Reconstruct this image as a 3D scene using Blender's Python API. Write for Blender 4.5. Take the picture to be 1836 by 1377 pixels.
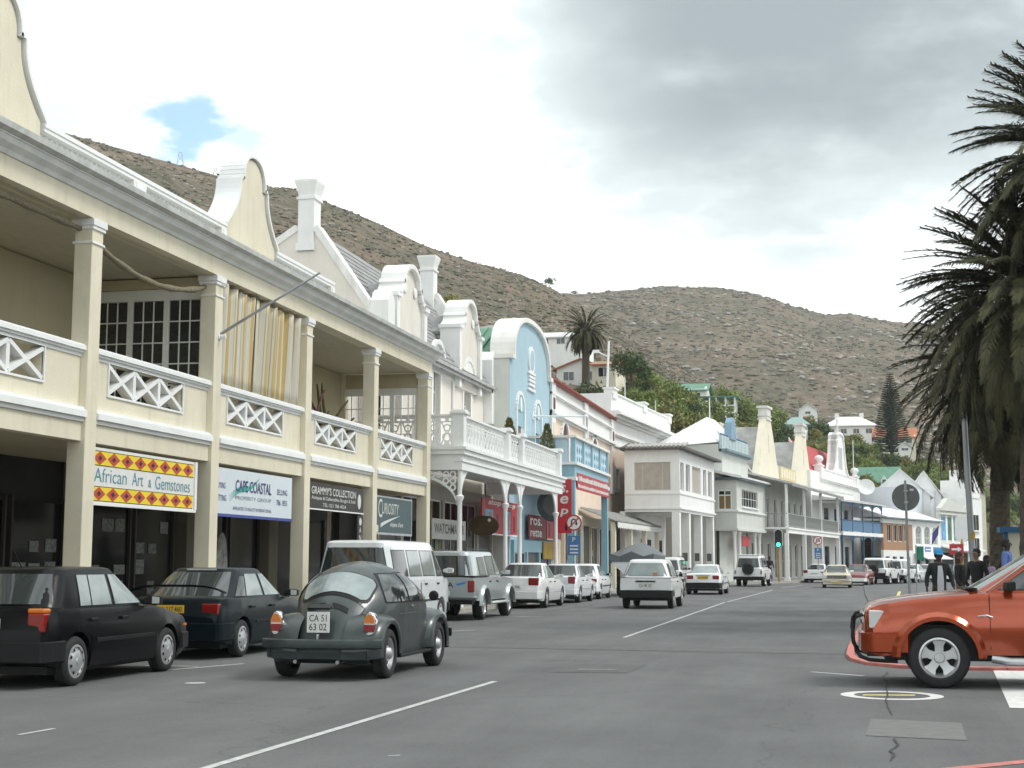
import bpy, bmesh, math, random
from math import sin, cos, pi, radians, sqrt
from mathutils import Vector, Matrix
for _o in list(bpy.data.objects): bpy.data.objects.remove(_o)
scene = bpy.context.scene
COL = scene.collection
# ---------------- camera, sky, sun, exposure
cam = bpy.data.objects.new('camera', bpy.data.cameras.new('camera')); COL.objects.link(cam)
cam.data.sensor_width = 36; cam.data.lens = 36*2650/1836.
cam.data.clip_start = .1; cam.data.clip_end = 6000
PITCH = math.atan(318/2650.); YAW = math.atan((1507-918)/2650.*cos(PITCH))
cam.matrix_world = Matrix.Translation((0,0,1.5)) @ Matrix.Rotation(YAW,4,'Z') @ Matrix.Rotation(pi/2+PITCH,4,'X') @ Matrix.Rotation(.003,4,'Z')
scene.camera = cam
SUN_EL, SUN_AZ = radians(52), radians(78)      # azimuth clockwise from +Y
W = bpy.data.worlds.new('World'); scene.world = W; W.use_nodes = True
def build_sky():
    nt = W.node_tree; N = nt.nodes; L = nt.links; N.clear()
    def n(t, **k):
        a = N.new(t)
        for q, v in k.items(): setattr(a, q, v)
        return a
    def mth(op, a, b=None, c=None, clamp=False):
        m = n('ShaderNodeMath', operation=op); m.use_clamp = clamp
        for i, v in enumerate((a, b, c)):
            if v is None: continue
            if isinstance(v, (int, float)): m.inputs[i].default_value = v
            else: L.new(v, m.inputs[i])
        return m.outputs[0]
    def ramp(v, a, b):                                   # smoothstep a..b
        r = n('ShaderNodeMapRange', interpolation_type='SMOOTHSTEP')
        L.new(v, r.inputs[0]); r.inputs[1].default_value = a; r.inputs[2].default_value = b
        return r.outputs[0]
    tc = n('ShaderNodeTexCoord'); D = tc.outputs['Generated']
    sx = n('ShaderNodeSeparateXYZ'); L.new(D, sx.inputs[0])
    zc = mth('ADD', mth('MAXIMUM', sx.outputs[2], 0.0), .22)
    cmb = n('ShaderNodeCombineXYZ'); L.new(mth('DIVIDE', sx.outputs[0], zc), cmb.inputs[0]); L.new(mth('DIVIDE', sx.outputs[1], zc), cmb.inputs[1])
    def noise(scale, det, rough, off):
        mp = n('ShaderNodeMapping'); L.new(cmb.outputs[0], mp.inputs[0]); mp.inputs['Location'].default_value = off
        t = n('ShaderNodeTexNoise'); t.inputs['Scale'].default_value = scale; t.inputs['Detail'].default_value = det
        t.inputs['Roughness'].default_value = rough; L.new(mp.outputs[0], t.inputs['Vector']); return t.outputs['Fac']
    def cone(d, r0, r1):                                 # 1 inside r1, 0 outside r0 (angular distance), around a sky direction
        v = Vector(d).normalized()
        vm = n('ShaderNodeVectorMath', operation='DISTANCE'); L.new(D, vm.inputs[0]); vm.inputs[1].default_value = v
        return vm.outputs['Value']
    nA = noise(1.35, 5, .55, (3.1, 1.7, 0)); nB = noise(3.2, 5, .6, (7.4, 2.2, 0)); nC = noise(7, 4, .6, (1, 9, 0))
    # cloud thickness: large masses + wisps
    thick = mth('ADD', mth('MULTIPLY', nA, .7), mth('MULTIPLY', nB, .3))
    base = ramp(thick, .38, .60)
    dk = cone(SKY_DARK, 0, 0)
    dark = mth('SUBTRACT', 1.0, ramp(mth('ADD', dk, mth('ADD', mth('MULTIPLY', mth('SUBTRACT', nB, .5), .34), mth('MULTIPLY', mth('SUBTRACT', nA, .5), .5))), .06, .33), clamp=True)
    br = cone(SKY_BRIGHT, 0, 0)
    bright = mth('SUBTRACT', 1.0, ramp(mth('ADD', br, mth('MULTIPLY', mth('SUBTRACT', nB, .5), .2)), .08, .3), clamp=True)
    low = mth('SUBTRACT', 1.0, ramp(mth('ADD', sx.outputs[2], mth('MULTIPLY', mth('SUBTRACT', nA, .5), .25)), .16, .30), clamp=True)
    g = mth('MULTIPLY', base, .62)
    g = mth('MAXIMUM', g, dark)
    g = mth('MULTIPLY', g, mth('SUBTRACT', 1.0, mth('MULTIPLY', bright, .55)))
    g = mth('MULTIPLY', g, mth('SUBTRACT', 1.0, mth('MULTIPLY', low, .8)), clamp=True)
    cr = n('ShaderNodeValToRGB'); L.new(g, cr.inputs[0])
    cr.color_ramp.elements[0].color = (1.5, 1.55, 1.55, 1); cr.color_ramp.elements[1].color = (.31, .365, .39, 1)
    e = cr.color_ramp.elements.new(.45); e.color = (.66, .735, .745, 1)
    hole = cone(SKY_HOLE, 0, 0); hole2 = cone(SKY_HOLE2, 0, 0)
    hn = mth('MULTIPLY', mth('SUBTRACT', nC, .5), .16); hn = mth('ADD', hn, mth('MULTIPLY', mth('SUBTRACT', nB, .5), .10))
    h1 = mth('SUBTRACT', 1.0, ramp(mth('ADD', hole, hn),   .006, .042), clamp=True)
    h2 = mth('SUBTRACT', 1.0, ramp(mth('ADD', hole2, hn), .0, .03), clamp=True)
    hf = mth('MULTIPLY', mth('MAXIMUM', h1, mth('MULTIPLY', h2, .6)), .72)
    sky = n('ShaderNodeTexSky', sky_type='NISHITA'); sky.sun_disc = False; sky.sun_elevation = SUN_EL; sky.sun_rotation = SUN_AZ
    sky.dust_density = .3; sky.altitude = 30
    tint = n('ShaderNodeMix', data_type='RGBA', blend_type='MULTIPLY'); tint.inputs[0].default_value = 1; L.new(sky.outputs[0], tint.inputs[6]); tint.inputs[7].default_value = (.62, 1.05, 1.25, 1)
    b1 = n('ShaderNodeBackground'); L.new(tint.outputs[2], b1.inputs[0]); b1.inputs[1].default_value = .15
    b2 = n('ShaderNodeBackground'); L.new(cr.outputs[0], b2.inputs[0]); b2.inputs[1].default_value = 1.0
    mx = n('ShaderNodeMixShader'); L.new(hf, mx.inputs[0]); L.new(b2.outputs[0], mx.inputs[1]); L.new(b1.outputs[0], mx.inputs[2])
    out = n('ShaderNodeOutputWorld'); L.new(mx.outputs[0], out.inputs[0])
SKY_DARK = (-.04,.93,.36); SKY_BRIGHT = (-.35,.9,.25); SKY_HOLE = (-.415,.866,.280); SKY_HOLE2 = (-.376,.887,.266)
build_sky()
sd = bpy.data.lights.new('sun', 'SUN'); sd.energy = 1.5; sd.angle = radians(14); sd.color = (1, .97, .92)
sun = bpy.data.objects.new('sun', sd); COL.objects.link(sun)
sun.rotation_euler = Vector((sin(SUN_AZ)*cos(SUN_EL), cos(SUN_AZ)*cos(SUN_EL), sin(SUN_EL))).to_track_quat('Z', 'Y').to_euler()
vs = scene.view_settings; vs.view_transform = 'Standard'; vs.look = 'None'; vs.gamma = 1; vs.use_curve_mapping = False; vs.exposure = 0.42
scene.render.resolution_x = 1024; scene.render.resolution_y = 768
# ---------------- object helpers
def tag(o, label=None, cat=None, group=None, kind=None):
    for k, v in (('label', label), ('category', cat), ('group', group), ('kind', kind)):
        if v: o[k] = v
    return o
def thing(name, label, cat, loc=(0,0,0), rotz=0., group=None):
    o = bpy.data.objects.new(name, None); COL.objects.link(o); o.empty_display_size = .2
    o.location = loc; o.rotation_euler = (0, 0, rotz)
    return tag(o, label, cat, group)
def dup(o, loc=None, rotz=None, label=None, parent=None, scale=None, mats=None):
    c = o.copy(); COL.objects.link(c)
    if parent: c.parent = parent
    if loc is not None: c.location = loc
    if rotz is not None: c.rotation_euler = (0, 0, rotz)
    if scale is not None: c.scale = (scale,)*3 if isinstance(scale, (int, float)) else scale
    if label: c['label'] = label
    for ch in list(o.children): dup(ch, parent=c)
    return c
class MB:
    def __init__(s): s.v = []; s.f = []
    def poly(s, pts, flip=False):
        b = len(s.v); s.v += [tuple(p) for p in pts]; r = list(range(b, b+len(pts))); s.f.append(r[::-1] if flip else r); return s
    def box(s, x0, x1, y0, y1, z0, z1):
        if x0 > x1: x0, x1 = x1, x0
        if y0 > y1: y0, y1 = y1, y0
        if z0 > z1: z0, z1 = z1, z0
        b = len(s.v)
        s.v += [(x0,y0,z0),(x1,y0,z0),(x1,y1,z0),(x0,y1,z0),(x0,y0,z1),(x1,y0,z1),(x1,y1,z1),(x0,y1,z1)]
        s.f += [[b+i for i in q] for q in ((0,3,2,1),(4,5,6,7),(0,1,5,4),(1,2,6,5),(2,3,7,6),(3,0,4,7))]; return s
    def prism(s, poly, a0, a1, ax='y'):
        """polygon extruded: ax='y' poly=(x,z); ax='x' poly=(y,z); ax='z' poly=(x,y)"""
        def P(p, a): return (p[0], a, p[1]) if ax == 'y' else (a, p[0], p[1]) if ax == 'x' else (p[0], p[1], a)
        area = sum(poly[i][0]*poly[(i+1)%len(poly)][1]-poly[(i+1)%len(poly)][0]*poly[i][1] for i in range(len(poly)))
        if area < 0: poly = poly[::-1]
        n = len(poly); b = len(s.v); lo, hi = min(a0, a1), max(a0, a1)
        s.v += [P(p, lo) for p in poly]+[P(p, hi) for p in poly]
        A = list(range(b, b+n)); B = list(range(b+n, b+2*n)); fl = (ax == 'y')
        s.f.append(A if fl else A[::-1]); s.f.append(B[::-1] if fl else B)
        for i in range(n):
            j = (i+1) % n; q = [A[i], A[j], B[j], B[i]]; s.f.append(q[::-1] if fl else q)
        return s
    def loft(s, rings, close=True, cap0=True, cap1=True):
        b = len(s.v); n = len(rings[0])
        for r in rings: s.v += [tuple(p) for p in r]
        for i in range(len(rings)-1):
            for j in range(n if close else n-1):
                k = (j+1) % n; s.f.append([b+i*n+j, b+i*n+k, b+(i+1)*n+k, b+(i+1)*n+j])
        if cap0: s.f.append([b+j for j in range(n)][::-1])
        if cap1: s.f.append([b+(len(rings)-1)*n+j for j in range(n)])
        return s
    def tube(s, pts, r, n=8, cap=True):
        pts = [Vector(p) for p in pts]; rs = r if isinstance(r, (list, tuple)) else [r]*len(pts); rings = []
        for i, p in enumerate(pts):
            d = (pts[min(i+1, len(pts)-1)]-pts[max(i-1, 0)]).normalized()
            a = d.cross(Vector((0,0,1)) if abs(d.z) < .95 else Vector((1,0,0))).normalized(); c = d.cross(a)
            rings.append([p+(a*cos(2*pi*k/n)-c*sin(2*pi*k/n))*-rs[i] for k in range(n)])
        return s.loft(rings, cap0=cap, cap1=cap)
    def lathe(s, prof, c=(0,0,0), n=16, ax='z', cap=True):
        rings = []
        for r, h in prof:
            ring = []
            for k in range(n):
                a = 2*pi*k/n
                if ax == 'z': ring.append((c[0]+r*cos(a), c[1]+r*sin(a), c[2]+h))
                elif ax == 'x': ring.append((c[0]+h, c[1]+r*cos(a), c[2]+r*sin(a)))
                else: ring.append((c[0]+r*sin(a), c[1]+h, c[2]+r*cos(a)))
            rings.append(ring)
        return s.loft(rings, cap0=cap, cap1=cap)
    def grid(s, fn, nu, nv, flip=False):
        b = len(s.v)
        for i in range(nu+1):
            for j in range(nv+1): s.v.append(tuple(fn(i/nu, j/nv)))
        for i in range(nu):
            for j in range(nv):
                q = [b+i*(nv+1)+j, b+(i+1)*(nv+1)+j, b+(i+1)*(nv+1)+j+1, b+i*(nv+1)+j+1]; s.f.append(q[::-1] if flip else q)
        return s
    def mesh(s, name, mat, smooth=None):
        m = bpy.data.meshes.new(name); m.from_pydata(s.v, [], s.f)
        if mat: m.materials.append(mat)
        if smooth is not None:
            for p in m.polygons: p.use_smooth = True
            m.set_sharp_from_angle(angle=radians(smooth))
        m.update(); return m
    def build(s, name, mat, parent=None, smooth=None, bevel=0, loc=None, rot=None, seg=2):
        return put(s.mesh(name, mat, smooth), name, parent, loc, rot, bevel, seg)
def put(mesh, name, parent=None, loc=None, rot=None, bevel=0, seg=2):
    o = bpy.data.objects.new(name, mesh); COL.objects.link(o)
    if parent: o.parent = parent
    if loc is not None: o.location = loc
    if rot is not None: o.rotation_euler = rot
    if bevel:
        b = o.modifiers.new('bevel', 'BEVEL'); b.width = bevel; b.segments = seg; b.limit_method = 'ANGLE'; b.angle_limit = radians(40)
    return o
def bx(name, mat, parent, x0, x1, y0, y1, z0, z1, bevel=0): return MB().box(x0, x1, y0, y1, z0, z1).build(name, mat, parent, bevel=bevel)
_dg = None
def text(body, mat, parent, x, y, z, w=None, h=None, rotz=0., name='lettering', bold=0., shear=0., align='L', tilt=pi/2, thick=.004, condensed=None):
    """flat raised lettering standing upright, left edge at x (local), base at z, cap height h, squeezed to width w"""
    cu = bpy.data.curves.new('t', 'FONT'); cu.body = body; cu.size = 1; cu.extrude = 0; cu.offset = bold; cu.shear = shear; cu.resolution_u = 3
    o = bpy.data.objects.new('t', cu); COL.objects.link(o)
    m = bpy.data.meshes.new_from_object(o.evaluated_get(bpy.context.evaluated_depsgraph_get()))
    bpy.data.objects.remove(o); bpy.data.curves.remove(cu)
    xs = [v.co.x for v in m.vertices]; ys = [v.co.y for v in m.vertices]
    if not xs: return None
    x0, x1, y0, y1 = min(xs), max(xs), min(ys), max(ys)
    sy = h/(y1-y0) if h else w/(x1-x0); sx = w/(x1-x0) if w else sy
    for v in m.vertices: v.co = ((v.co.x-x0)*sx, (v.co.y-y0)*sy, 0)
    m.materials.clear(); m.materials.append(mat); m.name = name
    return put(m, name, parent, (x, y, z), (tilt, 0, rotz))
# ---------------- materials
MATS = {}
def mat(key, col, rough=.6, metal=0., var=.12, vscale=3., bump=0., bscale=40., spec=.5, coat=0., dirt=0., dirtcol=(.25,.23,.2), stretch=(1,1,1), emit=None, alpha=None, world=False, col2=None):
    if key in MATS: return MATS[key]
    m = bpy.data.materials.new(key); m.use_nodes = True; nt = m.node_tree; N = nt.nodes; L = nt.links
    b = N['Principled BSDF']; b.inputs['Roughness'].default_value = rough; b.inputs['Metallic'].default_value = metal
    b.inputs['Specular IOR Level'].default_value = spec
    if coat: b.inputs['Coat Weight'].default_value = coat; b.inputs['Coat Roughness'].default_value = .06
    if emit: b.inputs['Emission Color'].default_value = (*emit[:3], 1); b.inputs['Emission Strength'].default_value = emit[3]
    c = (*col, 1); b.inputs['Base Color'].default_value = c
    if var or dirt or bump:
        tc = N.new('ShaderNodeTexCoord'); mp = N.new('ShaderNodeMapping'); mp.inputs['Scale'].default_value = stretch
        if world:
            g = N.new('ShaderNodeNewGeometry'); L.new(g.outputs['Position'], mp.inputs[0])
        else: L.new(tc.outputs['Object'], mp.inputs[0])
    if var or dirt:
        t = N.new('ShaderNodeTexNoise'); t.inputs['Scale'].default_value = vscale; t.inputs['Detail'].default_value = 6; t.inputs['Roughness'].default_value = .6
        L.new(mp.outputs[0], t.inputs['Vector'])
        r = N.new('ShaderNodeValToRGB'); L.new(t.outputs['Fac'], r.inputs[0])
        c2 = col2 or col
        r.color_ramp.elements[0].position = .3; r.color_ramp.elements[1].position = .7
        r.color_ramp.elements[0].color = (*[x*(1-var) for x in col], 1); r.color_ramp.elements[1].color = (*[min(1, x*(1+var)) for x in c2], 1)
        src = r.outputs[0]
        if dirt:
            mp2 = N.new('ShaderNodeMapping'); mp2.inputs['Scale'].default_value = (2.2, 2.2, .35)
            L.new(mp.inputs[0].links[0].from_socket, mp2.inputs[0])
            t2 = N.new('ShaderNodeTexNoise'); t2.inputs['Scale'].default_value = 1.6; t2.inputs['Detail'].default_value = 8; t2.inputs['Roughness'].default_value = .7
            L.new(mp2.outputs[0], t2.inputs['Vector'])
            mr = N.new('ShaderNodeMapRange'); L.new(t2.outputs['Fac'], mr.inputs[0]); mr.inputs[1].default_value = .5; mr.inputs[2].default_value = .8; mr.inputs[4].default_value = dirt
            mx = N.new('ShaderNodeMix'); mx.data_type = 'RGBA'; L.new(mr.outputs[0], mx.inputs[0]); L.new(src, mx.inputs[6]); mx.inputs[7].default_value = (*dirtcol, 1)
            src = mx.outputs[2]
        L.new(src, b.inputs['Base Color'])
    if bump:
        t3 = N.new('ShaderNodeTexNoise'); t3.inputs['Scale'].default_value = bscale; t3.inputs['Detail'].default_value = 4; L.new(mp.outputs[0], t3.inputs['Vector'])
        bp = N.new('ShaderNodeBump'); bp.inputs['Strength'].default_value = bump; bp.inputs['Distance'].default_value = .02; L.new(t3.outputs['Fac'], bp.inputs['Height']); L.new(bp.outputs[0], b.inputs['Normal'])
    MATS[key] = m; return m
def wall(key, col, dirt=.25, var=.06): return mat('wall_'+key, col, .85, var=var, vscale=.7, bump=.25, bscale=25, dirt=dirt, dirtcol=tuple(x*.55 for x in col), spec=.2)
def paint(key, col, rough=.5): return mat('paint_'+key, col, rough, var=.05, vscale=2, dirt=.12, dirtcol=tuple(x*.6 for x in col), spec=.35)
WHITE = paint('white', (.80,.81,.80)); CREAM = wall('cream', (.71,.66,.52), dirt=.42, var=.08); OFFW = wall('offwhite', (.78,.77,.73)); 
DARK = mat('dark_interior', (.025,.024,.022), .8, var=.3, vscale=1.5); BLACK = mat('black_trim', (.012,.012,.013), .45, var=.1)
SHOPG = mat('shop_glass', (.012,.013,.014), .12, var=.1, spec=.25)
GLASS = mat('dark_glass', (.02,.024,.026), .06, var=.1, spec=.8); STEEL = mat('galvanised_steel', (.42,.43,.44), .4, .7, var=.15, vscale=6)
def LF(x, y, heading=0.):      # local frame of a left-hand building: local x along the street, local y away from it
    return (x, y, 0), pi/2-radians(heading)
# ---------------- ground, road, pavements
from mathutils import noise as mnoise
def asphalt():
    m = bpy.data.materials.new('asphalt'); m.use_nodes = True; nt = m.node_tree; N = nt.nodes; L = nt.links; b = N['Principled BSDF']
    g = N.new('ShaderNodeNewGeometry')
    def noise(sc, det, st=(1,1,1)):
        mp = N.new('ShaderNodeMapping'); mp.inputs['Scale'].default_value = st; L.new(g.outputs['Position'], mp.inputs[0])
        t = N.new('ShaderNodeTexNoise'); t.inputs['Scale'].default_value = sc; t.inputs['Detail'].default_value = det; t.inputs['Roughness'].default_value = .65
        L.new(mp.outputs[0], t.inputs['Vector']); return t.outputs['Fac']
    def mr(v, a, b_, c, d):
        r = N.new('ShaderNodeMapRange'); L.new(v, r.inputs[0])
        for i, q in enumerate((a, b_, c, d)): r.inputs[i+1].default_value = q
        return r.outputs[0]
    def mul(a, b_):
        x = N.new('ShaderNodeMath'); x.operation = 'MULTIPLY'; L.new(a, x.inputs[0]); L.new(b_, x.inputs[1]); return x.outputs[0]
    f = mul(mr(noise(140, 3), .3, .7, .72, 1.30), mr(noise(.35, 5), .3, .7, .84, 1.15))
    f = mul(f, mr(noise(24, 4), .3, .7, .88, 1.12))
    f = mul(f, mr(noise(.9, 6, (1, .12, 1)), .35, .75, .84, 1.16))      # wear along the wheel tracks
    f = mul(f, mr(noise(2.2, 8), .60, .78, 1.0, .78))                    # oil drips and tar
    v = N.new('ShaderNodeTexVoronoi'); v.feature = 'DISTANCE_TO_EDGE'; v.inputs['Scale'].default_value = .16
    wv = N.new('ShaderNodeVectorMath'); wv.operation = 'ADD'; L.new(g.outputs['Position'], wv.inputs[0])
    tn = N.new('ShaderNodeTexNoise'); tn.inputs['Scale'].default_value = 1.3; tn.inputs['Detail'].default_value = 5; L.new(g.outputs['Position'], tn.inputs['Vector'])
    L.new(tn.outputs['Color'], wv.inputs[1]); L.new(wv.outputs[0], v.inputs['Vector'])
    f = mul(f, mr(v.outputs['Distance'], 0.0, .0035, .78, 1.0))          # hairline cracks
    mx = N.new('ShaderNodeMix'); mx.data_type = 'RGBA'; mx.blend_type = 'MULTIPLY'; mx.inputs[0].default_value = 1
    mx.inputs[6].default_value = (.128, .130, .130, 1); L.new(f, mx.inputs[7]); L.new(mx.outputs[2], b.inputs['Base Color'])
    b.inputs['Roughness'].default_value = .82; b.inputs['Specular IOR Level'].default_value = .3
    bp = N.new('ShaderNodeBump'); bp.inputs['Strength'].default_value = .5; bp.inputs['Distance'].default_value = .01; L.new(noise(160, 3), bp.inputs['Height']); L.new(bp.outputs[0], b.inputs['Normal'])
    return m
ASPH = asphalt()
SOIL = mat('soil', (.16,.135,.095), .95, var=.35, vscale=.15, bump=.4, bscale=3, world=True)
PAVE = mat('pavement_concrete', (.30,.285,.26), .85, var=.15, vscale=1.2, bump=.3, bscale=30, dirt=.35, dirtcol=(.13,.12,.11), world=True)
KERB = mat('kerb_concrete', (.38,.36,.32), .85, var=.15, vscale=4, bump=.3, dirt=.3, world=True)
LINE = mat('worn_white_paint', (.46,.46,.45), .8, var=.22, vscale=9, dirt=.55, dirtcol=(.17,.17,.17), world=True)
REDP = mat('faded_red_paint', (.48,.16,.14), .75, var=.22, vscale=6, dirt=.35, dirtcol=(.3,.2,.19), world=True)
YELP = mat('yellow_road_paint', (.62,.50,.20), .8, var=.2, vscale=8, dirt=.3, world=True)
ASPL = mat('pale_asphalt_patch', (.158,.157,.154), .85, var=.12, vscale=6, bump=.4, bscale=150, world=True)
ASPD = mat('dark_asphalt_patch', (.10,.10,.10), .85, var=.2, vscale=5, bump=.4, bscale=150, world=True)
TAR = mat('tar_crack', (.035,.035,.035), .7, var=.2)
def sheet(name, pts, z, m, parent=None, kind=None):
    o = MB().poly([(x, y, z) for x, y in pts]).build(name, m, parent)
    if kind: o['kind'] = kind
    return o
sheet('ground', [(-1500,-300),(1500,-300),(1500,1900),(-1500,1900)], -.35, SOIL, kind='structure')
road = sheet('road', [(-14,-30),(60,-30),(60,22),(60,300),(-14,300)], 0, ASPH, kind='structure')
KL = [(-10.75,-30),(-10.75,70),(-10.3,76),(-9.2,82),(-8.55,88),(-7.45,100),(-6.1,103.5),(-4.6,106),(-3.1,110),(-.9,124),(.9,137),(5,151),(12,170),(24,196),(40,225),(60,262)]
def kerbed(name, edge, far, m, top=.13):
    """raised pavement: edge polyline along the kerb, far side polyline"""
    b = MB(); pts = edge+far[::-1]; b.prism(pts, -.3, top, 'z'); o = b.build(name, m); o['kind'] = 'structure'; return o
pavL = kerbed('pavement', [(x-.16, y) for x, y in KL], [(-60,-30),(-60,262)], PAVE)
def kerb_stones(par, line, m, w=.16, h=.145, step=1.0, lim=999):
    acc = []; L_ = 0
    for (a, b) in zip(line, line[1:]):
        d = Vector((b[0]-a[0], b[1]-a[1])); n = max(1, round(d.length/step))
        for i in range(n): acc.append((Vector(a)+d*(i/n), Vector(a)+d*((i+1)/n)))
    out = MB()
    for i, (p, q) in enumerate(acc):
        d = (q-p); l = d.length; d.normalize(); nrm = Vector((-d.y, d.x)); g = .006
        p2 = p+d*g; q2 = q-d*g; z1 = h+random.uniform(-.004, .004)
        poly = [p2, q2, q2+nrm*w, p2+nrm*w]
        if i < lim: MB().prism([tuple(v) for v in poly], -.2, z1, 'z').build('kerb_stone', m, par, bevel=.015)
        else: out.prism([tuple(v) for v in poly], -.2, z1, 'z')
    if out.v: tag(out.build('far_kerb_stones', m, par), kind='stuff')
random.seed(4)
kerb_stones(pavL, [(-10.75,14),(-10.75,70),(-10.3,76),(-9.2,82),(-8.55,88),(-7.45,100),(-6.1,103.5),(-4.6,106),(-3.1,110),(-.9,124),(.9,137)], KERB, lim=60)
KR = [(1.9,200),(1.6,120),(1.0,70),(.83,46),(.62,41),(.30,33),(.10,27),(.06,24.6),(.12,23.6),(.34,22.7),(.8,22.1),(1.5,21.9),(3,22.1),(6,22.4),(60,24)]
sq = kerbed('town_square_pavement', [(x+.1, y+.0) for x, y in KR[:7]]+[(.2,24.6),(.27,23.7),(.47,22.85),(.87,22.27),(1.5,22.07),(3,22.27),(6,22.57),(60,24.2)], [(60,200)], ASPH, .04)
kerb_stones(sq, KR[3:13], REDP, w=.13, h=.05, step=.9)
# painted marks: each its own sheet 4 mm above the road
def strip(name, p, q, w, m, z=.004):
    p, q = Vector(p), Vector(q); d = (q-p).normalized(); n = Vector((-d.y, d.x))*w/2
    return sheet(name, [tuple(p-n), tuple(q-n), tuple(q+n), tuple(p+n)], z, m, road)
for p, q in (((-4.62,7.5),(-4.27,18.4)), ((-4.23,29.6),(-4.23,45.8)), ((-4.22,45.85),(-4.24,56.3)), ((-4.2,57),(-3.6,82)), ((-3.4,90),(-2.4,100))): strip('lane_line', p, q, .085, LINE)
for p, q in (((-9.03,19.2),(-8.55,20.6)), ((-9.75,19.88),(-8.95,19.9)), ((-8.25,31.2),(-7.85,31.9)), ((-9.1,31.5),(-8.4,31.5)), ((-8.6,39.9),(-8.0,40.4)), ((-9.2,40.1),(-8.5,40.1)), ((-8.5,45.4),(-8.0,45.9))): strip('parking_mark', p, q, .085, LINE)
def disc(name, c, r, m, n=28, z=.004, hole=0, parent=None):
    b = MB()
    if not hole: b.poly([(c[0]+r*cos(2*pi*k/n), c[1]+r*sin(2*pi*k/n), z) for k in range(n)])
    else:
        for k in range(n):
            a, a2 = 2*pi*k/n, 2*pi*(k+1)/n
            b.poly([(c[0]+hole*cos(a), c[1]+hole*sin(a), z), (c[0]+r*cos(a), c[1]+r*sin(a), z), (c[0]+r*cos(a2), c[1]+r*sin(a2), z), (c[0]+hole*cos(a2), c[1]+hole*sin(a2), z)])
    return b.build(name, m, parent or road)
disc('parking_dot', (-7.78,17.22), .13, LINE, 18)
strip('worn_mark', (-6.95,11.8), (-6.9,12.3), .05, LINE); strip('worn_mark', (-3.45,11.22), (-3.37,11.28), .03, LINE)
# painted roundel at the side street mouth and its yellow bar
disc('roundel_ring', (.54,17.6), .57, mat('fresh_white_paint', (.62,.62,.60), .7, var=.16, vscale=9, dirt=.4, dirtcol=(.25,.25,.25), world=True), 40, hole=.42)
sheet('roundel_bar', [(.22,17.5),(.80,17.62),(.80,17.76),(.22,17.64)], .004, YELP, road)
strip('stop_line', (2.3,22.4), (1.9,16.4), .42, MATS['fresh_white_paint'])
strip('worn_mark', (-.42,21.07), (.28,20.5), .09, LINE)
sheet('asphalt_patch', [(.18,13.5),(1.02,13.35),(1.08,14.75),(.26,14.95)], .004, ASPL, road)
sheet('asphalt_patch', [(-3.9,20.1),(-2.85,20.2),(-2.8,21.9),(-3.8,21.8)], .004, ASPD, road)
sheet('worn_patch', [(-3.62,20.5),(-3.1,20.55),(-3.05,20.85),(-3.6,20.8)], .008, ASPL, road)
sheet('trench_patch', [(-10.6,25.6),(.02,25.2),(.06,26.4),(-10.6,26.9)], .004, mat('trench_asphalt', (.112,.113,.113), .85, var=.18, vscale=5, bump=.4, bscale=150, world=True), road)
rr = random.Random(2)
def crack(pts, w):
    b = MB(); P = []
    for (a, c) in zip(pts, pts[1:]):
        for i in range(8): P.append((a[0]+(c[0]-a[0])*i/8+rr.uniform(-.03,.03), a[1]+(c[1]-a[1])*i/8))
    for p, q in zip(P, P[1:]):
        ww = w*rr.uniform(.5,1.2); b.poly([(p[0]-ww,p[1],.009),(p[0]+ww,p[1],.009),(q[0]+ww,q[1],.009),(q[0]-ww,q[1],.009)])
    b.build('crack', TAR, road)
crack([(.57,21.3),(.5,18.2),(.43,14.95)], .008); crack([(.44,13.3),(.31,11.6)], .009)
strip('kerb_red_line', (.45,11.2), (1.9,12.6), .13, REDP)
strip('yellow_bay_line', (1.1,59.8), (2.0,60), .16, YELP, z=.046); strip('yellow_bay_line', (2.1,60), (2.92,78), .14, YELP, z=.046)
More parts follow.
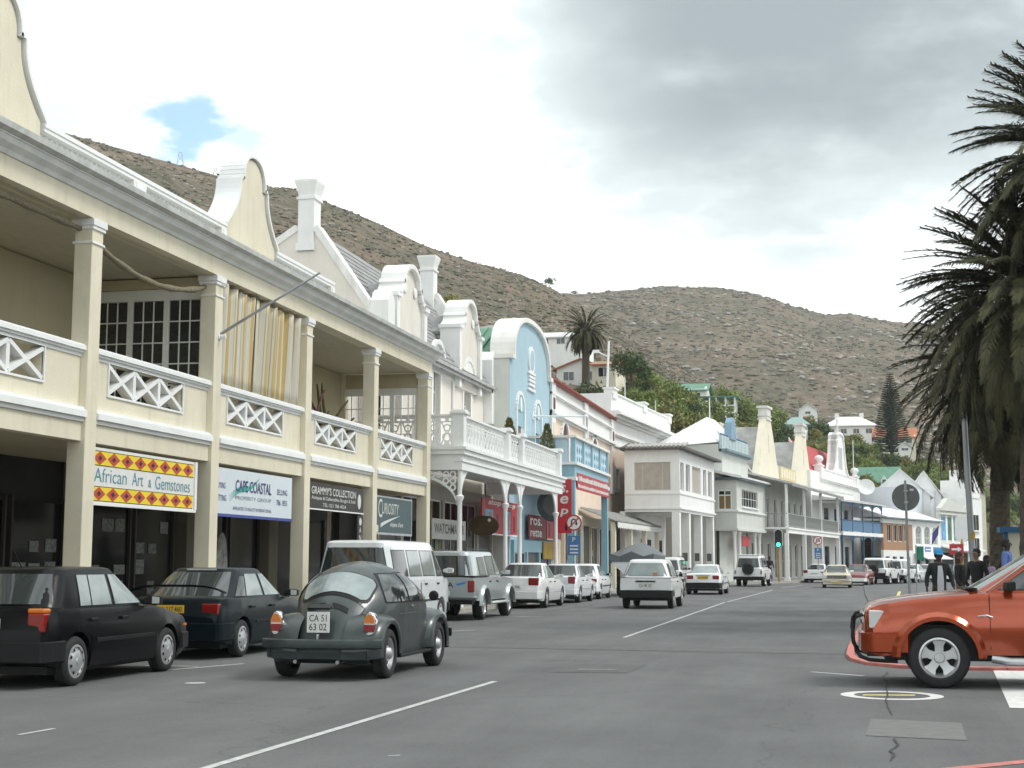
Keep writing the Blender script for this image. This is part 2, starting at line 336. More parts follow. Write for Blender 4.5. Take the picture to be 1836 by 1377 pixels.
# ---------------- hills
def terrain_mat():
    m = bpy.data.materials.new('hillside'); m.use_nodes = True; nt = m.node_tree; N = nt.nodes; L = nt.links; b = N['Principled BSDF']
    g = N.new('ShaderNodeNewGeometry')
    def noise(sc, det, r=.65):
        t = N.new('ShaderNodeTexNoise'); t.inputs['Scale'].default_value = sc; t.inputs['Detail'].default_value = det; t.inputs['Roughness'].default_value = r
        L.new(g.outputs['Position'], t.inputs['Vector']); return t.outputs['Fac']
    def ramp(v, els):
        r = N.new('ShaderNodeValToRGB'); L.new(v, r.inputs[0]); cr = r.color_ramp
        cr.elements[0].position, cr.elements[0].color = els[0][0], (*els[0][1], 1); cr.elements[1].position, cr.elements[1].color = els[-1][0], (*els[-1][1], 1)
        for p, c in els[1:-1]: e = cr.elements.new(p); e.color = (*c, 1)
        return r.outputs[0]
    base = ramp(noise(.035, 9, .7), [(.33, (.102,.102,.072)), (.45, (.158,.140,.104)), (.55, (.200,.155,.117)), (.68, (.235,.197,.155))])
    scrub = ramp(noise(.30, 6), [(.42, (.55,.60,.48)), (.55, (1,1,1)), (.75, (1.12,1.08,1.04))])
    rock = ramp(noise(.16, 9, .75), [(.60, (0,0,0)), (.68, (1,1,1))])
    mx = N.new('ShaderNodeMix'); mx.data_type = 'RGBA'; mx.blend_type = 'MULTIPLY'; mx.inputs[0].default_value = .8; L.new(base, mx.inputs[6]); L.new(scrub, mx.inputs[7])
    m2 = N.new('ShaderNodeMix'); m2.data_type = 'RGBA'; L.new(rock, m2.inputs[0]); L.new(mx.outputs[2], m2.inputs[6]); m2.inputs[7].default_value = (.33,.295,.26,1)
    L.new(m2.outputs[2], b.inputs['Base Color']); b.inputs['Roughness'].default_value = .95; b.inputs['Specular IOR Level'].default_value = .1
    bp = N.new('ShaderNodeBump'); bp.inputs['Strength'].default_value = .9; bp.inputs['Distance'].default_value = 1.2; L.new(noise(.35, 8), bp.inputs['Height']); L.new(bp.outputs[0], b.inputs['Normal'])
    return m
HILL = terrain_mat()
def pline(pts, n):
    d = [0]
    for a, b_ in zip(pts, pts[1:]): d.append(d[-1]+(Vector(a)-Vector(b_)).length)
    out = []
    for i in range(n+1):
        s = d[-1]*i/n; k = 0
        while k < len(d)-2 and d[k+1] < s: k += 1
        t = (s-d[k])/(d[k+1]-d[k]); out.append(Vector(pts[k]).lerp(Vector(pts[k+1]), t))
    return out
NEARR = [(-233.2,300,114.7),(-194.5,310,107.7),(-183.1,320,105.4),(-173,325,102.8),(-162.8,335,101),(-153.6,345,99.5),(-143.9,355,97.8),(-138.1,360,98),(-129.3,375,96.6),(-121.2,385,93.8),(-114.2,400,91.2),(-104.4,420,89.9),(-95.1,440,89.2),(-88.3,455,88.2),(-79.3,460,83.3),(-70.5,450,76.9),(-54.5,420,61.7),(-40.3,390,49.6),(-23.7,360,41.3),(-6,330,32.7),(11,310,24.4),(35.2,300,20.7),(61.7,300,19.3),(140,320,16)]
NEARF = [(-90,-40,1.5),(-52,20,4),(-32,55,5),(-24,75,7),(-19,92,9.5),(-17,108,11),(-14.5,125,11),(-11,142,10.5),(-5,158,9),(3,176,7.5),(13,196,6),(32,226,3),(70,270,0),(150,300,0)]
FARR = [(-420,640,170),(-217,700,150.7),(-168.8,740,141.9),(-147.5,760,142.3),(-137.5,780,145.8),(-119.1,800,150.9),(-91.5,830,157.6),(-61.4,850,157.9),(-46,860,156.8),(-24.1,870,150.2),(-5,880,146.2),(11.1,890,148),(33.8,900,143.8),(53,900,141.9),(108.2,900,134.2),(211.7,880,96.8),(420,900,60),(700,950,30)]
FARF = [(-300,380,30),(-180,420,26),(-120,430,22),(-60,400,18),(-20,370,14),(20,350,8),(80,350,3),(180,380,0),(320,420,0),(500,460,0)]
NEARM = [(-110,20,22),(-72,60,22),(-48,85,21),(-34,105,18.5),(-27,120,18),(-23.5,134,17.6),(-21,155,19),(-19,185,21),(-13,203,21.5),(-7,222,20.5),(1,256,22.6),(8,240,18.3),(14,236,15),(30,250,9),(75,285,3),(150,310,2)]
def hill_pt(R, Fo, u, t, prof, amp, sc, mid=None):
    if t < 0: t = 0; sk = True
    else: sk = False
    n = len(R)-1; i = min(int(u*n), n-1); w = u*n-i
    r = R[i].lerp(R[i+1], w); f = Fo[i].lerp(Fo[i+1], w)
    if mid:
        m_ = mid[i].lerp(mid[i+1], w); tm = .2
        if t < tm: q = t/tm; p = f.lerp(m_, q); p.z = f.z+(m_.z-f.z)*q**.8
        else: q = (min(t, 1)-tm)/(1-tm); p = m_.lerp(r, q); p.z = m_.z+(r.z-m_.z)*q**1.12
    else: p = f.lerp(r, min(t, 1)); p.z = f.z+(r.z-f.z)*prof(min(t, 1))
    if t > 1: p = r+(r-f).normalized()*0+Vector((r.x-f.x, r.y-f.y, 0)).normalized()*(t-1)*120; p.z = r.z-(t-1)*50
    a = amp*min(1, t*6)*max(0, min(1, (1.02-t)*12)) if t <= 1 else 0
    p.z += a*(mnoise.fractal(p/sc, 1., 2.1, 5))+(.35*mnoise.noise(p/2.5) if t <= 1 else 0)
    if sk: p.z = -1.2
    return p
NR, NF = pline(NEARR, 160), pline(NEARF, 160); FR, FF = pline(FARR, 160), pline(FARF, 160)
NM = pline(NEARM, 160)
def near_pt(u, t): return hill_pt(NR, NF, u, t, None, 3.0*max(0, min(1, t*2.5-.5)), 40., NM)
def far_pt(u, t): return hill_pt(FR, FF, u, t, lambda q: .9*q+.1*sin(q*pi/2), 5., 90.)
def near_z(x, y):                                   # height of the near slope above a place (nearest grid sample)
    best = None
    for p in NEARG:
        d = (p.x-x)**2+(p.y-y)**2
        if best is None or d < best[0]: best = (d, p.z)
    return best[1]
NEARG = [near_pt(i/80, j/40) for i in range(81) for j in range(41)]
MB().grid(lambda u, v: near_pt(u, v*1.22-.02), 300, 110, flip=True).build('near_hillside', HILL, smooth=60)['kind'] = 'structure'
MB().grid(lambda u, v: far_pt(u, v*1.22-.02), 300, 120, flip=True).build('far_mountain', HILL, smooth=60)['kind'] = 'structure'
# loose boulders and scrub: too many to count
ROCK = mat('sandstone_boulder', (.31,.285,.25), .95, var=.3, vscale=.25, bump=.6, bscale=2, world=True)
SCRUB = mat('fynbos_scrub', (.105,.105,.075), .95, var=.4, vscale=.05, world=True, col2=(.15,.135,.10))
def blob(b, p, r, rg, flat=.7, n=5):
    rings = []
    for k, (rr_, zz) in enumerate(((.75,-.3), (1,.2), (.6,.8))):
        rings.append([(p[0]+r*rr_*cos(2*pi*j/n+k)*rg.uniform(.7,1.25), p[1]+r*rr_*sin(2*pi*j/n+k)*rg.uniform(.7,1.25), p[2]+r*flat*zz*rg.uniform(.8,1.2)) for j in range(n)])
    b.loft(rings)
def scatter(name, fn, n, r0, r1, m, seed, flat, tmin=.05, umin=0, umax=1, tmax=1.0, clump=.0):
    rg = random.Random(seed); b = MB()
    k = 0
    while k < n:
        u, t = rg.uniform(umin, umax), rg.uniform(tmin, tmax)
        p = fn(u, t)
        if clump and mnoise.noise(p/28.)+.35*mnoise.noise(p/9.) < clump*rg.uniform(.4,1.6)-.12: k += .2; continue
        blob(b, p, r0+(r1-r0)*rg.random()**2.5, rg, flat); k += 1
    tag(b.build(name, m), kind='stuff')
scatter('boulders_on_the_far_mountain', far_pt, 7000, .35, 2.0, ROCK, 1, .6, umin=.1, umax=.9, clump=.2)
scatter('scrub_on_the_far_mountain', far_pt, 30000, .4, 1.5, SCRUB, 2, .65, umin=.1, umax=.9)
scatter('boulders_on_the_near_hillside', near_pt, 4500, .1, .7, ROCK, 3, .6, umin=.05, umax=.8, tmin=.3, clump=.2)
scatter('scrub_on_the_near_hillside', near_pt, 34000, .15, .75, SCRUB, 5, .7, umin=.05, umax=1, tmin=.02, tmax=1.02)
for nm, lb in (('boulders_on_the_far_mountain','pale sandstone boulders strewn over the far mountain'), ('scrub_on_the_far_mountain','dark low scrub covering the far mountain'), ('boulders_on_the_near_hillside','small pale boulders strewn over the near hillside'), ('scrub_on_the_near_hillside','dark low scrub covering the near hillside')):
    tag(bpy.data.objects[nm], lb, 'boulders' if 'boulder' in nm else 'scrub')
# ---------------- yellow two-storey verandah building (front plane x=-11.9, from y=11.6 to 42.7)
def gable_profile(hw, z0, zs, hs, ztop, n=10):
    """half outline of a curly Cape gable: concave flank from (hw,z0) to the shoulder (hs,zs), then a round head"""
    pts = []
    for i in range(n+1):
        t = i/n; pts.append((hs+.12+(hw-hs-.12)*(1-t)**2.2, z0+(zs-z0)*(t**.92)))
    pts.append((hs+.12, zs+.03)); pts.append((hs-.02, zs+.03))
    for i in range(1, n+1):
        a = i/n*pi/2; pts.append(((hs-.02)*cos(a)**.85 if i < n else 0, zs+.03+(ztop-zs-.03)*sin(a)**.9))
    return pts
def full_profile(half): return half+[(-x, z) for x, z in half[::-1][1:]]
def moulding(m, name, par, x0, x1, steps, y=0.):
    """steps = (projection toward the street, z0, z1) stacked"""
    b = MB()
    for pr, z0, z1 in steps: b.box(x0, x1, y-pr, y+.02, z0, z1)
    return b.build(name, m, par)
def make_yellow():
    loc, rz = LF(-11.9, 16.7)
    B = thing('verandah_building', 'long yellow two-storey verandah building with white lattice panels and curly parapet gables', 'building', loc, rz)
    C = [-5.13, 0, 5.13, 10.1, 15.27, 20.37, 25.57]; cw = .37
    INNER = wall('shaded_cream', (.50,.45,.31), dirt=.35)  # cream darkened in the colour itself to imitate verandah shade
    # floor slabs, back walls, roof
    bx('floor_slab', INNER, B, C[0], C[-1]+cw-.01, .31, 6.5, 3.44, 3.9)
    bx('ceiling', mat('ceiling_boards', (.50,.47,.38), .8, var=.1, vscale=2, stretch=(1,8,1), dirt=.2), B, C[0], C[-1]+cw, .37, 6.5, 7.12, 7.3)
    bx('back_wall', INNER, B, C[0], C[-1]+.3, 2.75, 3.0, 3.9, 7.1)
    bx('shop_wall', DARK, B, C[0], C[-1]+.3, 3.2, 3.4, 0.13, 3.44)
    bx('end_wall', CREAM, B, C[-1]+.05, C[-1]+cw-.03, 2.6, 6.5, 3.9, 8.2)
    bx('end_wall', CREAM, B, C[0], C[0]+.2, .35, 6.5, .1, 7.1)
    SL = mat('slate_roof', (.27,.27,.27), .7, var=.25, vscale=3, bump=.5, bscale=12, dirt=.3)
    b = MB(); b.prism([(.5,7.7),(4.5,8.35),(9,8.0),(9,7.5),(.5,7.5)], C[0], C[-1]+cw, 'x'); b.build('roof', SL, B)
    bx('back_wing', CREAM, B, C[0], 20.2, 6.5, 11, .1, 7.9)
    # columns
    colm = MB().box(0, cw, 0, .32, .1, 6.95).mesh('column', CREAM)
    capm = MB().box(-.05, cw+.05, -.05, .37, 6.98, 7.099).box(-.03, cw+.03, -.03, .35, 6.92, 6.98).box(-.025, cw+.025, -.025, .345, 6.68, 6.72).mesh('capital', WHITE)
    for i, u in enumerate(C):
        c = put(colm, 'column', B, (u, 0, 0), bevel=.012); put(capm, 'capital', c, bevel=.008)
    # upper beam, cornice, gutter
    bx('beam', CREAM, B, C[0]-.02, C[-1]+cw+.02, -.02, .36, 7.1, 7.44)
    MB().prism([(.1,7.44),(-.05,7.44),(-.09,7.50),(-.2,7.56),(-.24,7.64),(-.26,7.64),(-.26,7.66),(.1,7.66)], C[0]-.1, C[-1]+cw+.1, 'x').build('cornice', mat('weathered_cornice', (.70,.71,.68), .7, var=.12, vscale=2, dirt=.35, dirtcol=(.38,.39,.37)), B)
    MB().prism([(.1,7.662),(-.27,7.662),(-.36,7.70),(-.37,7.79),(-.34,7.79),(-.33,7.72),(.1,7.72)], C[0]-.12, C[-1]+cw+.14, 'x').build('gutter', mat('gutter_grey', (.50,.51,.49), .5, .1, var=.2, vscale=4, dirt=.4), B)
    # bays: parapet panel with lattice, rails, mouldings
    wm = None
    bar = {}
    for i in range(len(C)-1):
        a, e = C[i]+cw, C[i+1]; L_ = e-a
        l0, l1, z0, z1 = a+L_*.125, a+L_*.755, 4.27, 4.80
        # wall built around the lattice opening
        w = MB().box(a, e, .13, .30, 3.42, z0).box(a, e, .13, .30, z1, 4.86).box(a, l0, .13, .30, z0, z1).box(l1, e, .13, .30, z0, z1)
        w.build('parapet_wall', CREAM, B)
        bx('beam_face', CREAM, B, a, e, .07, .13, 3.42, 3.73)
        moulding(WHITE, 'string_moulding', B, a, e, ((.10,3.73,3.80),(.16,3.80,3.90),(.13,3.90,3.93),(.10,3.93,3.97)), .13)
        moulding(WHITE, 'hand_rail', B, a, e, ((.02,4.80,4.86),(.06,4.86,4.90),(.10,4.90,4.97),(.07,4.97,5.0)), .13)
        bx('rail_top', WHITE, B, a, e, .152, .34, 4.862, 4.998)
        P = bx('lattice_panel', WHITE, B, l0-.03, l1+.03, .10, .145, z0-.035, z0)
        bx('frame_bar', WHITE, P, l0-.03, l1+.03, .10, .145, z1, z1+.035); bx('frame_bar', WHITE, P, l0-.03, l0, .10, .145, z0, z1); bx('frame_bar', WHITE, P, l1, l1+.03, .10, .145, z0, z1)
        n = 3; cwid = (l1-l0)/n
        for k in range(n):
            x0, x1 = l0+k*cwid, l0+(k+1)*cwid
            if k: bx('upright_bar', WHITE, P, x0-.05, x0+.05, .125, .28, z0, z1)
            for s in (0, 1):
                za, zb = (z0, z1) if s == 0 else (z1, z0)
                d = Vector((x1-x0, zb-za)).normalized(); nn = Vector((-d.y, d.x))*.072
                pts = [(x0+nn.x, za+nn.y), (x1+nn.x, zb+nn.y), (x1-nn.x, zb-nn.y), (x0-nn.x, za-nn.y)]
                pts = [(min(max(x, x0), x1), min(max(z, z0), z1)) for x, z in pts]
                MB().prism(pts, .115+.004*s, .285+.004*s, 'y').build('cross_bar', WHITE, P)
    # parapet above the cornice: gables on alternate bays, baluster runs between
    PW = CREAM; v0, v1 = .3, .62
    end = 34.64-16.7
    g1, g2 = 19.32-16.7, 29.33-16.7
    bx('parapet_plinth', OFFW, B, C[0], end, v0+.02, v1-.02, 7.66, 7.97)
    bal = MB().lathe([(.055,0),(.055,.03),(.03,.05),(.06,.13),(.035,.22),(.05,.26),(.055,.27),(.055,.30)], n=8).mesh('baluster', WHITE, 40)
    def run(x0, x1, piers):
        R = bx('balustrade_coping', WHITE, B, x0, x1, v0-.02, v1+.05, 8.33, 8.41, .01)
        bx('coping_bed', WHITE, R, x0, x1, v0, v1, 8.27, 8.33)
        prev = x0
        for p in piers+[x1]:
            nb = int((p-.22-prev-.05)/.165)
            if p < x1 or True:
                bx('pedestal', OFFW, R, p-.25, min(p+.25, x1) if p < x1 else p, v0, v1, 7.97, 8.27); bx('pedestal_panel', WHITE, R, p-.17, (p+.17) if p < x1 else p-.02, v0-.015, v0, 8.01, 8.25)
            for k in range(nb): put(bal, 'baluster', R, (prev+.12+k*.165, .46, 7.97))
            prev = p+.28
    run(g1+1.4, g2-1.4, [24.05-16.7]); run(g2+1.4, end, [])
    bx('coping_start', PW, B, C[0], g1-1.4, v0, v1, 7.97, 8.4)
    half = gable_profile(1.42, 8.40, 9.52, .60, 10.14)
    prof = full_profile([(1.42, 7.97)]+half)
    for g in (g1, g2):
        G = MB().prism([(x*.93, z-.035 if z > 8.5 else z) for x, z in prof], v0+.03, v1+.16, 'y').build('gable', PW, B, loc=(g, 0, 0))
        e = MB(); fp = full_profile(half)
        for (p, q) in zip(fp, fp[1:]):
            dx, dz = q[0]-p[0], q[1]-p[1]; l = sqrt(dx*dx+dz*dz)
            if l < 1e-4: continue
            nx, nz = -dz/l*.05, dx/l*.05
            e.prism([(p[0]-nx*1.2, p[1]-nz*1.2), (q[0]-nx*1.2, q[1]-nz*1.2), (q[0]+nx*-.0, q[1]-nz*0), (p[0], p[1])], v0-.03, v1+.22, 'y')
        e.build('gable_coping', WHITE, G)
    # glazed screens across the verandah
    def screen(u, vA, vB, leaves, zt, panes_mat, name='french_window'):
        S = MB(); zb_ = 3.9
        S.box(u-.04, u+.04, vA, vB, zt, zt+.16)
        scr = S.build(name, WHITE, B); lw = (vB-vA)/leaves
        for k in range(leaves):
            a0, a1 = vA+k*lw, vA+(k+1)*lw
            lf = MB().box(u-.03, u+.03, a0+.002, a0+.06, zb_, zt).box(u-.03, u+.03, a1-.06, a1-.002, zb_, zt).box(u-.03, u+.03, a0+.06, a1-.06, zt-.06, zt).box(u-.03, u+.03, a0+.06, a1-.06, zb_, zb_+.2)
            for q in (1, 2): x = a0+.06+(lw-.12)*q/3; lf.box(u-.017, u+.017, x-.012, x+.012, zb_+.2, zt-.06)
            for q in range(1, 6): z = zb_+.2+(zt-.26-zb_)*q/6; lf.box(u-.016, u+.016, a0+.06, a1-.06, z-.012, z+.012)
            o = lf.build('door_leaf', WHITE, scr)
            for q in range(3):
                for r in range(6):
                    x0 = a0+.06+(lw-.12)*q/3+.013; x1 = a0+.06+(lw-.12)*(q+1)/3-.013; z0 = zb_+.2+(zt-.26-zb_)*r/6+.013; z1 = zb_+.2+(zt-.26-zb_)*(r+1)/6-.013
                    bx('pane', panes_mat, o, u-.004, u+.004, x0, x1, z0, z1)
        return scr
    screen(C[3]+.2, .34, 2.7, 3, 6.72, GLASS)
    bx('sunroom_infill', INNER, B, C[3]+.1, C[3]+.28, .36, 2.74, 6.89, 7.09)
    CLEAR = bpy.data.materials.new('clear_pane'); CLEAR.use_nodes = True
    nt = CLEAR.node_tree; bs = nt.nodes['Principled BSDF']; tr = nt.nodes.new('ShaderNodeBsdfTransparent'); gl = nt.nodes.new('ShaderNodeBsdfGlossy'); gl.inputs[1].default_value = .05
    mxs = nt.nodes.new('ShaderNodeMixShader'); mxs.inputs[0].default_value = .12; nt.links.new(tr.outputs[0], mxs.inputs[1]); nt.links.new(gl.outputs[0], mxs.inputs[2]); nt.links.new(mxs.outputs[0], nt.nodes['Material Output'].inputs[0])
    MATS['clear_pane'] = CLEAR
    screen(C[-1]+.12,   .36, 2.7, 3, 6.5, CLEAR, 'end_window')
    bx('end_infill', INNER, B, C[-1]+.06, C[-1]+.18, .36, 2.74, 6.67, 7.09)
    # arcade shopfronts: dark glass between cream piers; piers and cards coloured darker to imitate shade
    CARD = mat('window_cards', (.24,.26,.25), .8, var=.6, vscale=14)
    rg = random.Random(8)
    for i in range(len(C)-1):
        a = C[i]
        bx('shop_pier', wall('shaded_pier', (.20,.185,.14)), B, a+.1, a+.75, 2.9, 3.2, .13, 3.44)
        for k in range(2):
            x0 = a+.95+k*2.15; x1 = x0+1.85
            sw = bx('shop_window', SHOPG, B, x0, x1, 3.14, 3.2, .5, 2.6)
            bx('window_frame', paint('dark_frame', (.05,.045,.04)), sw, x0-.06, x0, 3.08, 3.2, .4, 2.7); bx('window_frame', MATS['paint_dark_frame'], sw, x1, x1+.06, 3.08, 3.2, .4, 2.7)
            if i in (1, 2, 3):
                for r in range(4):
                    for c in range(3):
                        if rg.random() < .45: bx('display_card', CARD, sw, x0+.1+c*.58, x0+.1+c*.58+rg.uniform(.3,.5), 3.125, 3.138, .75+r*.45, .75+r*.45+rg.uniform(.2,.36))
    return B
YB = make_yellow()
# ---------------- shop signs hung between the columns
def sign_board(name, label, y0, y1, z0, z1, x, m, thick=.07, cat='sign'):
    loc, rz = LF(x, y0)
    S = thing(name, label, cat, (x, y0, 0), rz)
    MB().box(0, y1-y0, 0, thick, z0, z1).build('board', m, S, bevel=.006)
    return S
def sg_african():
    Wd = mat('sign_white', (.72,.72,.69), .6, var=.06, vscale=4, dirt=.12)
    S = sign_board('shop_sign', 'white shop sign edged with red diamonds on yellow, lettered African Art & Gemstones', 22.24, 26.28, 2.42, 3.36, -11.99, Wd)
    L_ = 4.04; Y_ = mat('sign_yellow', (.80,.62,.02), .6, var=.05); R_ = mat('sign_red', (.50,.07,.04), .6, var=.08); K_ = mat('sign_black', (.02,.02,.02), .6, var=.05)
    MB().box(0, L_, -.03, 0, 2.40, 2.445).build('bottom_rail', WHITE, S); MB().box(L_-.06, L_+.03, -.03, 0, 2.45, 3.36).build('side_rail', WHITE, S)
    for z0 in (2.47, 3.06):
        z1 = z0+.25
        band = MB().box(.03, L_-.1, -.004, 0, z0, z1).build('border_band', Y_, S)
        n = 8; w = (L_-.13)/n
        for k in range(n):
            cx_ = .03+w*(k+.5); cz = (z0+z1)/2; h = .115
            d = MB().poly([(cx_-w*.46, -.008, cz), (cx_, -.008, cz-h), (cx_+w*.46, -.008, cz), (cx_, -.008, cz+h)]).build('diamond', R_, band)
            MB().poly([(cx_-.07, -.012, cz), (cx_, -.012, cz-.045), (cx_+.07, -.012, cz), (cx_, -.012, cz+.045)]).build('diamond_eye', K_, band)
        for zz in (z0, z1-.012): MB().box(.03, L_-.1, -.006, -.004, zz, zz+.012).build('border_line', K_, band)
    TEAL = mat('sign_teal', (.10,.28,.34), .6, var=.1)
    text('African', TEAL, S, .10, -.006, 2.79, 1.15, .235, bold=-.005); text('Art', TEAL, S, 1.45, -.006, 2.79, .42, .23, bold=-.005); text('&', TEAL, S, 2.07, -.006, 2.79, .12, .14); text('Gemstones', TEAL, S, 2.35, -.006, 2.77, 1.45, .235, bold=-.005)
def sg_cape():
    Wb = mat('sign_pale_blue', (.62,.68,.72), .5, var=.04, dirt=.1)
    S = sign_board('shop_sign', 'large pale blue estate agent sign lettered Cape Coastal Property Group', 27.2, 31.42, 2.40, 3.34, -11.99, Wb)
    NV = mat('sign_navy', (.03,.04,.16), .5, var=.05); TG = mat('sign_green', (.05,.36,.30), .5, var=.05); BL = mat('sign_blue', (.04,.07,.30), .5, var=.05)
    MB().box(0, 4.22, -.01, 0, 2.37, 2.43).build('blue_edge', BL, S)
    text('CAPE COASTAL', NV, S, 1.02, -.008, 2.90, 1.95, .24, bold=.012); text('PROPERTY GROUP', mat('sign_grey', (.2,.24,.28), .6), S, 1.02, -.006, 2.74, 1.95, .075)
    text('SELLING', NV, S, 3.3, -.006, 2.93, .62, .12); text('786 1855', NV, S, 3.28, -.006, 2.70, .64, .12)
    text('BUYING', NV, S, .06, -.006, 2.93, .45, .12); text('LETTING', NV, S, .06, -.006, 2.68, .5, .12); text('AFFILIATED TO REALTY INTERNATIONAL', NV, S, .9, -.006, 2.52, 2.1, .07)
    for k in range(3):
        b = MB(); n = 14
        for i in range(n):
            def P(t, w): x = .72+1.55*t; z = 2.80+.42*(t**1.1)+.06*sin(t*2*pi)-.055*k+.05*k*t; return (x, -.0045-.001*k, z+w)
            t0, t1 = i/n, (i+1)/n; w0, w1 = .022*sin(pi*t0)+.004, .022*sin(pi*t1)+.004
            b.poly([P(t0, -w0), P(t1, -w1), P(t1, w1), P(t0, w0)])
        b.build('wave_logo', TG, S)
def sg_grammy():
    S = sign_board('shop_sign', "black shop sign with white lettering reading Grammy's Collection", 32.36, 36.55, 2.72, 3.33, -11.99, mat('sign_black_board', (.025,.023,.022), .5, var=.1))
    Wt = mat('sign_white_letters', (.66,.66,.62), .6, var=.05)
    bx('bottom_edge', WHITE, S, 0, 4.19, -.015, 0, 2.69, 2.72)
    text("GRAMMY'S COLLECTION", Wt, S, .32, -.006, 3.06, 3.25, .185, bold=.012); text('Antiques & Collectables Bought & Sold', Wt, S, .32, -.006, 2.91, 3.2, .11, bold=.008); text('TEL: 021 786 4024', Wt, S, 1.1, -.006, 2.78, 1.7, .085, bold=.006)
    for c in (-.02, 3.85):
        b = MB(); b.poly([(max(c, 0)+.14*cos(2*pi*k/16)+(.0 if c > 0 else 0), -.006, 3.0+.19*sin(2*pi*k/16)) for k in range(16)]) if c > 0 else b.poly([(.004, -.006, 2.82), (.1, -.006, 2.9), (.12, -.006, 3.0), (.1, -.006, 3.1), (.004, -.006, 3.18)])
        b.build('shell_emblem', Wt, S)
    H = thing('hanging_sign', 'small black hanging sign with white letters beside the black shop sign', 'sign', (-12.02, 36.2, 0), pi/2)
    bx('board', MATS['sign_black_board'], H, 0, .42, 0, .04, 1.95, 2.66, .004)
    b = MB(); b.poly([(.21+.1*cos(2*pi*k/12), -.006, 2.5+.1*sin(2*pi*k/12)) for k in range(12)]); b.build('emblem', Wt, H)
    for k, ch in enumerate('AN'): text(ch, Wt, H, .12, -.006, 2.22-.2*k, .17, .14, bold=.01)
def sg_curiosity():
    S = sign_board('shop_sign', 'slate green shop sign lettered Curiosity objets d art with white swoosh', 37.54, 41.0, 2.20, 3.24, -11.99, mat('sign_slate_green', (.055,.095,.105), .5, var=.06))
    Wt = MATS['sign_white_letters']
    for a in ((0, 3.46, 2.20, 2.26), (0, 3.46, 3.2, 3.24), (3.41, 3.46, 2.26, 3.2)): bx('edge_strip', mat('sign_silver', (.45,.48,.5), .4, .3), S, a[0], a[1], -.012, 0, a[2], a[3])
    text('C', Wt, S, .28, -.006, 2.66, .35, .50, bold=.0); text('URIOSITY', Wt, S, .62, -.006, 2.76, 1.55, .30, shear=.2); text("objets d'art", Wt, S, 1.35, -.006, 2.40, 1.25, .16, bold=.014)
    b = MB(); n = 12
    for i in range(n):
        def P(t, w): return (.5+1.75*t, -.006, 2.44+.30*t**.8+w)
        t0, t1 = i/n, (i+1)/n; b.poly([P(t0, -.05*(1-t0)-.004), P(t1, -.05*(1-t1)-.004), P(t1, .05*(1-t1)+.004), P(t0, .05*(1-t0)+.004)])
    b.build('swoosh', Wt, S); bx('price_tag', Wt, S, .04, .26, -.02, 0, 2.27, 2.45)
sg_african(); sg_cape(); sg_grammy(); sg_curiosity()
# curtains in the third bay, rolled blinds, flagpole, plants
def stripes():
    m = bpy.data.materials.new('striped_canvas'); m.use_nodes = True; nt = m.node_tree; N = nt.nodes; L = nt.links; b = N['Principled BSDF']; b.inputs['Roughness'].default_value = .9
    tc = N.new('ShaderNodeTexCoord'); sp = N.new('ShaderNodeSeparateXYZ'); L.new(tc.outputs['Object'], sp.inputs[0])
    a = N.new('ShaderNodeMath'); a.operation = 'MULTIPLY'; a.inputs[1].default_value = 4.6; L.new(sp.outputs[0], a.inputs[0])
    f = N.new('ShaderNodeMath'); f.operation = 'FRACT'; L.new(a.outputs[0], f.inputs[0])
    r = N.new('ShaderNodeValToRGB'); r.color_ramp.interpolation = 'CONSTANT'; L.new(f.outputs[0], r.inputs[0]); e = r.color_ramp.elements
    e[0].color = (.60,.58,.50,1); e[1].position = .5; e[1].color = (.52,.38,.15,1)
    q = e.new(.30); q.color = (.44,.36,.20,1); q = e.new(.36); q.color = (.60,.58,.50,1); q = e.new(.86); q.color = (.42,.34,.19,1); q = e.new(.92); q.color = (.60,.58,.50,1)
    L.new(r.outputs[0], b.inputs['Base Color']); return m
STR = stripes(); rg = random.Random(3)
for k, (y0, y1, lb) in enumerate(((27.24, 29.1, 'left half of the yellow striped canvas curtain on the balcony'), (29.16, 31.9, 'right half of the yellow striped canvas curtain on the balcony'))):
    ph = [rg.uniform(0, 6) for _ in range(4)]
    def cf(u, v, y0=y0, y1=y1, ph=ph, k=k):
        x = u*(y1-y0); top = 1-v
        return (x*(1-.03*(v if k == 0 else 0))+(.0 if k == 0 else .03*v), .085*sin(u*(y1-y0)*13+ph[0])+.03*sin(u*47+ph[1])+.06*v, 7.02-2.0*v-.015*sin(u*60))
    o = MB().grid(cf, 90, 8).build('canvas_curtain', STR, loc=(-12.05, y0, 0), rot=(0, 0, pi/2), smooth=60)
    tag(o, lb, 'curtain', 'striped curtains in the third bay')
    sm = o.modifiers.new('thick', 'SOLIDIFY'); sm.thickness = .006
CANV = mat('rolled_canvas', (.20,.175,.115), .9, var=.4, vscale=4, stretch=(1,6,6), bump=.4, bscale=9)
for y0, y1, sag, lb in ((17.1, 21.8, .05, 'rolled canvas blind under the beam at the left edge of the picture'), (22.2, 26.75, .34, 'sagging rolled canvas blind hanging above the dark french windows')):
    n = 18; pts = [(y0+(y1-y0)*i/n) for i in range(n+1)]
    P = [(0, p-y0, 6.98-(sag*sin(min(1,(i/n)*1.0)*pi)**.8 if sag > .1 else .05)-(.12 if sag > .1 else 0)) for i, p in enumerate(pts)]
    tag(MB().tube(P, [.055+.012*sin(i*1.7) for i in range(n+1)], 8).build('rolled_blind', CANV, loc=(-12.12, y0, 0), smooth=60), lb, 'blind', 'rolled blinds on the yellow building')
fp = thing('flagpole', 'bare grey flagpole slanting out from the balcony column', 'flagpole', (-11.9, 27.02, 5.9))
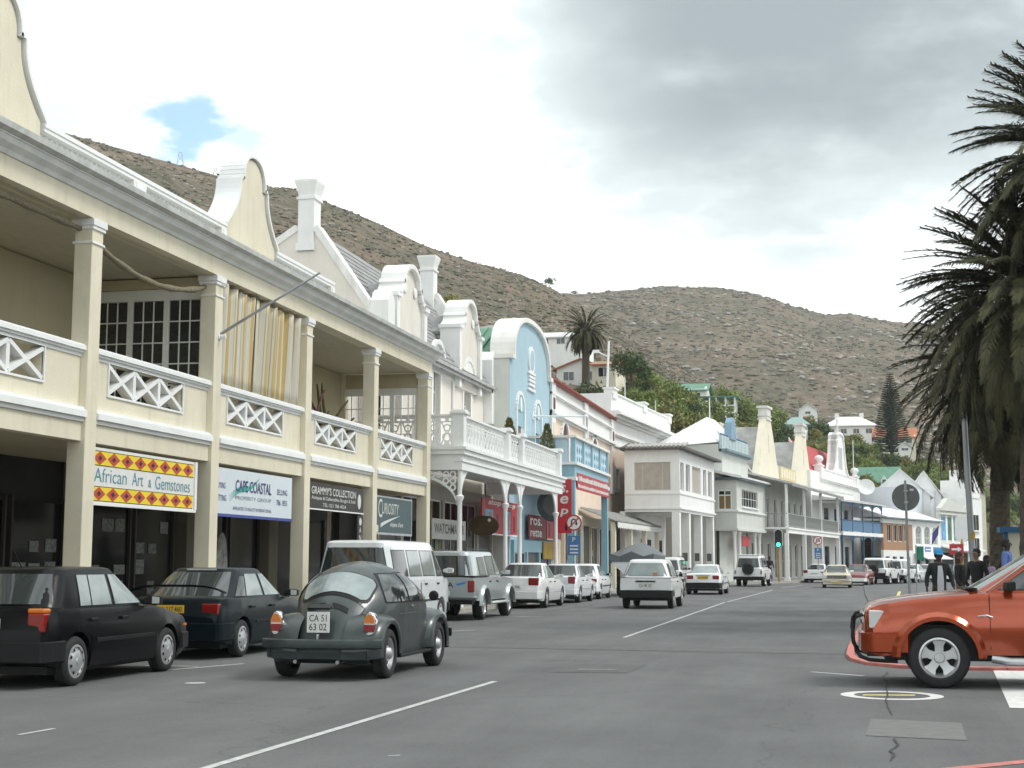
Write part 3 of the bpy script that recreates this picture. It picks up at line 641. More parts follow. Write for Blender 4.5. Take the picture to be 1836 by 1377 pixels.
MB().tube([(.02,0,.05), (1.95,.35,1.28)], [.032,.022], 8).build('pole', STEEL, fp, smooth=40); MB().lathe([(.07,-.02),(.07,.02),(.045,.03),(.045,.14)], n=10, ax='x').build('bracket', WHITE, fp)
bx('peg', WHITE, fp, .0, .16, -.02, .02, 1.02, 1.06)
def strap_plant(label, loc, n, h, col, seed, nm='balcony_plant'):
    rg = random.Random(seed); T = thing(nm, label, 'plant', loc)
    MB().lathe([(.1,0),(.16,.02),(.18,.24),(.16,.24),(.15,.2),(.0,.2)], n=12).build('pot', mat('terracotta', (.3,.13,.07), .8, var=.2), T, smooth=40)
    for k in range(n):
        a = rg.uniform(0, 6.28); l = h*rg.uniform(.6, 1); b = MB(); P = [(0,0,.2)]
        for i in range(1, 8): t = i/7; P.append((cos(a)*(.35*h*t**1.6)*(1.2-.5*t)+.05*sin(5*t+k), sin(a)*.35*h*t**1.6, .2+l*t*(1.15-.25*t*t)))
        MB().tube(P, [.055*(1-.75*i/7)+.008 for i in range(8)], 6).build('stem', col, T, smooth=60)
DR = mat('dark_red_stem', (.10,.028,.02), .7, var=.3); OL = mat('olive_stem', (.10,.09,.025), .7, var=.3)
strap_plant('tall dark red plant on the balcony behind the rail', (-12.6, 34.0, 3.9), 6, 1.9, DR, 1)
strap_plant('olive green upright plant on the balcony behind the rail', (-12.55, 35.15, 3.9), 4, 2.0, OL, 5)
strap_plant('short dark red plant nearest the balcony column', (-12.5, 36.3, 3.9), 7, 1.3, DR, 9)
ov = thing('oval_board', 'white oval board standing in the dark arcade', 'board', (-13.6, 31.3, .13), pi/2)
b = MB(); b.prism([(.32*cos(2*pi*k/24), 1.25+.75*sin(2*pi*k/24)) for k in range(24)], -.02, .02, 'y'); b.build('oval_panel', mat('faded_board', (.30,.31,.30), .8, var=.5, vscale=5), ov); bx('stand', BLACK, ov, -.03, .03, -.04, .04, 0, .6)
# ---------------- building helpers
def wall_open(b, x0, x1, z0, z1, y0, y1, ops):
    """wall slab in the local x-z plane with rectangular openings (xa,xb,za,zb)"""
    xs = sorted({x0, x1}|{v for o in ops for v in o[:2]}); 
    for a, c in zip(xs, xs[1:]):
        m = (a+c)/2; cuts = sorted([(o[2], o[3]) for o in ops if o[0] < m < o[1]]); z = z0
        for p, q in cuts:
            if p > z: b.box(a, c, y0, y1, z, p)
            z = q
        if z < z1: b.box(a, c, y0, y1, z, z1)
    return b
def window(par, x0, x1, z0, z1, y, fm=None, nx=2, nz=2, gm=None, fw=.06, name='window', sill=True, t=.04):
    """recessed window: frame with glazing bars, one pane object per light; faces -y"""
    fm = fm or WHITE; gm = gm or GLASS; b = MB()
    b.box(x0, x1, y, y+t, z1-fw, z1).box(x0, x1, y, y+t, z0, z0+fw).box(x0, x0+fw, y, y+t, z0+fw, z1-fw).box(x1-fw, x1, y, y+t, z0+fw, z1-fw)
    bw = fw*.55
    for i in range(1, nx): x = x0+(x1-x0)*i/nx; b.box(x-bw/2, x+bw/2, y+.004, y+t-.004, z0+fw, z1-fw)
    for i in range(1, nz): z = z0+(z1-z0)*i/nz; b.box(x0+fw, x1-fw, y+.008, y+t-.008, z-bw/2, z+bw/2)
    w = b.build(name, fm, par)
    for i in range(nx):
        for k in range(nz):
            bx('pane', gm, w, x0+(x1-x0)*i/nx+bw*.5, x0+(x1-x0)*(i+1)/nx-bw*.5, y+t*.6, y+t*.75, z0+(z1-z0)*k/nz+bw*.5, z0+(z1-z0)*(k+1)/nz-bw*.5)
    if sill: bx('sill', fm, w, x0-.08, x1+.08, y-.2, y, z0-.09, z0)
    return w
def arch_pts(x0, x1, zs, n=10, flat=1.): 
    c, r = (x0+x1)/2, (x1-x0)/2
    return [(c+r*cos(pi*k/n), zs+r*flat*sin(pi*k/n)) for k in range(n+1)]
def band_along(b, pts, w, y0, y1):
    """strip of width w just inside an outline given as (x,z) points"""
    for p, q in zip(pts, pts[1:]):
        dx, dz = q[0]-p[0], q[1]-p[1]; l = sqrt(dx*dx+dz*dz)
        if l < 1e-4: continue
        nx, nz = -dz/l*w, dx/l*w
        b.prism([p, q, (q[0]+nx, q[1]+nz), (p[0]+nx, p[1]+nz)], y0, y1, 'y')
    return b
def house(b, x0, x1, y0, y1, z0, z1, zr, ax='x', over=.25):
    """gable roof prism; ridge along ax"""
    if ax == 'x': m = (y0+y1)/2; b.prism([(y0-over, z1-over*.6), (m, zr), (y1+over, z1-over*.6), (y1+over, z1-over*.6-.12), (m, zr-.12), (y0-over, z1-over*.6-.12)], x0-over, x1+over, 'x')
    else: m = (x0+x1)/2; b.prism([(x0-over, z1-over*.6), (m, zr), (x1+over, z1-over*.6), (x1+over, z1-over*.6-.12), (m, zr-.12), (x0-over, z1-over*.6-.12)], y0-over, y1+over, 'y')
    return b
SLATE = MATS['slate_roof']; PEACH = wall('peach', (.76,.62,.50)); PINKC = wall('pale_cream', (.72,.675,.61)); WALLW = wall('white', (.80,.80,.78), dirt=.18); SKYB = wall('sky_blue', (.39,.53,.60), dirt=.12)
BLUEP = paint('light_blue', (.28,.47,.55)); REDT = mat('red_roof', (.27,.075,.055), .7, var=.2, vscale=2, dirt=.3, dirtcol=(.2,.08,.07)); GREENR = mat('green_iron_roof', (.10,.24,.16), .55, var=.18, vscale=1.5, dirt=.35, dirtcol=(.18,.2,.16))
GREYW = wall('pale_grey', (.60,.61,.57), dirt=.2); CRM2 = wall('butter', (.75,.70,.57), dirt=.35); IRONW = mat('white_iron_roof', (.74,.75,.75), .5, var=.08, vscale=1.5, dirt=.15)
def pier_cap(b, x0, x1, y0, y1, z, h=.3):
    b.box(x0-.06, x1+.06, y0-.06, y1+.06, z, z+h*.3).box(x0-.12, x1+.12, y0-.12, y1+.12, z+h*.3, z+h*.65).box(x0-.05, x1+.05, y0-.05, y1+.05, z+h*.65, z+h)
def chimney(par, x0, x1, y0, y1, z0, z1, m=None):
    b = MB().box(x0, x1, y0, y1, z0, z1-.5); m = m or WALLW
    b.box(x0-.05, x1+.05, y0-.05, y1+.05, z1-.66, z1-.58).box(x0-.05, x1+.05, y0-.05, y1+.05, z0+.0, z0+.25)
    b.loft([[(x0-e, y0-e, z), (x1+e, y0-e, z), (x1+e, y1+e, z), (x0-e, y1+e, z)] for e, z in ((0, z1-.5), (.02, z1-.4), (.11, z1-.08), (.11, z1))])
    return b.build('chimney', m, par)
# ---------------- gabled house behind the white balcony (front x=-14.5, y 45.5..60.8)
def make_gabled():
    loc, rz = LF(-14.5, 45.5)
    B = thing('gabled_house', 'cream house with slate roof, white chimneys and two curly white front gables', 'house', loc, rz)
    Ln, eave, rv, zr = 15.3, 8.85, 2.55, 12.55
    ops = [(1.5, 2.5, 6.3, 8.5), (6.6, 7.6, 5.3, 8.6), (11.2, 12.3, 5.3, 8.5)]
    b = MB(); wall_open(b, 0, Ln, 0, eave, 0, .3, ops); b.build('wall', PINKC, B)
    for o in ops: window(B, o[0], o[1], o[2], o[3], .16, nx=2, nz=4)
    for o in ops: band_along(MB(), [(o[0]-.2, o[2]), (o[0]-.2, o[3]+.25), (o[1]+.2, o[3]+.25), (o[1]+.2, o[2])], -.2, -.05, 0).build('window_surround', WALLW, B)
    for o in ops[1:]:
        e = MB(); a = arch_pts(o[0]-.45, o[1]+.45, o[3]+.25, flat=.9); e.prism(a, -.04, -.0, 'y'); band_along(e, a, .18, -.14, -.04); e.build('arched_hood', WALLW, B)
    bx('string_course', WALLW, B, 0, Ln, -.04, 0, 8.45, eave); 
    for x in (4.1, 9.4, 15.1): MB().tube([(x, -.06, 4.5), (x, -.06, 8.4)], .05, 8).build('downpipe', WHITE, B)
    # end walls with steep gables
    for u, m, zt in ((0, PINKC, 12.5), (Ln-.35, WALLW, 12.9)):
        g = MB().prism([(0, 0), (0, eave+.35), (rv-.32, zt-.1), (rv+.32, zt-.1), (7.2, 9.6), (7.2, 0)], u, u+.35, 'x').build('end_gable', m, B)
        e = MB()
        for p, q in (((-.05, eave+.4), (rv-.32, zt)), ((rv+.32, zt), (7.2, 9.7))):
            dy, dz = q[0]-p[0], q[1]-p[1]; l = sqrt(dy*dy+dz*dz); n = (-dz/l*.1, dy/l*.1); n2 = (-dz/l*-.12, dy/l*-.12)
            e.prism([(p[0]+n[0], p[1]+n[1]), (q[0]+n[0], q[1]+n[1]), (q[0]+n2[0], q[1]+n2[1]), (p[0]+n2[0], p[1]+n2[1])], u-.06, u+.55, 'x')
        e.build('gable_coping', mat('peeling_white', (.76,.76,.73), .8, var=.08, vscale=3, dirt=.6, dirtcol=(.42,.34,.28)), g)
    chimney(B, -.05, .6, rv-.28, rv+.28, 11.7, 14.1); chimney(B, Ln-.6, Ln+.02, rv-.3, rv+.3, 11.9, 14.55)
    for u in (-.08, Ln-.6): 
        b = MB().box(u, u+.75, -.35, .25, eave-1.6, eave+1.1); b.prism([(u, eave+1.1), (u+.375, eave+1.5), (u+.75, eave+1.1)], -.35, .25, 'y'); b.build('corner_pier', WALLW, B)
    r = MB().prism([(-.35, eave-.15), (rv, zr), (7.3, 9.3), (7.3, 9.15), (rv, zr-.15), (-.35, eave-.3)], .36, Ln-.36, 'x').build('roof', SLATE, B)
    rg = random.Random(5); hx = sqrt(rv**2+(zr-eave)**2)          # slate courses on the street slope
    for k in range(16):
        t0 = k/16; t1 = (k+1)/16+.012
        y0_, z0_ = -.37+(rv+.37)*t0, eave-.17+(zr-eave+.17)*t0; y1_, z1_ = -.37+(rv+.37)*t1, eave-.17+(zr-eave+.17)*t1
        MB().prism([(y0_-.03, z0_+.045), (y1_-.012, z1_+.02), (y1_, z1_), (y0_, z0_)], .37, Ln-.37, 'x').build('slate_course', SLATE, r)
    MB().prism([(-.3, eave-.16), (-.42, eave-.14), (-.44, eave-.03), (-.41, eave-.03), (-.39, eave-.1), (-.3, eave-.12)], 0, Ln, 'x').build('gutter', MATS['gutter_grey'], B)
    # two ornamental gables
    for c, zt in ((3.1, 11.72), (11.5, 11.95)):
        zs = zt-1.35
        half = [(1.75, eave-.6), (1.75, zs), (1.62, zs+.02), (1.60, zs+.16), (1.3, zs+.3), (1.12, zs+.52), (1.1, zs+.7), (.98, zs+.62)]
        half += [(.95*cos(a), zs+.62+(zt-zs-.62)*sin(a)**.9) for a in [pi/2*k/8 for k in range(1, 9)]]; half[-1] = (0, zt)
        fp_ = full_profile(half)
        G = MB().prism([(x*.97, z) for x, z in fp_], -.12, .3, 'y').build('front_gable', PINKC, B, loc=(c, 0, 0))
        e = MB(); band_along(e, fp_[1:-1], .16, -.28, .62); e.build('gable_coping', WALLW, G)
        for s in (-1, 1):
            b = MB().box(s*1.5, s*1.86, -.25, .55, eave-.6, zs-.05); b.box(s*1.46, s*1.95, -.32, .6, zs-.05, zs+.08); b.build('pilaster', WALLW, G)
        MB().prism(arch_pts(-.75, .75, eave-.3, flat=1.1), -.17, -.12, 'y').build('arch_panel', WALLW, G)
        for s in (-1, 1):
            MB().lathe([(.0,-.2),(.17,-.18),(.2,-.14),(.12,-.12),(.0,-.12)], (s*.62, 0, zs+.45), 14, 'y').build('scroll', WALLW, G, smooth=40)
        d = MB(); house(d, c-1.5, c+1.5, .3, 2.4, 8.6, zs-.1, zs+.75, 'y', .05); d.build('dormer_roof', SLATE, B); bx('dormer_cheek', PINKC, B, c-1.45, c+1.45, .3, 1.6, eave, zs-.25)
    bx('shop_wall', DARK, B, -2.6, Ln+3, .32, .5, .1, 4.4)
    bx('low_wing', PINKC, B, -2.6, 0, .6, 6, .1, 8.2)
    return B
make_gabled()
# ---------------- white cast-iron balcony over the pavement (front x=-11.1, y 43.3..60)
def lace_panel(L_, H_, par, loc, rot=None, m=None):
    b = MB(); n = max(1, round(L_/.42)); w = L_/n
    b.box(0, L_, 0, .05, H_-.06, H_).box(0, L_, 0, .05, 0, .06).box(0, L_, .005, .045, H_*.80, H_*.84)
    for k in range(n):
        x0, c = k*w, (k+.5)*w
        b.box(x0-.012, x0+.012, .01, .04, .06, H_-.06)
        for cz, r in ((H_*.3, w*.38), (H_*.62, w*.3)):
            N_ = 10
            for j in range(N_):
                a, a2 = 2*pi*j/N_, 2*pi*(j+1)/N_; ri = r*.62
                b.poly([(c+ri*cos(a), .02, cz+ri*sin(a)), (c+r*cos(a), .02, cz+r*sin(a)), (c+r*cos(a2), .02, cz+r*sin(a2)), (c+ri*cos(a2), .02, cz+ri*sin(a2))])
        for sx in (-1, 1):
            for sz in (-1, 1):
                b.prism([(c+sx*w*.5, H_*.45+sz*H_*.38), (c+sx*w*.36, H_*.45+sz*H_*.38), (c+sx*.02, H_*.45), (c+sx*.06, H_*.45+sz*.03)], .012, .038, 'y')
        b.box(c-w*.14, c+w*.14, .015, .035, H_*.82, H_*.94); b.box(c-w*.2, c+w*.2, .012, .03, .06, H_*.14)
    return put(b.mesh('lace_panel', m or WHITE), 'lace_panel', par, loc, rot)
def spandrel(par, x, z, r, sgn, y0, y1, rise=.85, m=None):
    """quarter-arch bracket from post to beam"""
    n = 8; pts = [(x, z), (x, z-rise)]
    for k in range(1, n+1): a = pi/2*k/n; pts.append((x+sgn*r*(1-cos(a))**.72, z-rise+rise*sin(a)))
    return MB().prism(pts, y0, y1, 'y').build('bracket', m or WHITE, par)
def make_white_balcony():
    loc, rz = LF(-11.1, 43.3)
    B = thing('iron_balcony', 'white cast-iron lace balcony on slim posts over the pavement', 'balcony', loc, rz)
    Ln, D = 16.7, 3.2; P = [.15, 6.45, 8.8, 15.75]
    b = MB().box(-.1, Ln+.1, -.1, D, 4.72, 4.86).box(-.16, Ln+.16, -.16, D, 4.86, 4.95); b.build('floor', WHITE, B)
    MB().box(0, Ln, 0, .16, 4.25, 4.72).box(-.04, Ln+.04, -.04, .2, 4.5, 4.56).box(0, .16, .16, D, 4.25, 4.72).box(Ln-.16, Ln, .16, D, 4.25, 4.72).build('beam', WHITE, B)
    post = MB().lathe([(.14,0),(.14,.5),(.1,.55),(.085,.6),(.07,3.2),(.08,3.25),(.08,3.3),(.13,3.4),(.13,3.46),(.07,3.5),(.07,4.26)], n=12).mesh('post', WHITE, 35)
    for i, x in enumerate(P):
        p = put(post, 'post', B, (x, .1, 0))
        for s in (-1, 1):
            if (i == 0 and s < 0) or (i == 3 and s > 0): continue
            spandrel(p, s*.05, 4.25, 1.05 if not (i in (1, 2) and ((i == 1) == (s > 0))) else .85, s, -.025, .025)
    sp = MB()      # openwork spandrel on the near end of the balcony
    S = thing_part = MB()
    n = 10; pts = [(.18, 4.25), (1.9, 4.25)]
    for k in range(n+1): a = pi/2*k/n; pts.append((1.9-1.72*sin(a), 4.12-.95*(1-cos(a))))
    band = MB(); arc = [(1.9-1.72*sin(pi/2*k/n), 4.12-.95*(1-cos(pi/2*k/n))) for k in range(n+1)]
    for (p, q) in zip(arc, arc[1:]):
        band.prism([(p[0], p[1]), (q[0], q[1]), (q[0]+.0, q[1]+.09), (p[0], p[1]+.09)], .06, .10, 'x')
    for k in range(7):
        for j in range(3):
            c = (.3+.22*k, 4.12-.2*j)
            if c[1] > 4.12-.95*(1-cos(math.asin(min(1, max(0, (1.9-c[0])/1.72)))))+.06:
                for q in range(8):
                    a, a2 = 2*pi*q/8, 2*pi*(q+1)/8; band.poly([(.08, c[0]+.06*cos(a), c[1]+.06*sin(a)), (.08, c[0]+.11*cos(a), c[1]+.11*sin(a)), (.08, c[0]+.11*cos(a2), c[1]+.11*sin(a2)), (.08, c[0]+.06*cos(a2), c[1]+.06*sin(a2))])
    band.build('lace_spandrel', WHITE, B)
    # pedestals and lace panels
    ped = [0.0, 6.3, 8.65, 15.95]
    for x in ped:
        b = MB().box(x, x+.36, -.05, .31, 4.95, 5.95); b.box(x-.07, x+.43, -.12, .38, 5.95, 6.03).box(x-.04, x+.40, -.09, .35, 6.03, 6.08); b.build('pedestal', WHITE, B, bevel=.01)
    for a, e in zip(ped, ped[1:]):
        lace_panel(e-a-.36, .92, B, (a+.36, .1, 4.97)); bx('hand_rail', WHITE, B, a+.36, e, .03, .25, 5.89, 5.95)
    lace_panel(2.9, .92, B, (.1, 3.2, 4.97), (0, 0, -pi/2)); bx('hand_rail', WHITE, B, .05, .22, .31, 3.2, 5.89, 5.95)
    lace_panel(2.9, .92, B, (Ln-.3, 3.2, 4.97), (0, 0, -pi/2))
    return B
make_white_balcony()
def conifer(label, loc, h, seed, pot=True):
    rg = random.Random(seed); T = thing('potted_conifer', label, 'plant', loc, 0, 'conifers on the balconies')
    MB().lathe([(.16,0),(.22,.03),(.26,.3),(.29,.32),(.29,.36),(.24,.36),(.2,.3),(.0,.3)], n=12).build('pot', WHITE, T, smooth=40)
    b = MB()
    for k in range(900):
        t = rg.random()**.8; a = rg.uniform(0, 6.28); R = (.34*(1-t)**.75+.03)*rg.uniform(.5, 1.1); z = .36+h*t
        p = Vector((R*cos(a), R*sin(a), z)); d = Vector((cos(a)*.5, sin(a)*.5, rg.uniform(.6, 1.2))).normalized()*.1; s = d.cross(Vector((rg.uniform(-1,1), rg.uniform(-1,1), .1))).normalized()*.025
        b.poly([p-s, p+s, p+d])
    b.build('foliage', mat('golden_conifer', (.13,.12,.03), .8, var=.5, vscale=3), T)
conifer('potted conifer on the second pedestal of the white balcony', (-11.55, 51.9, 5.0), 1.25, 3); conifer('potted conifer at the far end by the blue balcony', (-12.2, 62.3, 5.8), 1.2, 7)
# ---------------- pale blue building with a round gable
def make_blue():
    loc, rz = LF(-13.5, 60.7)
    B = thing('blue_gabled_building', 'sky blue building with a round white-edged gable and white crest', 'building', loc, rz)
    Ln, zs = 8.85, 10.1; cx_ = Ln/2
    ops = [(1.3, 2.75, 5.8, 8.0), (5.1, 6.6, 5.8, 8.0)]
    b = MB(); wall_open(b, 0, Ln, 0, zs, 0, .4, ops); b.build('wall', SKYB, B)
    bx('side_wall', GREYW, B, -.02, .25, .02, 9, 0, zs); bx('far_side_wall', GREYW, B, Ln-.25, Ln+.02, .4, 9, 0, zs)
    half = [(cx_, zs), (cx_, zs+.12), (cx_-.35, zs+.14)]+[((cx_-.35)*cos(a)**.8, zs+.14+2.1*sin(a)**.85) for a in [pi/2*k/14 for k in range(1, 14)]]+[(0, 12.34)]
    fp_ = [(x+cx_, z) for x, z in full_profile(half)]
    G = MB().prism([(cx_+(x-cx_)*.98, z-.04 if z > zs+.05 else z) for x, z in fp_], .003, .4, 'y').build('round_gable', SKYB, B)
    e = MB(); band_along(e, fp_[2:-2], .2, -.16, .95); e.box(-.12, .5, -.18, .9, zs-.02, zs+.16).box(Ln-.5, Ln+.12, -.18, .9, zs-.02, zs+.16); e.build('gable_coping', OFFW, G)
    for o in ops:
        c = (o[0]+o[1])/2
        w = MB().prism(arch_pts(o[0], o[1], 8.0), -.003, .05, 'y').build('arched_window', SKYB, B)
        e = MB(); band_along(e, [(o[1], 5.8)]+arch_pts(o[0], o[1], 8.0, 14)+[(o[0], 5.8)], -.16, -.09, .0); e.build('arch_surround', WALLW, w)
        MB().prism(arch_pts(o[0]+.12, o[1]-.12, 8.02), -.06, -.004, 'y').build('tympanum', BLUEP, w)
        MB().prism([(c+.17*cos(2*pi*k/16), 8.3+.34*sin(2*pi*k/16)) for k in range(16)], -.09, -.06, 'y').build('oval_light', WALLW, w)
        bx('lintel_panel', BLUEP, w, o[0]+.03, o[1]-.03, -.02, .1, 7.35, 8.0)
        bx('door_opening', DARK, w, o[0], o[1], .3, .39, 5.8, 7.35); bx('door_jamb', WALLW, w, o[1]-.25, o[1], .02, .3, 5.8, 7.35)
    K = MB().prism([(cx_-.05+.62*cos(2*pi*k/18), 10.55+.62*sin(2*pi*k/18)) for k in range(18)], -.08, 0, 'y').build('crest', WALLW, B)
    MB().prism([(cx_-.05+.42*cos(2*pi*k/18), 10.55+.46*sin(2*pi*k/18)) for k in range(18)], -.10, -.081, 'y').build('crest_oval', SKYB, K)
    for k, (w_, z_) in enumerate(((.8, 9.9), (.66, 9.72), (.7, 9.55), (.66, 9.36), (.85, 9.14))): bx('crest_scroll', WALLW, K, cx_-w_, cx_+w_-.1, -.09, 0, z_, z_+.11)
    r = MB(); house(r, 0.3, Ln-.3, .5, 11, 9, 10.2, 12.1, 'y', .1); R = r.build('roof', GREENR, B)
    for k in range(24): y_ = .7+k*.43; MB().tube([(.25, y_, 10.24), (cx_, y_, 12.14)], .05, 5).build('roof_rib', GREENR, R)
    # blue balcony
    loc, rz = LF(-11.1, 62.9)
    A = thing('blue_balcony', 'light blue wooden balcony with square posts over the shop', 'balcony', loc, rz)
    L2, D = 9.5, 2.35
    MB().box(0, L2, 0, .2, 5.15, 5.66).box(0, .2, .2, D, 5.15, 5.66).box(L2-.2, L2, .2, D, 5.15, 5.66).build('beam', BLUEP, A); MB().box(-.12, L2+.12, -.12, D, 5.66, 5.78).build('floor', WHITE, A)
    bx('soffit', BLUEP, A, .2, L2-.2, .2, D, 5.5, 5.6)
    for x in (0, L2-.3): p = bx('post', BLUEP, A, x, x+.3, 0, .3, 0, 5.15); MB().box(x-.07, x+.37, -.07, .37, 4.98, 5.14).build('capital', WHITE, p)
    MB().box(-.1, L2+.1, -.1, .2, 6.83, 6.93).box(-.1, .2, .2, D, 6.83, 6.93).build('hand_rail', OFFW, A)
    LBL = mat('pale_fret', (.50,.66,.74), .6, var=.08)
    for k in range(5): x = .0+k*(L2-.2)/4; bx('upright', BLUEP, A, x, x+.2, -.02, .18, 5.78, 6.83)
    for k in range(4):
        x0 = .2+k*(L2-.2)/4; x1 = x0+(L2-.2)/4-.2
        f = bx('fret_panel', LBL, A, x0, x1, .06, .10, 5.80, 6.82)
        for j in range(4):
            for zz in (6.35, 5.95):
                c = x0+(x1-x0)*(j+.5)/4; MB().prism([(c-.12, zz), (c, zz-.17), (c+.12, zz), (c, zz+.17)], .05, .062, 'y').build('fret_hole', mat('fret_shadow', (.05,.16,.24), .8), f)
    for k in range(3):
        y0 = .2+k*.72; bx('side_panel', LBL, A, .04, .1, y0+.12, y0+.66, 5.80, 6.82); bx('upright', BLUEP, A, 0, .16, y0+.67, y0+.8, 5.78, 6.83)
    # frame of a roller awning above
    F = thing('awning_frame', 'thin white pipe frame standing out from the blue gable', 'awning', (-13.5, 65.5, 0))
    MB().tube([(0,0,8.05), (2.55,0,8.0), (2.55,.0,6.93)], .045, 8).build('pipe', WHITE, F); bx('wall_plate', WHITE, F, -.0, .06, -.12, .12, 7.9, 8.25)
    return A
make_blue()
SGR = MATS['sign_red']; SW = MATS['sign_white_letters']; REDB = mat('bright_red_board', (.45,.03,.04), .5, var=.06)
def sgn(label, loc, w, z0, z1, m, rz=pi/2, th=.05, name='shop_sign'):
    S = thing(name, label, 'sign', loc, rz); bx('board', m, S, 0, w, 0, th, z0, z1, .004); return S
def streaks(S, x0, x1, z0, z1, rows, m, seed, y=-.006):
    rg = random.Random(seed); h = (z1-z0)/rows
    for r in range(rows):
        x = x0
        while x < x1-.1:
            w = rg.uniform(.12, .34); bx('blurred_letter', m, S, x, min(x+w, x1), y, 0, z0+h*r+h*.2, z0+h*r+h*rg.uniform(.65, .85)); x += w+rg.uniform(.04, .1)
s = sgn('long red and white sign tilted under the blue balcony rail', (-11.08, 63.5, 0), 9.0, 4.62, 5.35, REDB); streaks(s, .3, 8.8, 4.95, 5.3, 1, SW, 1); streaks(s, .2, 8.9, 4.68, 4.9, 1, SW, 2)
s = sgn('tall red hanging sign with white letters beside the blue post', (-11.75, 62.3, 0), .62, 2.7, 5.0, REDB, rz=0)
for k, (c, z) in enumerate((('s.', 4.42), ('e', 3.95), ('p', 3.4))): text(c, SW, s, .12, -.006, z, .36, .34, bold=.02, shear=.15)
bx('poster', mat('poster_red', (.55,.02,.03), .5), s, .03, .6, -.004, 0, 2.72, 3.3); bx('bottle', BLACK, s, .34, .44, -.010, -.004, 2.8, 3.15)
s = sgn('red banner sign with drink pictures under the white balcony', (-13.2, 54.6, 0), 6.3, 2.55, 3.9, REDB)
text('stop', SW, s, 1.0, -.006, 3.62, 2.2, .26, bold=.03, shear=.2); text('shop', SW, s, 3.9, -.006, 3.62, 2.0, .26, bold=.03, shear=.2)
for k in range(2):
    x = .5+k*3.1; p = bx('picture_panel', mat('poster_blue', (.12,.42,.66), .5, var=.3, vscale=4), s, x, x+1.35, -.008, 0, 2.62, 3.5); bx('figure', mat('poster_skin', (.45,.2,.1), .6, var=.4, vscale=5), p, x+.6, x+1.1, -.012, -.008, 2.75, 3.4); bx('figure_shadow', BLACK, p, x+.1, x+.5, -.012, -.008, 2.64, 3.05)
    bx('bottle', BLACK, s, x+2.0, x+2.2, -.01, 0, 2.7, 3.35)
bx('white_edge', WHITE, s, 0, 6.3, -.012, 0, 2.52, 2.58)
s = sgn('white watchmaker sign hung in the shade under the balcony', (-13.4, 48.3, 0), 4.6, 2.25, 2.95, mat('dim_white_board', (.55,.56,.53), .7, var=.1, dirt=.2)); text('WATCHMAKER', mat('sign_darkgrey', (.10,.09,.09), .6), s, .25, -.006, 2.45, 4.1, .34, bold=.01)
ovs = thing('oval_sign', 'dark brown oval sign hanging between the balcony posts', 'sign', (-12.3, 51.2, 0), .0)
MB().prism([(.55*cos(2*pi*k/24), 2.75+.36*sin(2*pi*k/24)) for k in range(24)], -.03, .03, 'y').build('oval_board', mat('oval_brown', (.07,.045,.015), .5, var=.3), ovs); MB().tube([(0,0,3.1),(0,0,4.25)], .012, 6).build('chain', STEEL, ovs)
MB().prism([(.2+.06*cos(2*pi*k/12), 2.95+.06*sin(2*pi*k/12)) for k in range(12)], -.04, -.03, 'y').build('emblem', SW, ovs)
s = sgn('dark red fascia sign lettered ros. rette behind the blue posts', (-13.3, 63.8, 0), 7.8, 2.5, 3.55, mat('dark_red_board', (.16,.015,.02), .6, var=.1)); text('ros.', SW, s, .3, -.006, 3.1, 2.6, .32, bold=.02); text('rette', SW, s, .3, -.006, 2.6, 2.6, .32, bold=.015)
for x in (4.0, 5.9): p = bx('poster', REDB, s, x, x+1.6, -.02, 0, 2.5, 3.5); bx('bottle', BLACK, p, x+.5, x+.8, -.03, -.02, 2.65, 3.3); bx('poster_edge', SW, p, x, x+1.6, -.024, -.02, 2.5, 2.56)
s = sgn('yellow shop window poster under the red fascia sign', (-13.28, 67.0, 0), 3.6, 1.6, 2.4, mat('ochre_board', (.35,.22,.03), .7, var=.3, vscale=3)); 
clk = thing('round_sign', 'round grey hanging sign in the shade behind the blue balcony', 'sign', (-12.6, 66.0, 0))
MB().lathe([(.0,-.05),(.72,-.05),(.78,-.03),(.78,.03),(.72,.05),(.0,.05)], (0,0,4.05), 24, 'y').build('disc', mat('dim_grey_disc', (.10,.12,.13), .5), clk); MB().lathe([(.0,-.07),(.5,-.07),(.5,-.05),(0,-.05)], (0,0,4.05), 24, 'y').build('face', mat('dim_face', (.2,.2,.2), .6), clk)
# shopfronts at ground level behind the balconies
def shopfront(label, x, y, ln, h, m, seed, heading=0, nm='shopfront', bays=None, top=None):
    loc, rz = LF(x, y, heading); T = thing(nm, label, 'shopfront', loc, rz); rg = random.Random(seed); n = bays or max(1, round(ln/2.6)); w = ln/n
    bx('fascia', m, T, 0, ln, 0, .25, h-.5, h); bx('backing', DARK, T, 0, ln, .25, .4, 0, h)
    for k in range(n+1): bx('pier', m, T, max(0, k*w-.16), min(ln, k*w+.16), .0, .25, 0, h-.5)
    for k in range(n):
        x0, x1 = k*w+.16, (k+1)*w-.16
        if rg.random() < .35: d = bx('door', mat('shop_door', (.09,.09,.085), .4, var=.2), T, x0, x1, .12, .25, .1, h-.5); bx('handle', STEEL, d, x0+.2, x0+.24, .08, .12, 1, 1.3)
        else:
            bx('stall_riser', m, T, x0, x1, .05, .25, 0, .6); wdw = window(T, x0, x1, .6, h-.5, .08, nx=2, nz=1, sill=False, gm=SHOPG)
            for q in range(rg.randint(1, 3)):
                xx = rg.uniform(x0+.1, x1-.6); zz = rg.uniform(.8, 1.9); bx('display', mat('display_%d' % rg.randint(0, 4), (rg.uniform(.2,.6), rg.uniform(.15,.45), rg.uniform(.08,.35)), .7, var=.4, vscale=5), wdw, xx, xx+rg.uniform(.25,.6), .085, .09, zz, zz+rg.uniform(.25,.6))
    return T
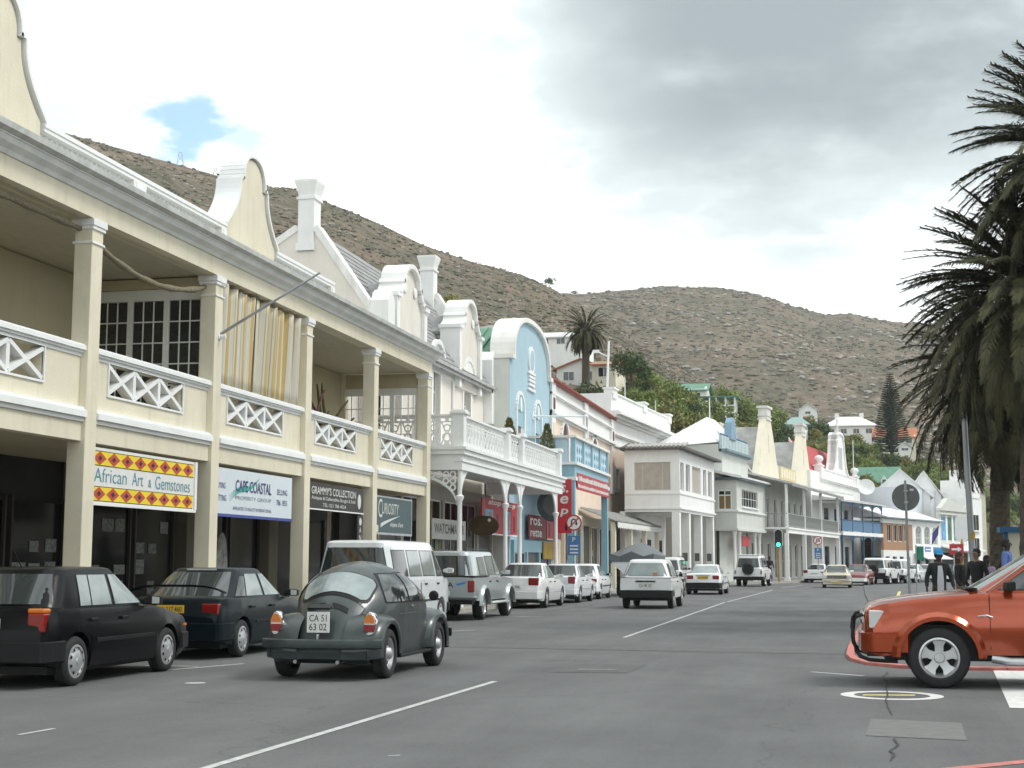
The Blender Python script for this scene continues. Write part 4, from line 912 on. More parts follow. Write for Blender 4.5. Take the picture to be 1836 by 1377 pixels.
shopfront('dim shopfront under the white balcony', -14.1, 44.5, 15.8, 4.2, wall('stone_grey', (.42,.40,.36), dirt=.4), 3)
shopfront('light blue shopfront under the blue balcony', -13.35, 61.0, 8.3, 2.4, BLUEP, 6)
# ---------------- peach terrace with red tiled edge (y 69.6..90)
def make_peach():
    loc, rz = LF(-13.5, 69.65)
    B = thing('peach_terrace', 'peach and white parapeted terrace with arched windows and a red tiled edge', 'building', loc, rz); Ln = 20.3
    ops = [(3.0, 4.7, 6.2, 7.6), (12.2, 13.9, 6.2, 7.6)]
    b = MB(); wall_open(b, 0, Ln, 0, 8.6, 0, .4, ops); b.build('wall', PEACH, B); bx('parapet', WALLW, B, 0, Ln, .02, .4, 8.6, 10.25)
    moulding(WALLW, 'cornice', B, 0, Ln, ((.1,8.5,8.6),(.25,8.6,8.72),(.18,8.72,8.78))); moulding(WALLW, 'upper_cornice', B, 0, Ln, ((.08,9.5,9.56),(.16,9.56,9.66)), .02)
    t = MB().prism([(-.25, 10.2), (.1, 10.46), (.6, 10.35), (.6, 10.25), (-.2, 10.14)], 0, Ln+.3, 'x').build('red_tile_edge', REDT, B)
    rowm = MB().tube([(0,-.27,10.2), (0,.1,10.49)], .07, 6).mesh('ridge_tile', REDT, 40)
    for k in range(66): put(rowm, 'ridge_tile', t, (.15+k*.31, 0, 0))
    for x in (0, 9.6, 19.3): 
        p = bx('pilaster', WALLW, B, x, x+1.0, -.12, .0, 5.6, 10.15); bx('pilaster_panel', PEACH, p, x+.2, x+.8, -.14, -.12, 5.9, 8.2); bx('vent', mat('maroon_vent', (.13,.04,.04), .7), p, x+.3, x+.7, -.15, -.12, 8.85, 9.4)
    for o in ops:
        c = (o[0]+o[1])/2; w = window(B, o[0], o[1], o[2], o[3], .15, nx=2, nz=2, sill=False, gm=mat('maroon_blind', (.12,.04,.04), .7))
        MB().prism(arch_pts(o[0], o[1], 7.6), -.004, .2, 'y').build('arch_light', MATS['maroon_blind'], w)
        e = MB(); band_along(e, [(o[1], 5.6)]+arch_pts(o[0], o[1], 7.6, 14)+[(o[0], 5.6)], -.3, -.1, 0.); e.build('arch_surround', WALLW, w)
        for s, xa in ((-1, o[0]-.3), (1, o[1]+.3)): bx('impost', mat('stone_band', (.50,.51,.50), .8, var=.1), w, xa, xa+s*2.1, -.16, 0, 7.0, 7.35)
    bx('end_wall', PEACH, B, 0, .3, .4, 8, 0, 10.2); bx('end_wall', PEACH, B, Ln-.3, Ln, .4, 8, 0, 10.2); bx('roof', SLATE, B, .3, Ln-.3, .4, 8, 9.6, 9.8)
make_peach()
shopfront('cream shopfront under the grey awning', -13.3, 72.5, 19.0, 3.9, CRM2, 11)
def make_corniced():
    loc, rz = LF(-13.62, 90.2, 5)
    B = thing('corniced_building', 'white parapeted building with a heavy projecting cornice over a peach wall', 'building', loc, rz); Ln = 18.5
    ops = [(.9, 2.1, 5.9, 7.4)]
    b = MB(); wall_open(b, 0, Ln, 0, 8.75, 0, .4, ops); b.build('wall', PEACH, B); window(B, *ops[0], .15, nx=2, nz=3); bx('upper_wall', WALLW, B, 0, Ln, -.02, .4, 8.75, 11.9)
    e = MB(); band_along(e, [(.9, 5.9), (.9, 7.4), (2.1, 7.4), (2.1, 5.9), (.9, 5.9)], -.16, -.05, 0); e.build('window_surround', WALLW, B)
    moulding(WALLW, 'cornice', B, -.6, Ln, ((.2,10.2,10.34),(.45,10.34,10.5),(.75,10.5,10.66),(.65,10.66,10.74)), -.02); moulding(WALLW, 'string_course', B, .6, Ln, ((.12,9.25,9.33),(.2,9.33,9.4)), -.02); moulding(WALLW, 'string_course', B, 0, Ln, ((.1,8.62,8.75),), 0)
    for x in (.15, 9, 17.4): b = MB(); b.box(x, x+1.1, -.12, .5, 11.6, 12.15); b.box(x-.08, x+1.18, -.2, .56, 12.15, 12.27); b.build('parapet_block', WALLW, B)
    bx('parapet_coping', WALLW, B, 0, Ln, -.1, .45, 11.9, 12.0); bx('side_wall', WALLW, B, -.02, .3, .4, 8, 0, 11.9); bx('roof', SLATE, B, .3, Ln, .4, 8, 11.2, 11.4)
make_corniced()
aw = thing('corrugated_awning', 'grey corrugated awning with a scalloped edge beside the white bay building', 'awning', *LF(-11.4, 77.5, 2.5))
AWM = mat('awning_grey', (.33,.33,.32), .6, .2, var=.2, vscale=2, dirt=.4)
b = MB(); b.prism([(0, 3.62), (2.0, 4.35), (2.0, 4.3), (0, 3.57)], 0, 14.5, 'x'); A_ = b.build('sheet', AWM, aw)
for k in range(48): x = .15+k*.3; MB().tube([(x, -.01, 3.63), (x, 2.0, 4.36)], .05, 5).build('rib', AWM, A_)
vl = MB()
for k in range(29): x0, x1 = k*.5, (k+1)*.5; vl.prism([(x0, 3.57), (x1, 3.57), (x1, 3.33), ((x0+x1)/2, 3.24), (x0, 3.33)], -.03, -.015, 'y')
vl.build('scalloped_valance', mat('valance_white', (.66,.66,.62), .8, var=.1), aw); bx('gutter_shade', BLACK, aw, 0, 14.5, -.012, .05, 3.55, 3.6)
for x in (.2, 5.0, 9.6, 14.2): bx('pillar', CRM2, aw, x, x+.25, .15, .4, 0, 3.6)
# ---------------- white bay building on square pillars
def make_bay():
    loc, rz = LF(-9.2, 88, 5.2)
    B = thing('bay_building', 'white building with a glazed upper bay standing on square pillars', 'building', loc, rz); Ln, D = 11.9, 3.35
    WB = WALLW
    wins = [(.25,1.35),(1.95,3.3),(4.0,6.9),(7.75,8.9),(9.6,11.0)]; z0, z1 = 5.74, 7.42
    b = MB(); wall_open(b, 0, Ln, 4.45, 8.15, 0, .25, [(a, e, z0, z1) for a, e in wins]); b.build('bay_front', WB, B)
    blind = mat('window_blind', (.42,.38,.32), .7, var=.12, vscale=3, stretch=(6,1,1))
    for a, e in wins: window(B, a, e, z0, z1, .12, nx=1, nz=1, gm=blind if e-a > 2 else mat('tinted_glass', (.18,.17,.155), .15, var=.2), sill=False)
    # near end of the bay: built in the y-z plane
    s = MB(); ya, yb = .55, 2.75
    s.box(0, .25, .25, D, 4.45, z0).box(0, .25, .25, D, z1, 8.15).box(0, .25, .25, ya, z0, z1).box(0, .25, yb, D, z0, z1); s.build('bay_end', WB, B)
    E_ = MB().box(.06, .12, ya, yb, z1-.05, z1).box(.06, .12, ya, yb, z0, z0+.05).box(.06, .12, ya, ya+.05, z0, z1).box(.06, .12, yb-.05, yb, z0, z1).box(.06, .12, 1.02, 1.08, z0, z1).box(.06, .12, 2.22, 2.28, z0, z1).build('window', mat('beige_frame', (.50,.48,.44), .6), B)
    for a, e in ((ya+.05, 1.02), (1.08, 2.22), (2.28, yb-.05)): bx('pane', blind, E_, .08, .1, a, e, z0+.05, z1-.05)
    MB().box(-.05, Ln+.05, -.05, 0, 5.5, 5.6).box(-.05, 0, 0, D, 5.5, 5.6).box(-.1, Ln+.1, -.1, 0, 4.62, 4.72).box(-.1, 0, 0, D, 4.62, 4.72).build('string_course', WB, B)
    bx('floor', WB, B, .02, Ln-.02, .25, D, 4.5, 4.7); bx('inside', DARK, B, .3, Ln-.3, 1.2, D-.1, 4.8, 8.0)
    for x in (0, 3.05, 7.0, 11.4): bx('pillar', WB, B, x, x+.5, .03, .5, 0, 4.45, .01)
    ROOFD = mat('dark_tile_roof', (.10,.09,.085), .7, var=.3, vscale=3, bump=.4, bscale=10)
    r = MB(); r.loft([[(-.45,-.45,8.15), (Ln+.45,-.45,8.15), (Ln+.45,D+.2,8.15), (-.45,D+.2,8.15)], [(-.45,-.45,8.3), (Ln+.45,-.45,8.3), (Ln+.45,D+.2,8.3), (-.45,D+.2,8.3)], [(2.0,2.4,8.75), (Ln-2,2.4,8.75), (Ln-2,D+.2,8.75), (2,D+.2,8.75)]]); R = r.build('roof', ROOFD, B)
    tl = MB().tube([(-.5, 0, 8.31), (.9, 0, 8.58)], .09, 6).mesh('roll_tile', mat('pale_roll_tile', (.40,.38,.36), .7, var=.3, vscale=3), 40)
    for k in range(14): put(tl, 'roll_tile', R, (0, -.3+k*.26, 0))
    bx('back_wall', WB, B, 0, Ln, D, D+.3, 0, 4.5)
    for k, (a, e, za, zb) in enumerate(((.6,1.8,2.3,3.8),(4.3,5.0,.4,2.9),(6.2,7.2,.1,2.9),(9.2,10.6,.1,2.9))): bx('dark_opening', DARK, B, a, e, D-.03, D, za, zb)
    for x in (3.05, 7.0, 11.4): bx('notice_box', mat('notice_grey', (.12,.12,.12), .6), B, x-.02, x, .15, .45, 1.55, 2.05)
make_bay()
# ---------------- grey shop with projecting bay, blue fretted parapet
def make_grey():
    loc, rz = LF(-6.75, 101.5, 8.5)
    B = thing('grey_bay_building', 'pale grey building with a white-framed bay and blue fretted parapet', 'building', loc, rz); Ln = 9.7; D = 1.5
    bx('main_block', GREYW, B, .8, 9.2, 1.0+.35, 8, 0, 9.2)
    b = MB(); wall_open(b, 0, Ln, 3.8, 7.15, 0, .2, [(1.6,7.0,5.3,6.5)]); b.build('bay_front', GREYW, B); window(B, 1.6, 7.0, 5.3, 6.5, .08, nx=6, nz=2, sill=True)
    s = MB().box(0, .2, .2, D, 3.8, 5.02).box(0, .2, .2, D, 6.4, 7.15).box(0, .2, .2, .34, 5.02, 6.4).box(0, .2, 1.3, D, 5.02, 6.4); s.build('bay_end', GREYW, B)
    e = MB().box(.02, .1, .34, 1.3, 6.3, 6.4).box(.02, .1, .34, 1.3, 5.02, 5.1).box(.02, .1, .34, .42, 5.02, 6.4).box(.02, .1, 1.22, 1.3, 5.02, 6.4).box(.02, .1, .79, .85, 5.02, 6.4).box(.02, .1, .34, 1.3, 5.98, 6.06).build('window', WHITE, B)
    for a, c in ((.42, .79), (.85, 1.22)): bx('pane', mat('amber_blind', (.22,.14,.05), .6, var=.2), e, .05, .07, a, c, 5.1, 5.98); bx('pane', GLASS, e, .05, .07, a, c, 6.06, 6.3)
    bx('sill', WHITE, B, -.1, Ln+.05, -.12, 0, 4.9, 5.02); bx('sill', WHITE, B, -.1, 0, 0, D, 4.9, 5.02); bx('floor_band', GREYW, B, -.08, Ln+.08, -.08, D, 3.62, 3.8)
    r = MB().prism([(-.4, 7.2), (-.4, 7.32), (2.2, 7.9), (2.2, 7.75), (-.3, 7.15)], -.35, Ln+.4, 'x').build('bay_roof', IRONW, B); bx('fascia', mat('dark_fascia', (.06,.09,.10), .6), B, -.3, Ln+.35, -.36, -.3, 7.04, 7.22); bx('fascia', MATS['dark_fascia'], B, -.3, -.24, -.3, 1.4, 7.04, 7.22)
    for x in (0.1, 1.6, 6.8, 8.4): MB().lathe([(.16,0),(.16,.2),(.12,.25),(.10,3.3),(.15,3.4),(.17,3.6)], (x+.2,.25,0), 10).build('column', WALLW, B, smooth=40)
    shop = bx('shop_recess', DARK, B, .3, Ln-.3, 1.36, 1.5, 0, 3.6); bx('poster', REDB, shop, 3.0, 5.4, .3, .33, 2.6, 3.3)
    # upper front with parapet
    bx('upper_front', GREYW, B, .6, 9.0, 1.1, 1.35, 7.2, 9.05); moulding(mat('blue_grey_trim', (.17,.24,.27), .6, var=.1), 'cornice', B, .5, 9.2, ((.2,9.0,9.1),(.4,9.1,9.25)), 1.1)
    P = bx('parapet', mat('pale_blue_board', (.50,.58,.58), .7, var=.08), B, .6, 9.0, 1.15, 1.3, 9.25, 10.2)
    for k in range(18): x = .6+k*.49; bx('fret_board', mat('fret_board', (.52,.60,.61), .7, var=.12), P, x+.02, x+.34, 1.1, 1.15, 9.25, 10.15); MB().lathe([(.0,0),(.09,.05),(.09,.12),(0,.2)], (x+.2,1.2,10.18), 8).build('finial', mat('blue_trim', (.10,.17,.24), .6), P)
    MB().prism([(3.0,10.1),(3.3,11.3),(3.9,11.7),(4.5,11.3),(4.8,10.1)], 1.0, 1.5, 'y').build('parapet_gable', mat('blue_pinnacle', (.20,.32,.42), .6, var=.1), P)
    bx('side_wall', GREYW, B, .55, .85, 1.35, 6, 0, 9.6)
    r = MB(); r.loft([[(.4,1.4,9.7), (9.3,1.4,9.7), (9.3,6.2,9.5), (.4,6.2,9.4)], [(3.6,2.8,11.75), (6.0,2.8,11.75), (6.0,2.9,11.75), (3.6,2.9,11.75)]]); r.build('hip_roof', IRONW, B)
make_grey()
# ---------------- double verandah with twin cream gables (front from (-3.66,111), heading 8.4 deg)
def verandah(B, Ln, D, posts, zf, ze, m, rail_m, zw=None, wall_m=None, balusters=True, rooftop=None, side=True):
    """two-storey verandah: floor, posts on both levels, rail with balusters, lean-to roof"""
    MB().box(-.08, Ln+.08, -.08, D, zf-.12, zf+.02).box(0, Ln, 0, .16, zf-.42, zf-.12).build('floor', m, B)
    for x in posts:
        MB().box(x-.09, x+.09, .02, .2, zf+.02, ze).box(x-.13, x+.13, 0, .24, ze-.16, ze-.08).build('upper_post', m, B)
        MB().box(x-.14, x+.14, .0, .28, 0, zf-.42).box(x-.22, x+.22, -.06, .34, 0, .35).build('lower_post', m, B)
    MB().box(0, Ln, .06, .16, zf+.98, zf+1.05).build('hand_rail', rail_m, B); MB().box(0, Ln, .08, .14, zf+.1, zf+.15).build('bottom_rail', rail_m, B)
    if balusters:
        bm = MB().box(-.025, .025, .085, .135, zf+.15, zf+.98).mesh('baluster', rail_m); n = min(140, int(Ln/.18))
        for k in range(n): put(bm, 'baluster', B, ((k+.5)*Ln/n, 0, 0))
        if side:
            for k in range(8): put(bm, 'baluster', B, (.1, .3+k*D/9, 0))
            MB().box(.04, .16, .2, D, zf+.98, zf+1.05).build('hand_rail', rail_m, B)
    if rooftop:
        MB().prism([(-.45, ze), (-.45, ze+.1), (D, ze+.95), (D, ze+.8), (-.3, ze-.02)], -.35, Ln+.3, 'x').build('verandah_roof', rooftop, B); bx('eave_board', rail_m, B, -.3, Ln+.25, -.42, -.36, ze-.16, ze+.02)
def make_twin():
    loc, rz = LF(-3.66, 111, 8.4)
    B = thing('twin_gabled_inn', 'cream inn with twin steep gables behind a two-storey white verandah', 'building', loc, rz); Ln = 25.2; D = 3.0
    verandah(B, Ln, D, (.1, 7.6, 15.7, 25.0), 4.05, 7.25, WALLW, mat('grey_timber', (.30,.31,.30), .7, var=.2), rooftop=mat('verandah_iron', (.50,.50,.48), .6, var=.2, vscale=1, dirt=.4))
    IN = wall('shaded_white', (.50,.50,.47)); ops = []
    for k in range(8): ops += [(1.2+k*3.05, 2.3+k*3.05, 4.2, 6.6), (1.2+k*3.05, 2.6+k*3.05, .2, 3.0)]
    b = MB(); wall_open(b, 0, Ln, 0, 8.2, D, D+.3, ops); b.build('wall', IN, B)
    for o in ops: window(B, o[0], o[1], o[2], o[3], D+.1, nx=2, nz=2, sill=False)
    bx('core', DARK, B, .3, Ln-.3, D+.4, D+4, 0, 8)
    for c in (8.4, 24.6):
        prof = [(0, 0), (-4.4, 8.0), (-3.5, 9.3), (-1.6, 12.0), (-.75, 13.1), (-.65, 13.75), (.65, 13.75), (.75, 13.1), (1.6, 12.0), (3.5, 9.3), (4.4, 8.0)]
        G = MB().prism([(x+c, z) for x, z in prof[1:]], D-.05, D+.5, 'y').build('steep_gable', CRM2, B)
        e = MB(); e.box(c-1.0, c+1.0, D-.2, D+.7, 13.72, 13.9).box(c-.85, c+.85, D-.08, D+.6, 12.9, 13.72); e.box(c-.95, c+.95, D-.14, D+.65, 13.1, 13.2).box(c-.95, c+.95, D-.14, D+.65, 12.78, 12.9); e.build('pinnacle', mat('weathered_white', (.68,.67,.63), .85, var=.1, vscale=2, dirt=.5), G)
        bx('slit', mat('slit_grey', (.35,.33,.28), .8), G, c-.05, c+.05, D-.06, D-.05, 10.2, 11.6)
        r = MB(); house(r, c-3.2, c+3.2, D+.5, D+7, 8, 8.3, 12.3, 'y', .05); r.build('gable_roof', mat('old_roof', (.42,.42,.41), .8, var=.25, vscale=1.2, dirt=.5), B)
    r = MB(); r.prism([(D+.2, 8.2), (D+3.4, 11.75), (D+6.6, 8.2)], 3.5, Ln+2.5, 'x'); r.build('main_roof', MATS['old_roof'], B)
    bx('ridge_cap', CRM2, B, 3.5, Ln+2.5, D+3.2, D+3.6, 11.7, 11.82)
    chimney(B, 13.0, 14.3, D+5, D+6.2, 11, 13.2, CRM2)
    s = bx('name_panel', mat('name_panel', (.62,.50,.28), .7, var=.15), B, 12.9, 20.0, D-.1, D, 8.25, 9.4)
    for k in range(6): bx('worn_letter', CRM2, s, 13.3+k*1.1, 14.0+k*1.1, D-.12, D-.1, 8.5, 9.25)
    return B
make_twin()
# ---------------- white building with red roof and ornate gable
def make_ornate():
    loc, rz = LF(-2.45, 137.6, 10)
    B = thing('ornate_white_building', 'white parapeted building with a red roof, ball finials and a cross-topped gable', 'building', loc, rz); Ln = 27.2
    bx('wall', WALLW, B, 0, Ln, 0, .4, 0, 9.9); bx('side_wall', WALLW, B, 0, .4, .4, 10, 0, 9.8)
    moulding(WALLW, 'cornice', B, 4.5, Ln, ((.15,9.15,9.3),(.3,9.3,9.42))); b = MB().box(4.7, Ln-.2, -.05, .35, 9.42, 10.25); b.box(4.6, Ln-.1, -.12, .42, 10.25, 10.37); b.build('parapet', WALLW, B)
    for x in (4.9, 24.9):
        p = MB().box(x-.55, x+.55, -.2, .5, 9.42, 10.6).box(x-.65, x+.65, -.28, .58, 10.5, 10.62).build('finial_pier', WALLW, B); MB().lathe([(.4,0),(.28,.1),(.2,.2),(.42,.45),(.45,.62),(.32,.85),(0,.95)], (x,.15,10.62), 12).build('ball_finial', WALLW, p, smooth=50)
    c = 15.3; half = [(4.4, 10.37), (3.6, 10.6), (2.9, 11.3), (2.3, 12.4), (2.0, 13.2), (2.0, 13.6), (1.75, 13.75), (1.75, 14.2), (.95, 14.5), (0, 14.55)]
    fp_ = [(x+c, z) for x, z in full_profile(half)]
    G = MB().prism(fp_, -.05, .5, 'y').build('ornate_gable', WALLW, B); e = MB(); band_along(e, fp_, .22, -.2, .8); e.build('gable_coping', WALLW, G)
    for k in range(4): bx('relief_strip', mat('relief_grey', (.52,.53,.52), .8), G, c-.9+k*.55, c-.75+k*.55, -.1, -.05, 10.8, 13.0)
    MB().box(c-.09, c+.09, .1, .28, 14.5, 15.9).box(c-.55, c+.55, .1, .28, 15.2, 15.36).build('cross', WALLW, G)
    r = MB(); r.prism([(.42, 9.9), (1.95, 12.75), (4.5, 9.6)], .3, 19.0, 'x'); r.build('red_roof', mat('bright_red_roof', (.42,.05,.06), .7, var=.2, vscale=2, dirt=.3, dirtcol=(.2,.08,.07)), B); MB().prism([(.2, 9.8), (1.95, 12.95), (1.95, 12.6), (.5, 9.8)], .0, .3, 'x').build('verge', WALLW, B)
    chimney(B, 6.2, 8.0, 1.9, 2.6, 12.3, 14.2)
make_ornate()
def make_blue_verandah():
    loc, rz = LF(.3, 137.5, 16)
    B = thing('blue_verandah_house', 'white house with a deep blue balustraded verandah', 'building', loc, rz); Ln = 14.4; D = 3.0
    BL = paint('deep_blue', (.085,.18,.31)); BD = paint('dark_blue', (.03,.08,.16))
    MB().box(-.08, Ln+.08, -.08, D, 3.95, 4.3).build('floor', WALLW, B)
    for k in range(5): x = .1+k*(Ln-.2)/4; MB().box(x-.05, x+.05, .05, .15, 4.3, 7.0).build('upper_post', BD, B); MB().box(x-.08, x+.08, .02, .18, 0, 3.95).build('lower_post', BD, B)
    for k in range(4):
        x0 = .1+k*(Ln-.2)/4+.06; x1 = x0+(Ln-.2)/4-.12; bx('blue_panel', BL, B, x0, x1, .08, .12, 4.36, 5.3)
        for z, t in ((6.98, .75), (3.93, .6)):
            a = arch_pts(x0, x1, z-t, 8, t*.85/((x1-x0)/2)); a = a[:]; MB().prism([(x1, z)]+a+[(x0, z)], .09, .12, 'y').build('arch_valance', BL, B)
    bx('hand_rail', BD, B, 0, Ln, .04, .18, 5.3, 5.4); MB().box(-.2, Ln+.2, -.25, .0, 7.0, 7.14).box(-.1, Ln+.1, -.05, D, 7.0, 7.05).build('eave', WALLW, B)
    MB().prism([(-.3, 7.14), (D, 7.7), (D, 7.1)], -.2, Ln+.2, 'x').build('verandah_roof', IRONW, B)
    ops = [(1+k*3.4, 2.6+k*3.4, z0, z1) for k in range(4) for z0, z1 in ((4.4, 6.6), (.3, 3.0))]
    b = MB(); wall_open(b, 0, Ln, 0, 8.2, D, D+.3, ops); b.build('wall', WALLW, B)
    for o in ops: window(B, *o, D+.1, fm=BD, nx=2, nz=2, sill=False)
    bx('core', DARK, B, .3, Ln-.3, D+.4, D+2, 0, 7.9); MB().box(0, Ln, D-.1, D+.4, 8.2, 8.3).build('coping', GREYW, B)
make_blue_verandah()
ds = thing('satellite_dish', 'white satellite dish on the rooftop beside the ornate gable', 'dish', (2.5, 140.5, 7.6))
MB().lathe([(0,0),(.3,.03),(.6,.12),(.78,.22),(.76,.25),(.6,.16),(.3,.07),(0,.04)], n=20).build('bowl', WHITE, ds, rot=(radians(72),0,radians(10)), loc=(0,0,.75), smooth=60); MB().tube([(0,.1,-.4),(0,.1,.6)], .05, 8).build('mast', STEEL, ds)
# ---------------- brick-banded shop, arched shop, gallery, tower
def brick_mat():
    m = bpy.data.materials.new('brick'); m.use_nodes = True; nt = m.node_tree; b = nt.nodes['Principled BSDF']; t = nt.nodes.new('ShaderNodeTexBrick'); tc = nt.nodes.new('ShaderNodeTexCoord'); mp = nt.nodes.new('ShaderNodeMapping'); mp.inputs['Rotation'].default_value = (pi/2, 0, 0)
    nt.links.new(tc.outputs['Object'], mp.inputs[0]); nt.links.new(mp.outputs[0], t.inputs['Vector']); t.inputs['Color1'].default_value = (.36,.17,.08,1); t.inputs['Color2'].default_value = (.42,.22,.10,1); t.inputs['Mortar'].default_value = (.35,.3,.24,1); t.inputs['Scale'].default_value = 3; nt.links.new(t.outputs[0], b.inputs['Base Color']); b.inputs['Roughness'].default_value = .9; return m
BRICK = brick_mat()
def make_row():
    loc, rz = LF(3.9, 150, 20)
    B = thing('brick_banded_shop', 'white shop with an orange brick band under its upper windows', 'building', loc, rz)
    wins = [(2.2,3.6),(4.2,5.4),(5.8,7.2),(7.7,9.0)]
    b = MB(); wall_open(b, 1, 10.3, 2.75, 5.4, 0, .3, [(a, e, 3.6, 5.3) for a, e in wins]); b.build('brick_wall', BRICK, B)
    for a, e in wins: window(B, a, e, 3.6, 5.3, .1, nx=2, nz=1, sill=False)
    MB().box(1, 10.3, -.02, .3, 5.4, 5.85).build('fascia', WALLW, B); bx('roof_edge', mat('grey_teal_trim', (.22,.30,.31), .6), B, .8, 20.4, -.5, .3, 5.87, 6.0); MB().prism([(-.5,6.0),(3.5,7.3),(3.5,6.0)], .8, 20.4, 'x').build('roof', IRONW, B)
    ops = [(1.6+k*2.2, 2.9+k*2.2, .2, 2.1) for k in range(4)]; b = MB(); wall_open(b, 1, 10.3, 0, 2.75, .02, .3, ops); b.build('shop_wall', WALLW, B)
    for o in ops: bx('opening', DARK, B, o[0], o[1], .2, .28, o[2], o[3])
    A = thing('arched_shop', 'white shop with three arched upper windows and blue signs', 'building', loc, rz); wins = [(11.4,13.4),(14.4,16.4),(17.3,19.2)]
    b = MB(); wall_open(b, 10.3, 20.2, 0, 5.85, 0, .3, [(a, e, 3.4, 4.8) for a, e in wins]+[(11.5+k*3, 13.2+k*3, .2, 1.9) for k in range(3)]); b.build('wall', WALLW, A)
    for a, e in wins: w = window(A, a, e, 3.4, 4.8, .1, nx=2, nz=2, sill=False, gm=mat('pale_glass', (.30,.31,.30), .2)); MB().prism(arch_pts(a, e, 4.8, 8, .5), -.004, .05, 'y').build('arch_light', MATS['pale_glass'], w)
    for k in range(3): bx('opening', DARK, A, 11.5+k*3, 13.2+k*3, .2, .28, .2, 1.9); p = bx('blue_sign', mat('blue_board', (.10,.14,.42), .5, var=.1), A, 11.4+k*3, 13.4+k*3, -.04, 0, 2.65, 3.15); bx('sign_text_bar', WHITE, p, 11.6+k*3, 13.2+k*3, -.05, -.04, 2.82, 2.95)
    MB().prism([(-1.4, 1.95), (0, 2.5), (0, 2.4), (-1.4, 1.85)], 10.6, 20, 'x').build('awning', IRONW, A)
    loc2, rz2 = LF(3.9+sin(radians(20))*20.2, 150+cos(radians(20))*20.2, 21)
    G = thing('poster_gallery', 'pale pedimented building with tall colourful posters between its pilasters', 'building', loc2, rz2)
    bx('wall', wall('warm_grey', (.62,.60,.55)), G, 0, 11, 0, .4, 0, 7.2); MB().prism([(-.3,7.2),(11.2,7.2),(11.2,7.45),(2.2,8.6),(-.3,7.45)], -.3, .3, 'y').build('pediment', GREYW, G); bx('cornice', GREYW, G, -.3, 11.3, -.35, 0, 6.75, 6.95)
    for k, c in enumerate(((.10,.32,.62), (.06,.16,.10), (.10,.24,.22), (.45,.22,.06), (.10,.30,.12))):
        x = .5+k*2.15; bx('poster', mat('gallery_poster_%d' % k, c, .6, var=.7, vscale=1.2), G, x, x+1.25, -.05, 0, 4.0, 6.5); bx('pilaster', WALLW, G, x+1.35, x+1.95, -.08, 0, 3.7, 6.75)
    MB().prism([(-1.8, 2.9), (0, 3.4), (0, 3.25), (-1.8, 2.75)], 0, 11, 'x').build('canopy', IRONW, G); bx('shop_recess', DARK, G, .3, 10.7, -.03, 0, .2, 2.6)
    bx('back_roof', mat('pale_roof', (.62,.65,.70), .6, var=.06, vscale=.5, dirt=.15), G, -6, 14, 2.5, 8, 6, 9.6); 
    T = thing('white_tower_house', 'narrow white stepped house front at the far end of the street', 'building', *LF(14.3, 178, 22))
    b = MB().box(0, 6, 0, 4, 0, 9.0).box(.3, 5.2, -.1, 3, 9.0, 11.0).box(.6, 4, -.05, 2, 11, 12.2); b.build('wall', WALLW, T); 
    for z in (2.5, 5.2): window(T, 1.2, 4.6, z, z+1.9, -.06, nx=3, nz=1)
make_row()
# ---------------- houses on the hillside
def hill_house(name, label, x, y, z, w, d, h, roof_m, wall_m, rh, rotz=0., hip=False, wins=2, ax='x', base=6., chims=0, group='houses on the hillside'):
    T = thing(name, label, 'house', (x, y, z), rotz, group)
    bx('wall', wall_m, T, -w/2, w/2, 0, d, -base, h)
    if hip: MB().loft([[(-w/2-.4,-.4,h-.05), (w/2+.4,-.4,h-.05), (w/2+.4,d+.4,h-.05), (-w/2-.4,d+.4,h-.05)], [(-w/2-.4,-.4,h+.1), (w/2+.4,-.4,h+.1), (w/2+.4,d+.4,h+.1), (-w/2-.4,d+.4,h+.1)], [(-w*.2,d*.45,h+rh), (w*.2,d*.45,h+rh), (w*.2,d*.55,h+rh), (-w*.2,d*.55,h+rh)]]).build('roof', roof_m, T)
    else: b = MB(); house(b, -w/2, w/2, 0, d, 0, h, h+rh, ax, .35); b.build('roof', roof_m, T)
    if not hip:
        if ax == 'y': MB().prism([(-w/2, h), (0, h+rh-.1), (w/2, h)], .02, .2, 'y').build('gable_wall', wall_m, T)
        else: [MB().prism([(0, h), (d/2, h+rh-.1), (d, h)], sx-.1, sx+.1, 'x').build('gable_wall', wall_m, T) for sx in (-w/2+.12, w/2-.12)]
    for k in range(wins):
        c = -w/2+w*(k+.5)/wins; window(T, c-.55, c+.55, h*.3, h*.78, -.05, nx=2, nz=1, sill=False)
    for k in range(chims): bx('chimney', wall_m, T, -w*.3+k*w*.5, -w*.3+k*w*.5+.7, d*.4, d*.6, h, h+rh+.6)
    return T
ORR = mat('orange_tile_roof', (.40,.15,.08), .8, var=.2, vscale=1); PALEG = mat('pale_green_roof', (.55,.68,.66), .6, var=.08); TEALR = mat('teal_roof', (.26,.38,.36), .6, var=.1)
hill_house('hillside_house', 'long low white house left of the hillside palm', -34, 172, 26.8, 10, 6, 1.6, IRONW, WALLW, .8, wins=5)
hill_house('hillside_house', 'cream house with shallow orange roof behind the hillside palm', -23.4, 136, 17.8, 4.6, 6, 1.9, ORR, WALLW, .8, ax='y', wins=2, base=3); hill_house('hillside_house', 'white block beside the hillside palm', -20.9, 134, 17.8, 2.2, 6, 2.0, ORR, CRM2, .5, wins=1, base=3)
hill_house('hillside_house', 'white house with green roof among the trees above the bay building', -18.9, 191, 21.6, 5.0, 6, 2.2, GREENR, WALLW, 1.0, wins=2)
pg = thing('pergola_deck', 'white timber deck frame standing out from the wooded slope', 'deck', (-14.1, 181, 18.6), 0, )
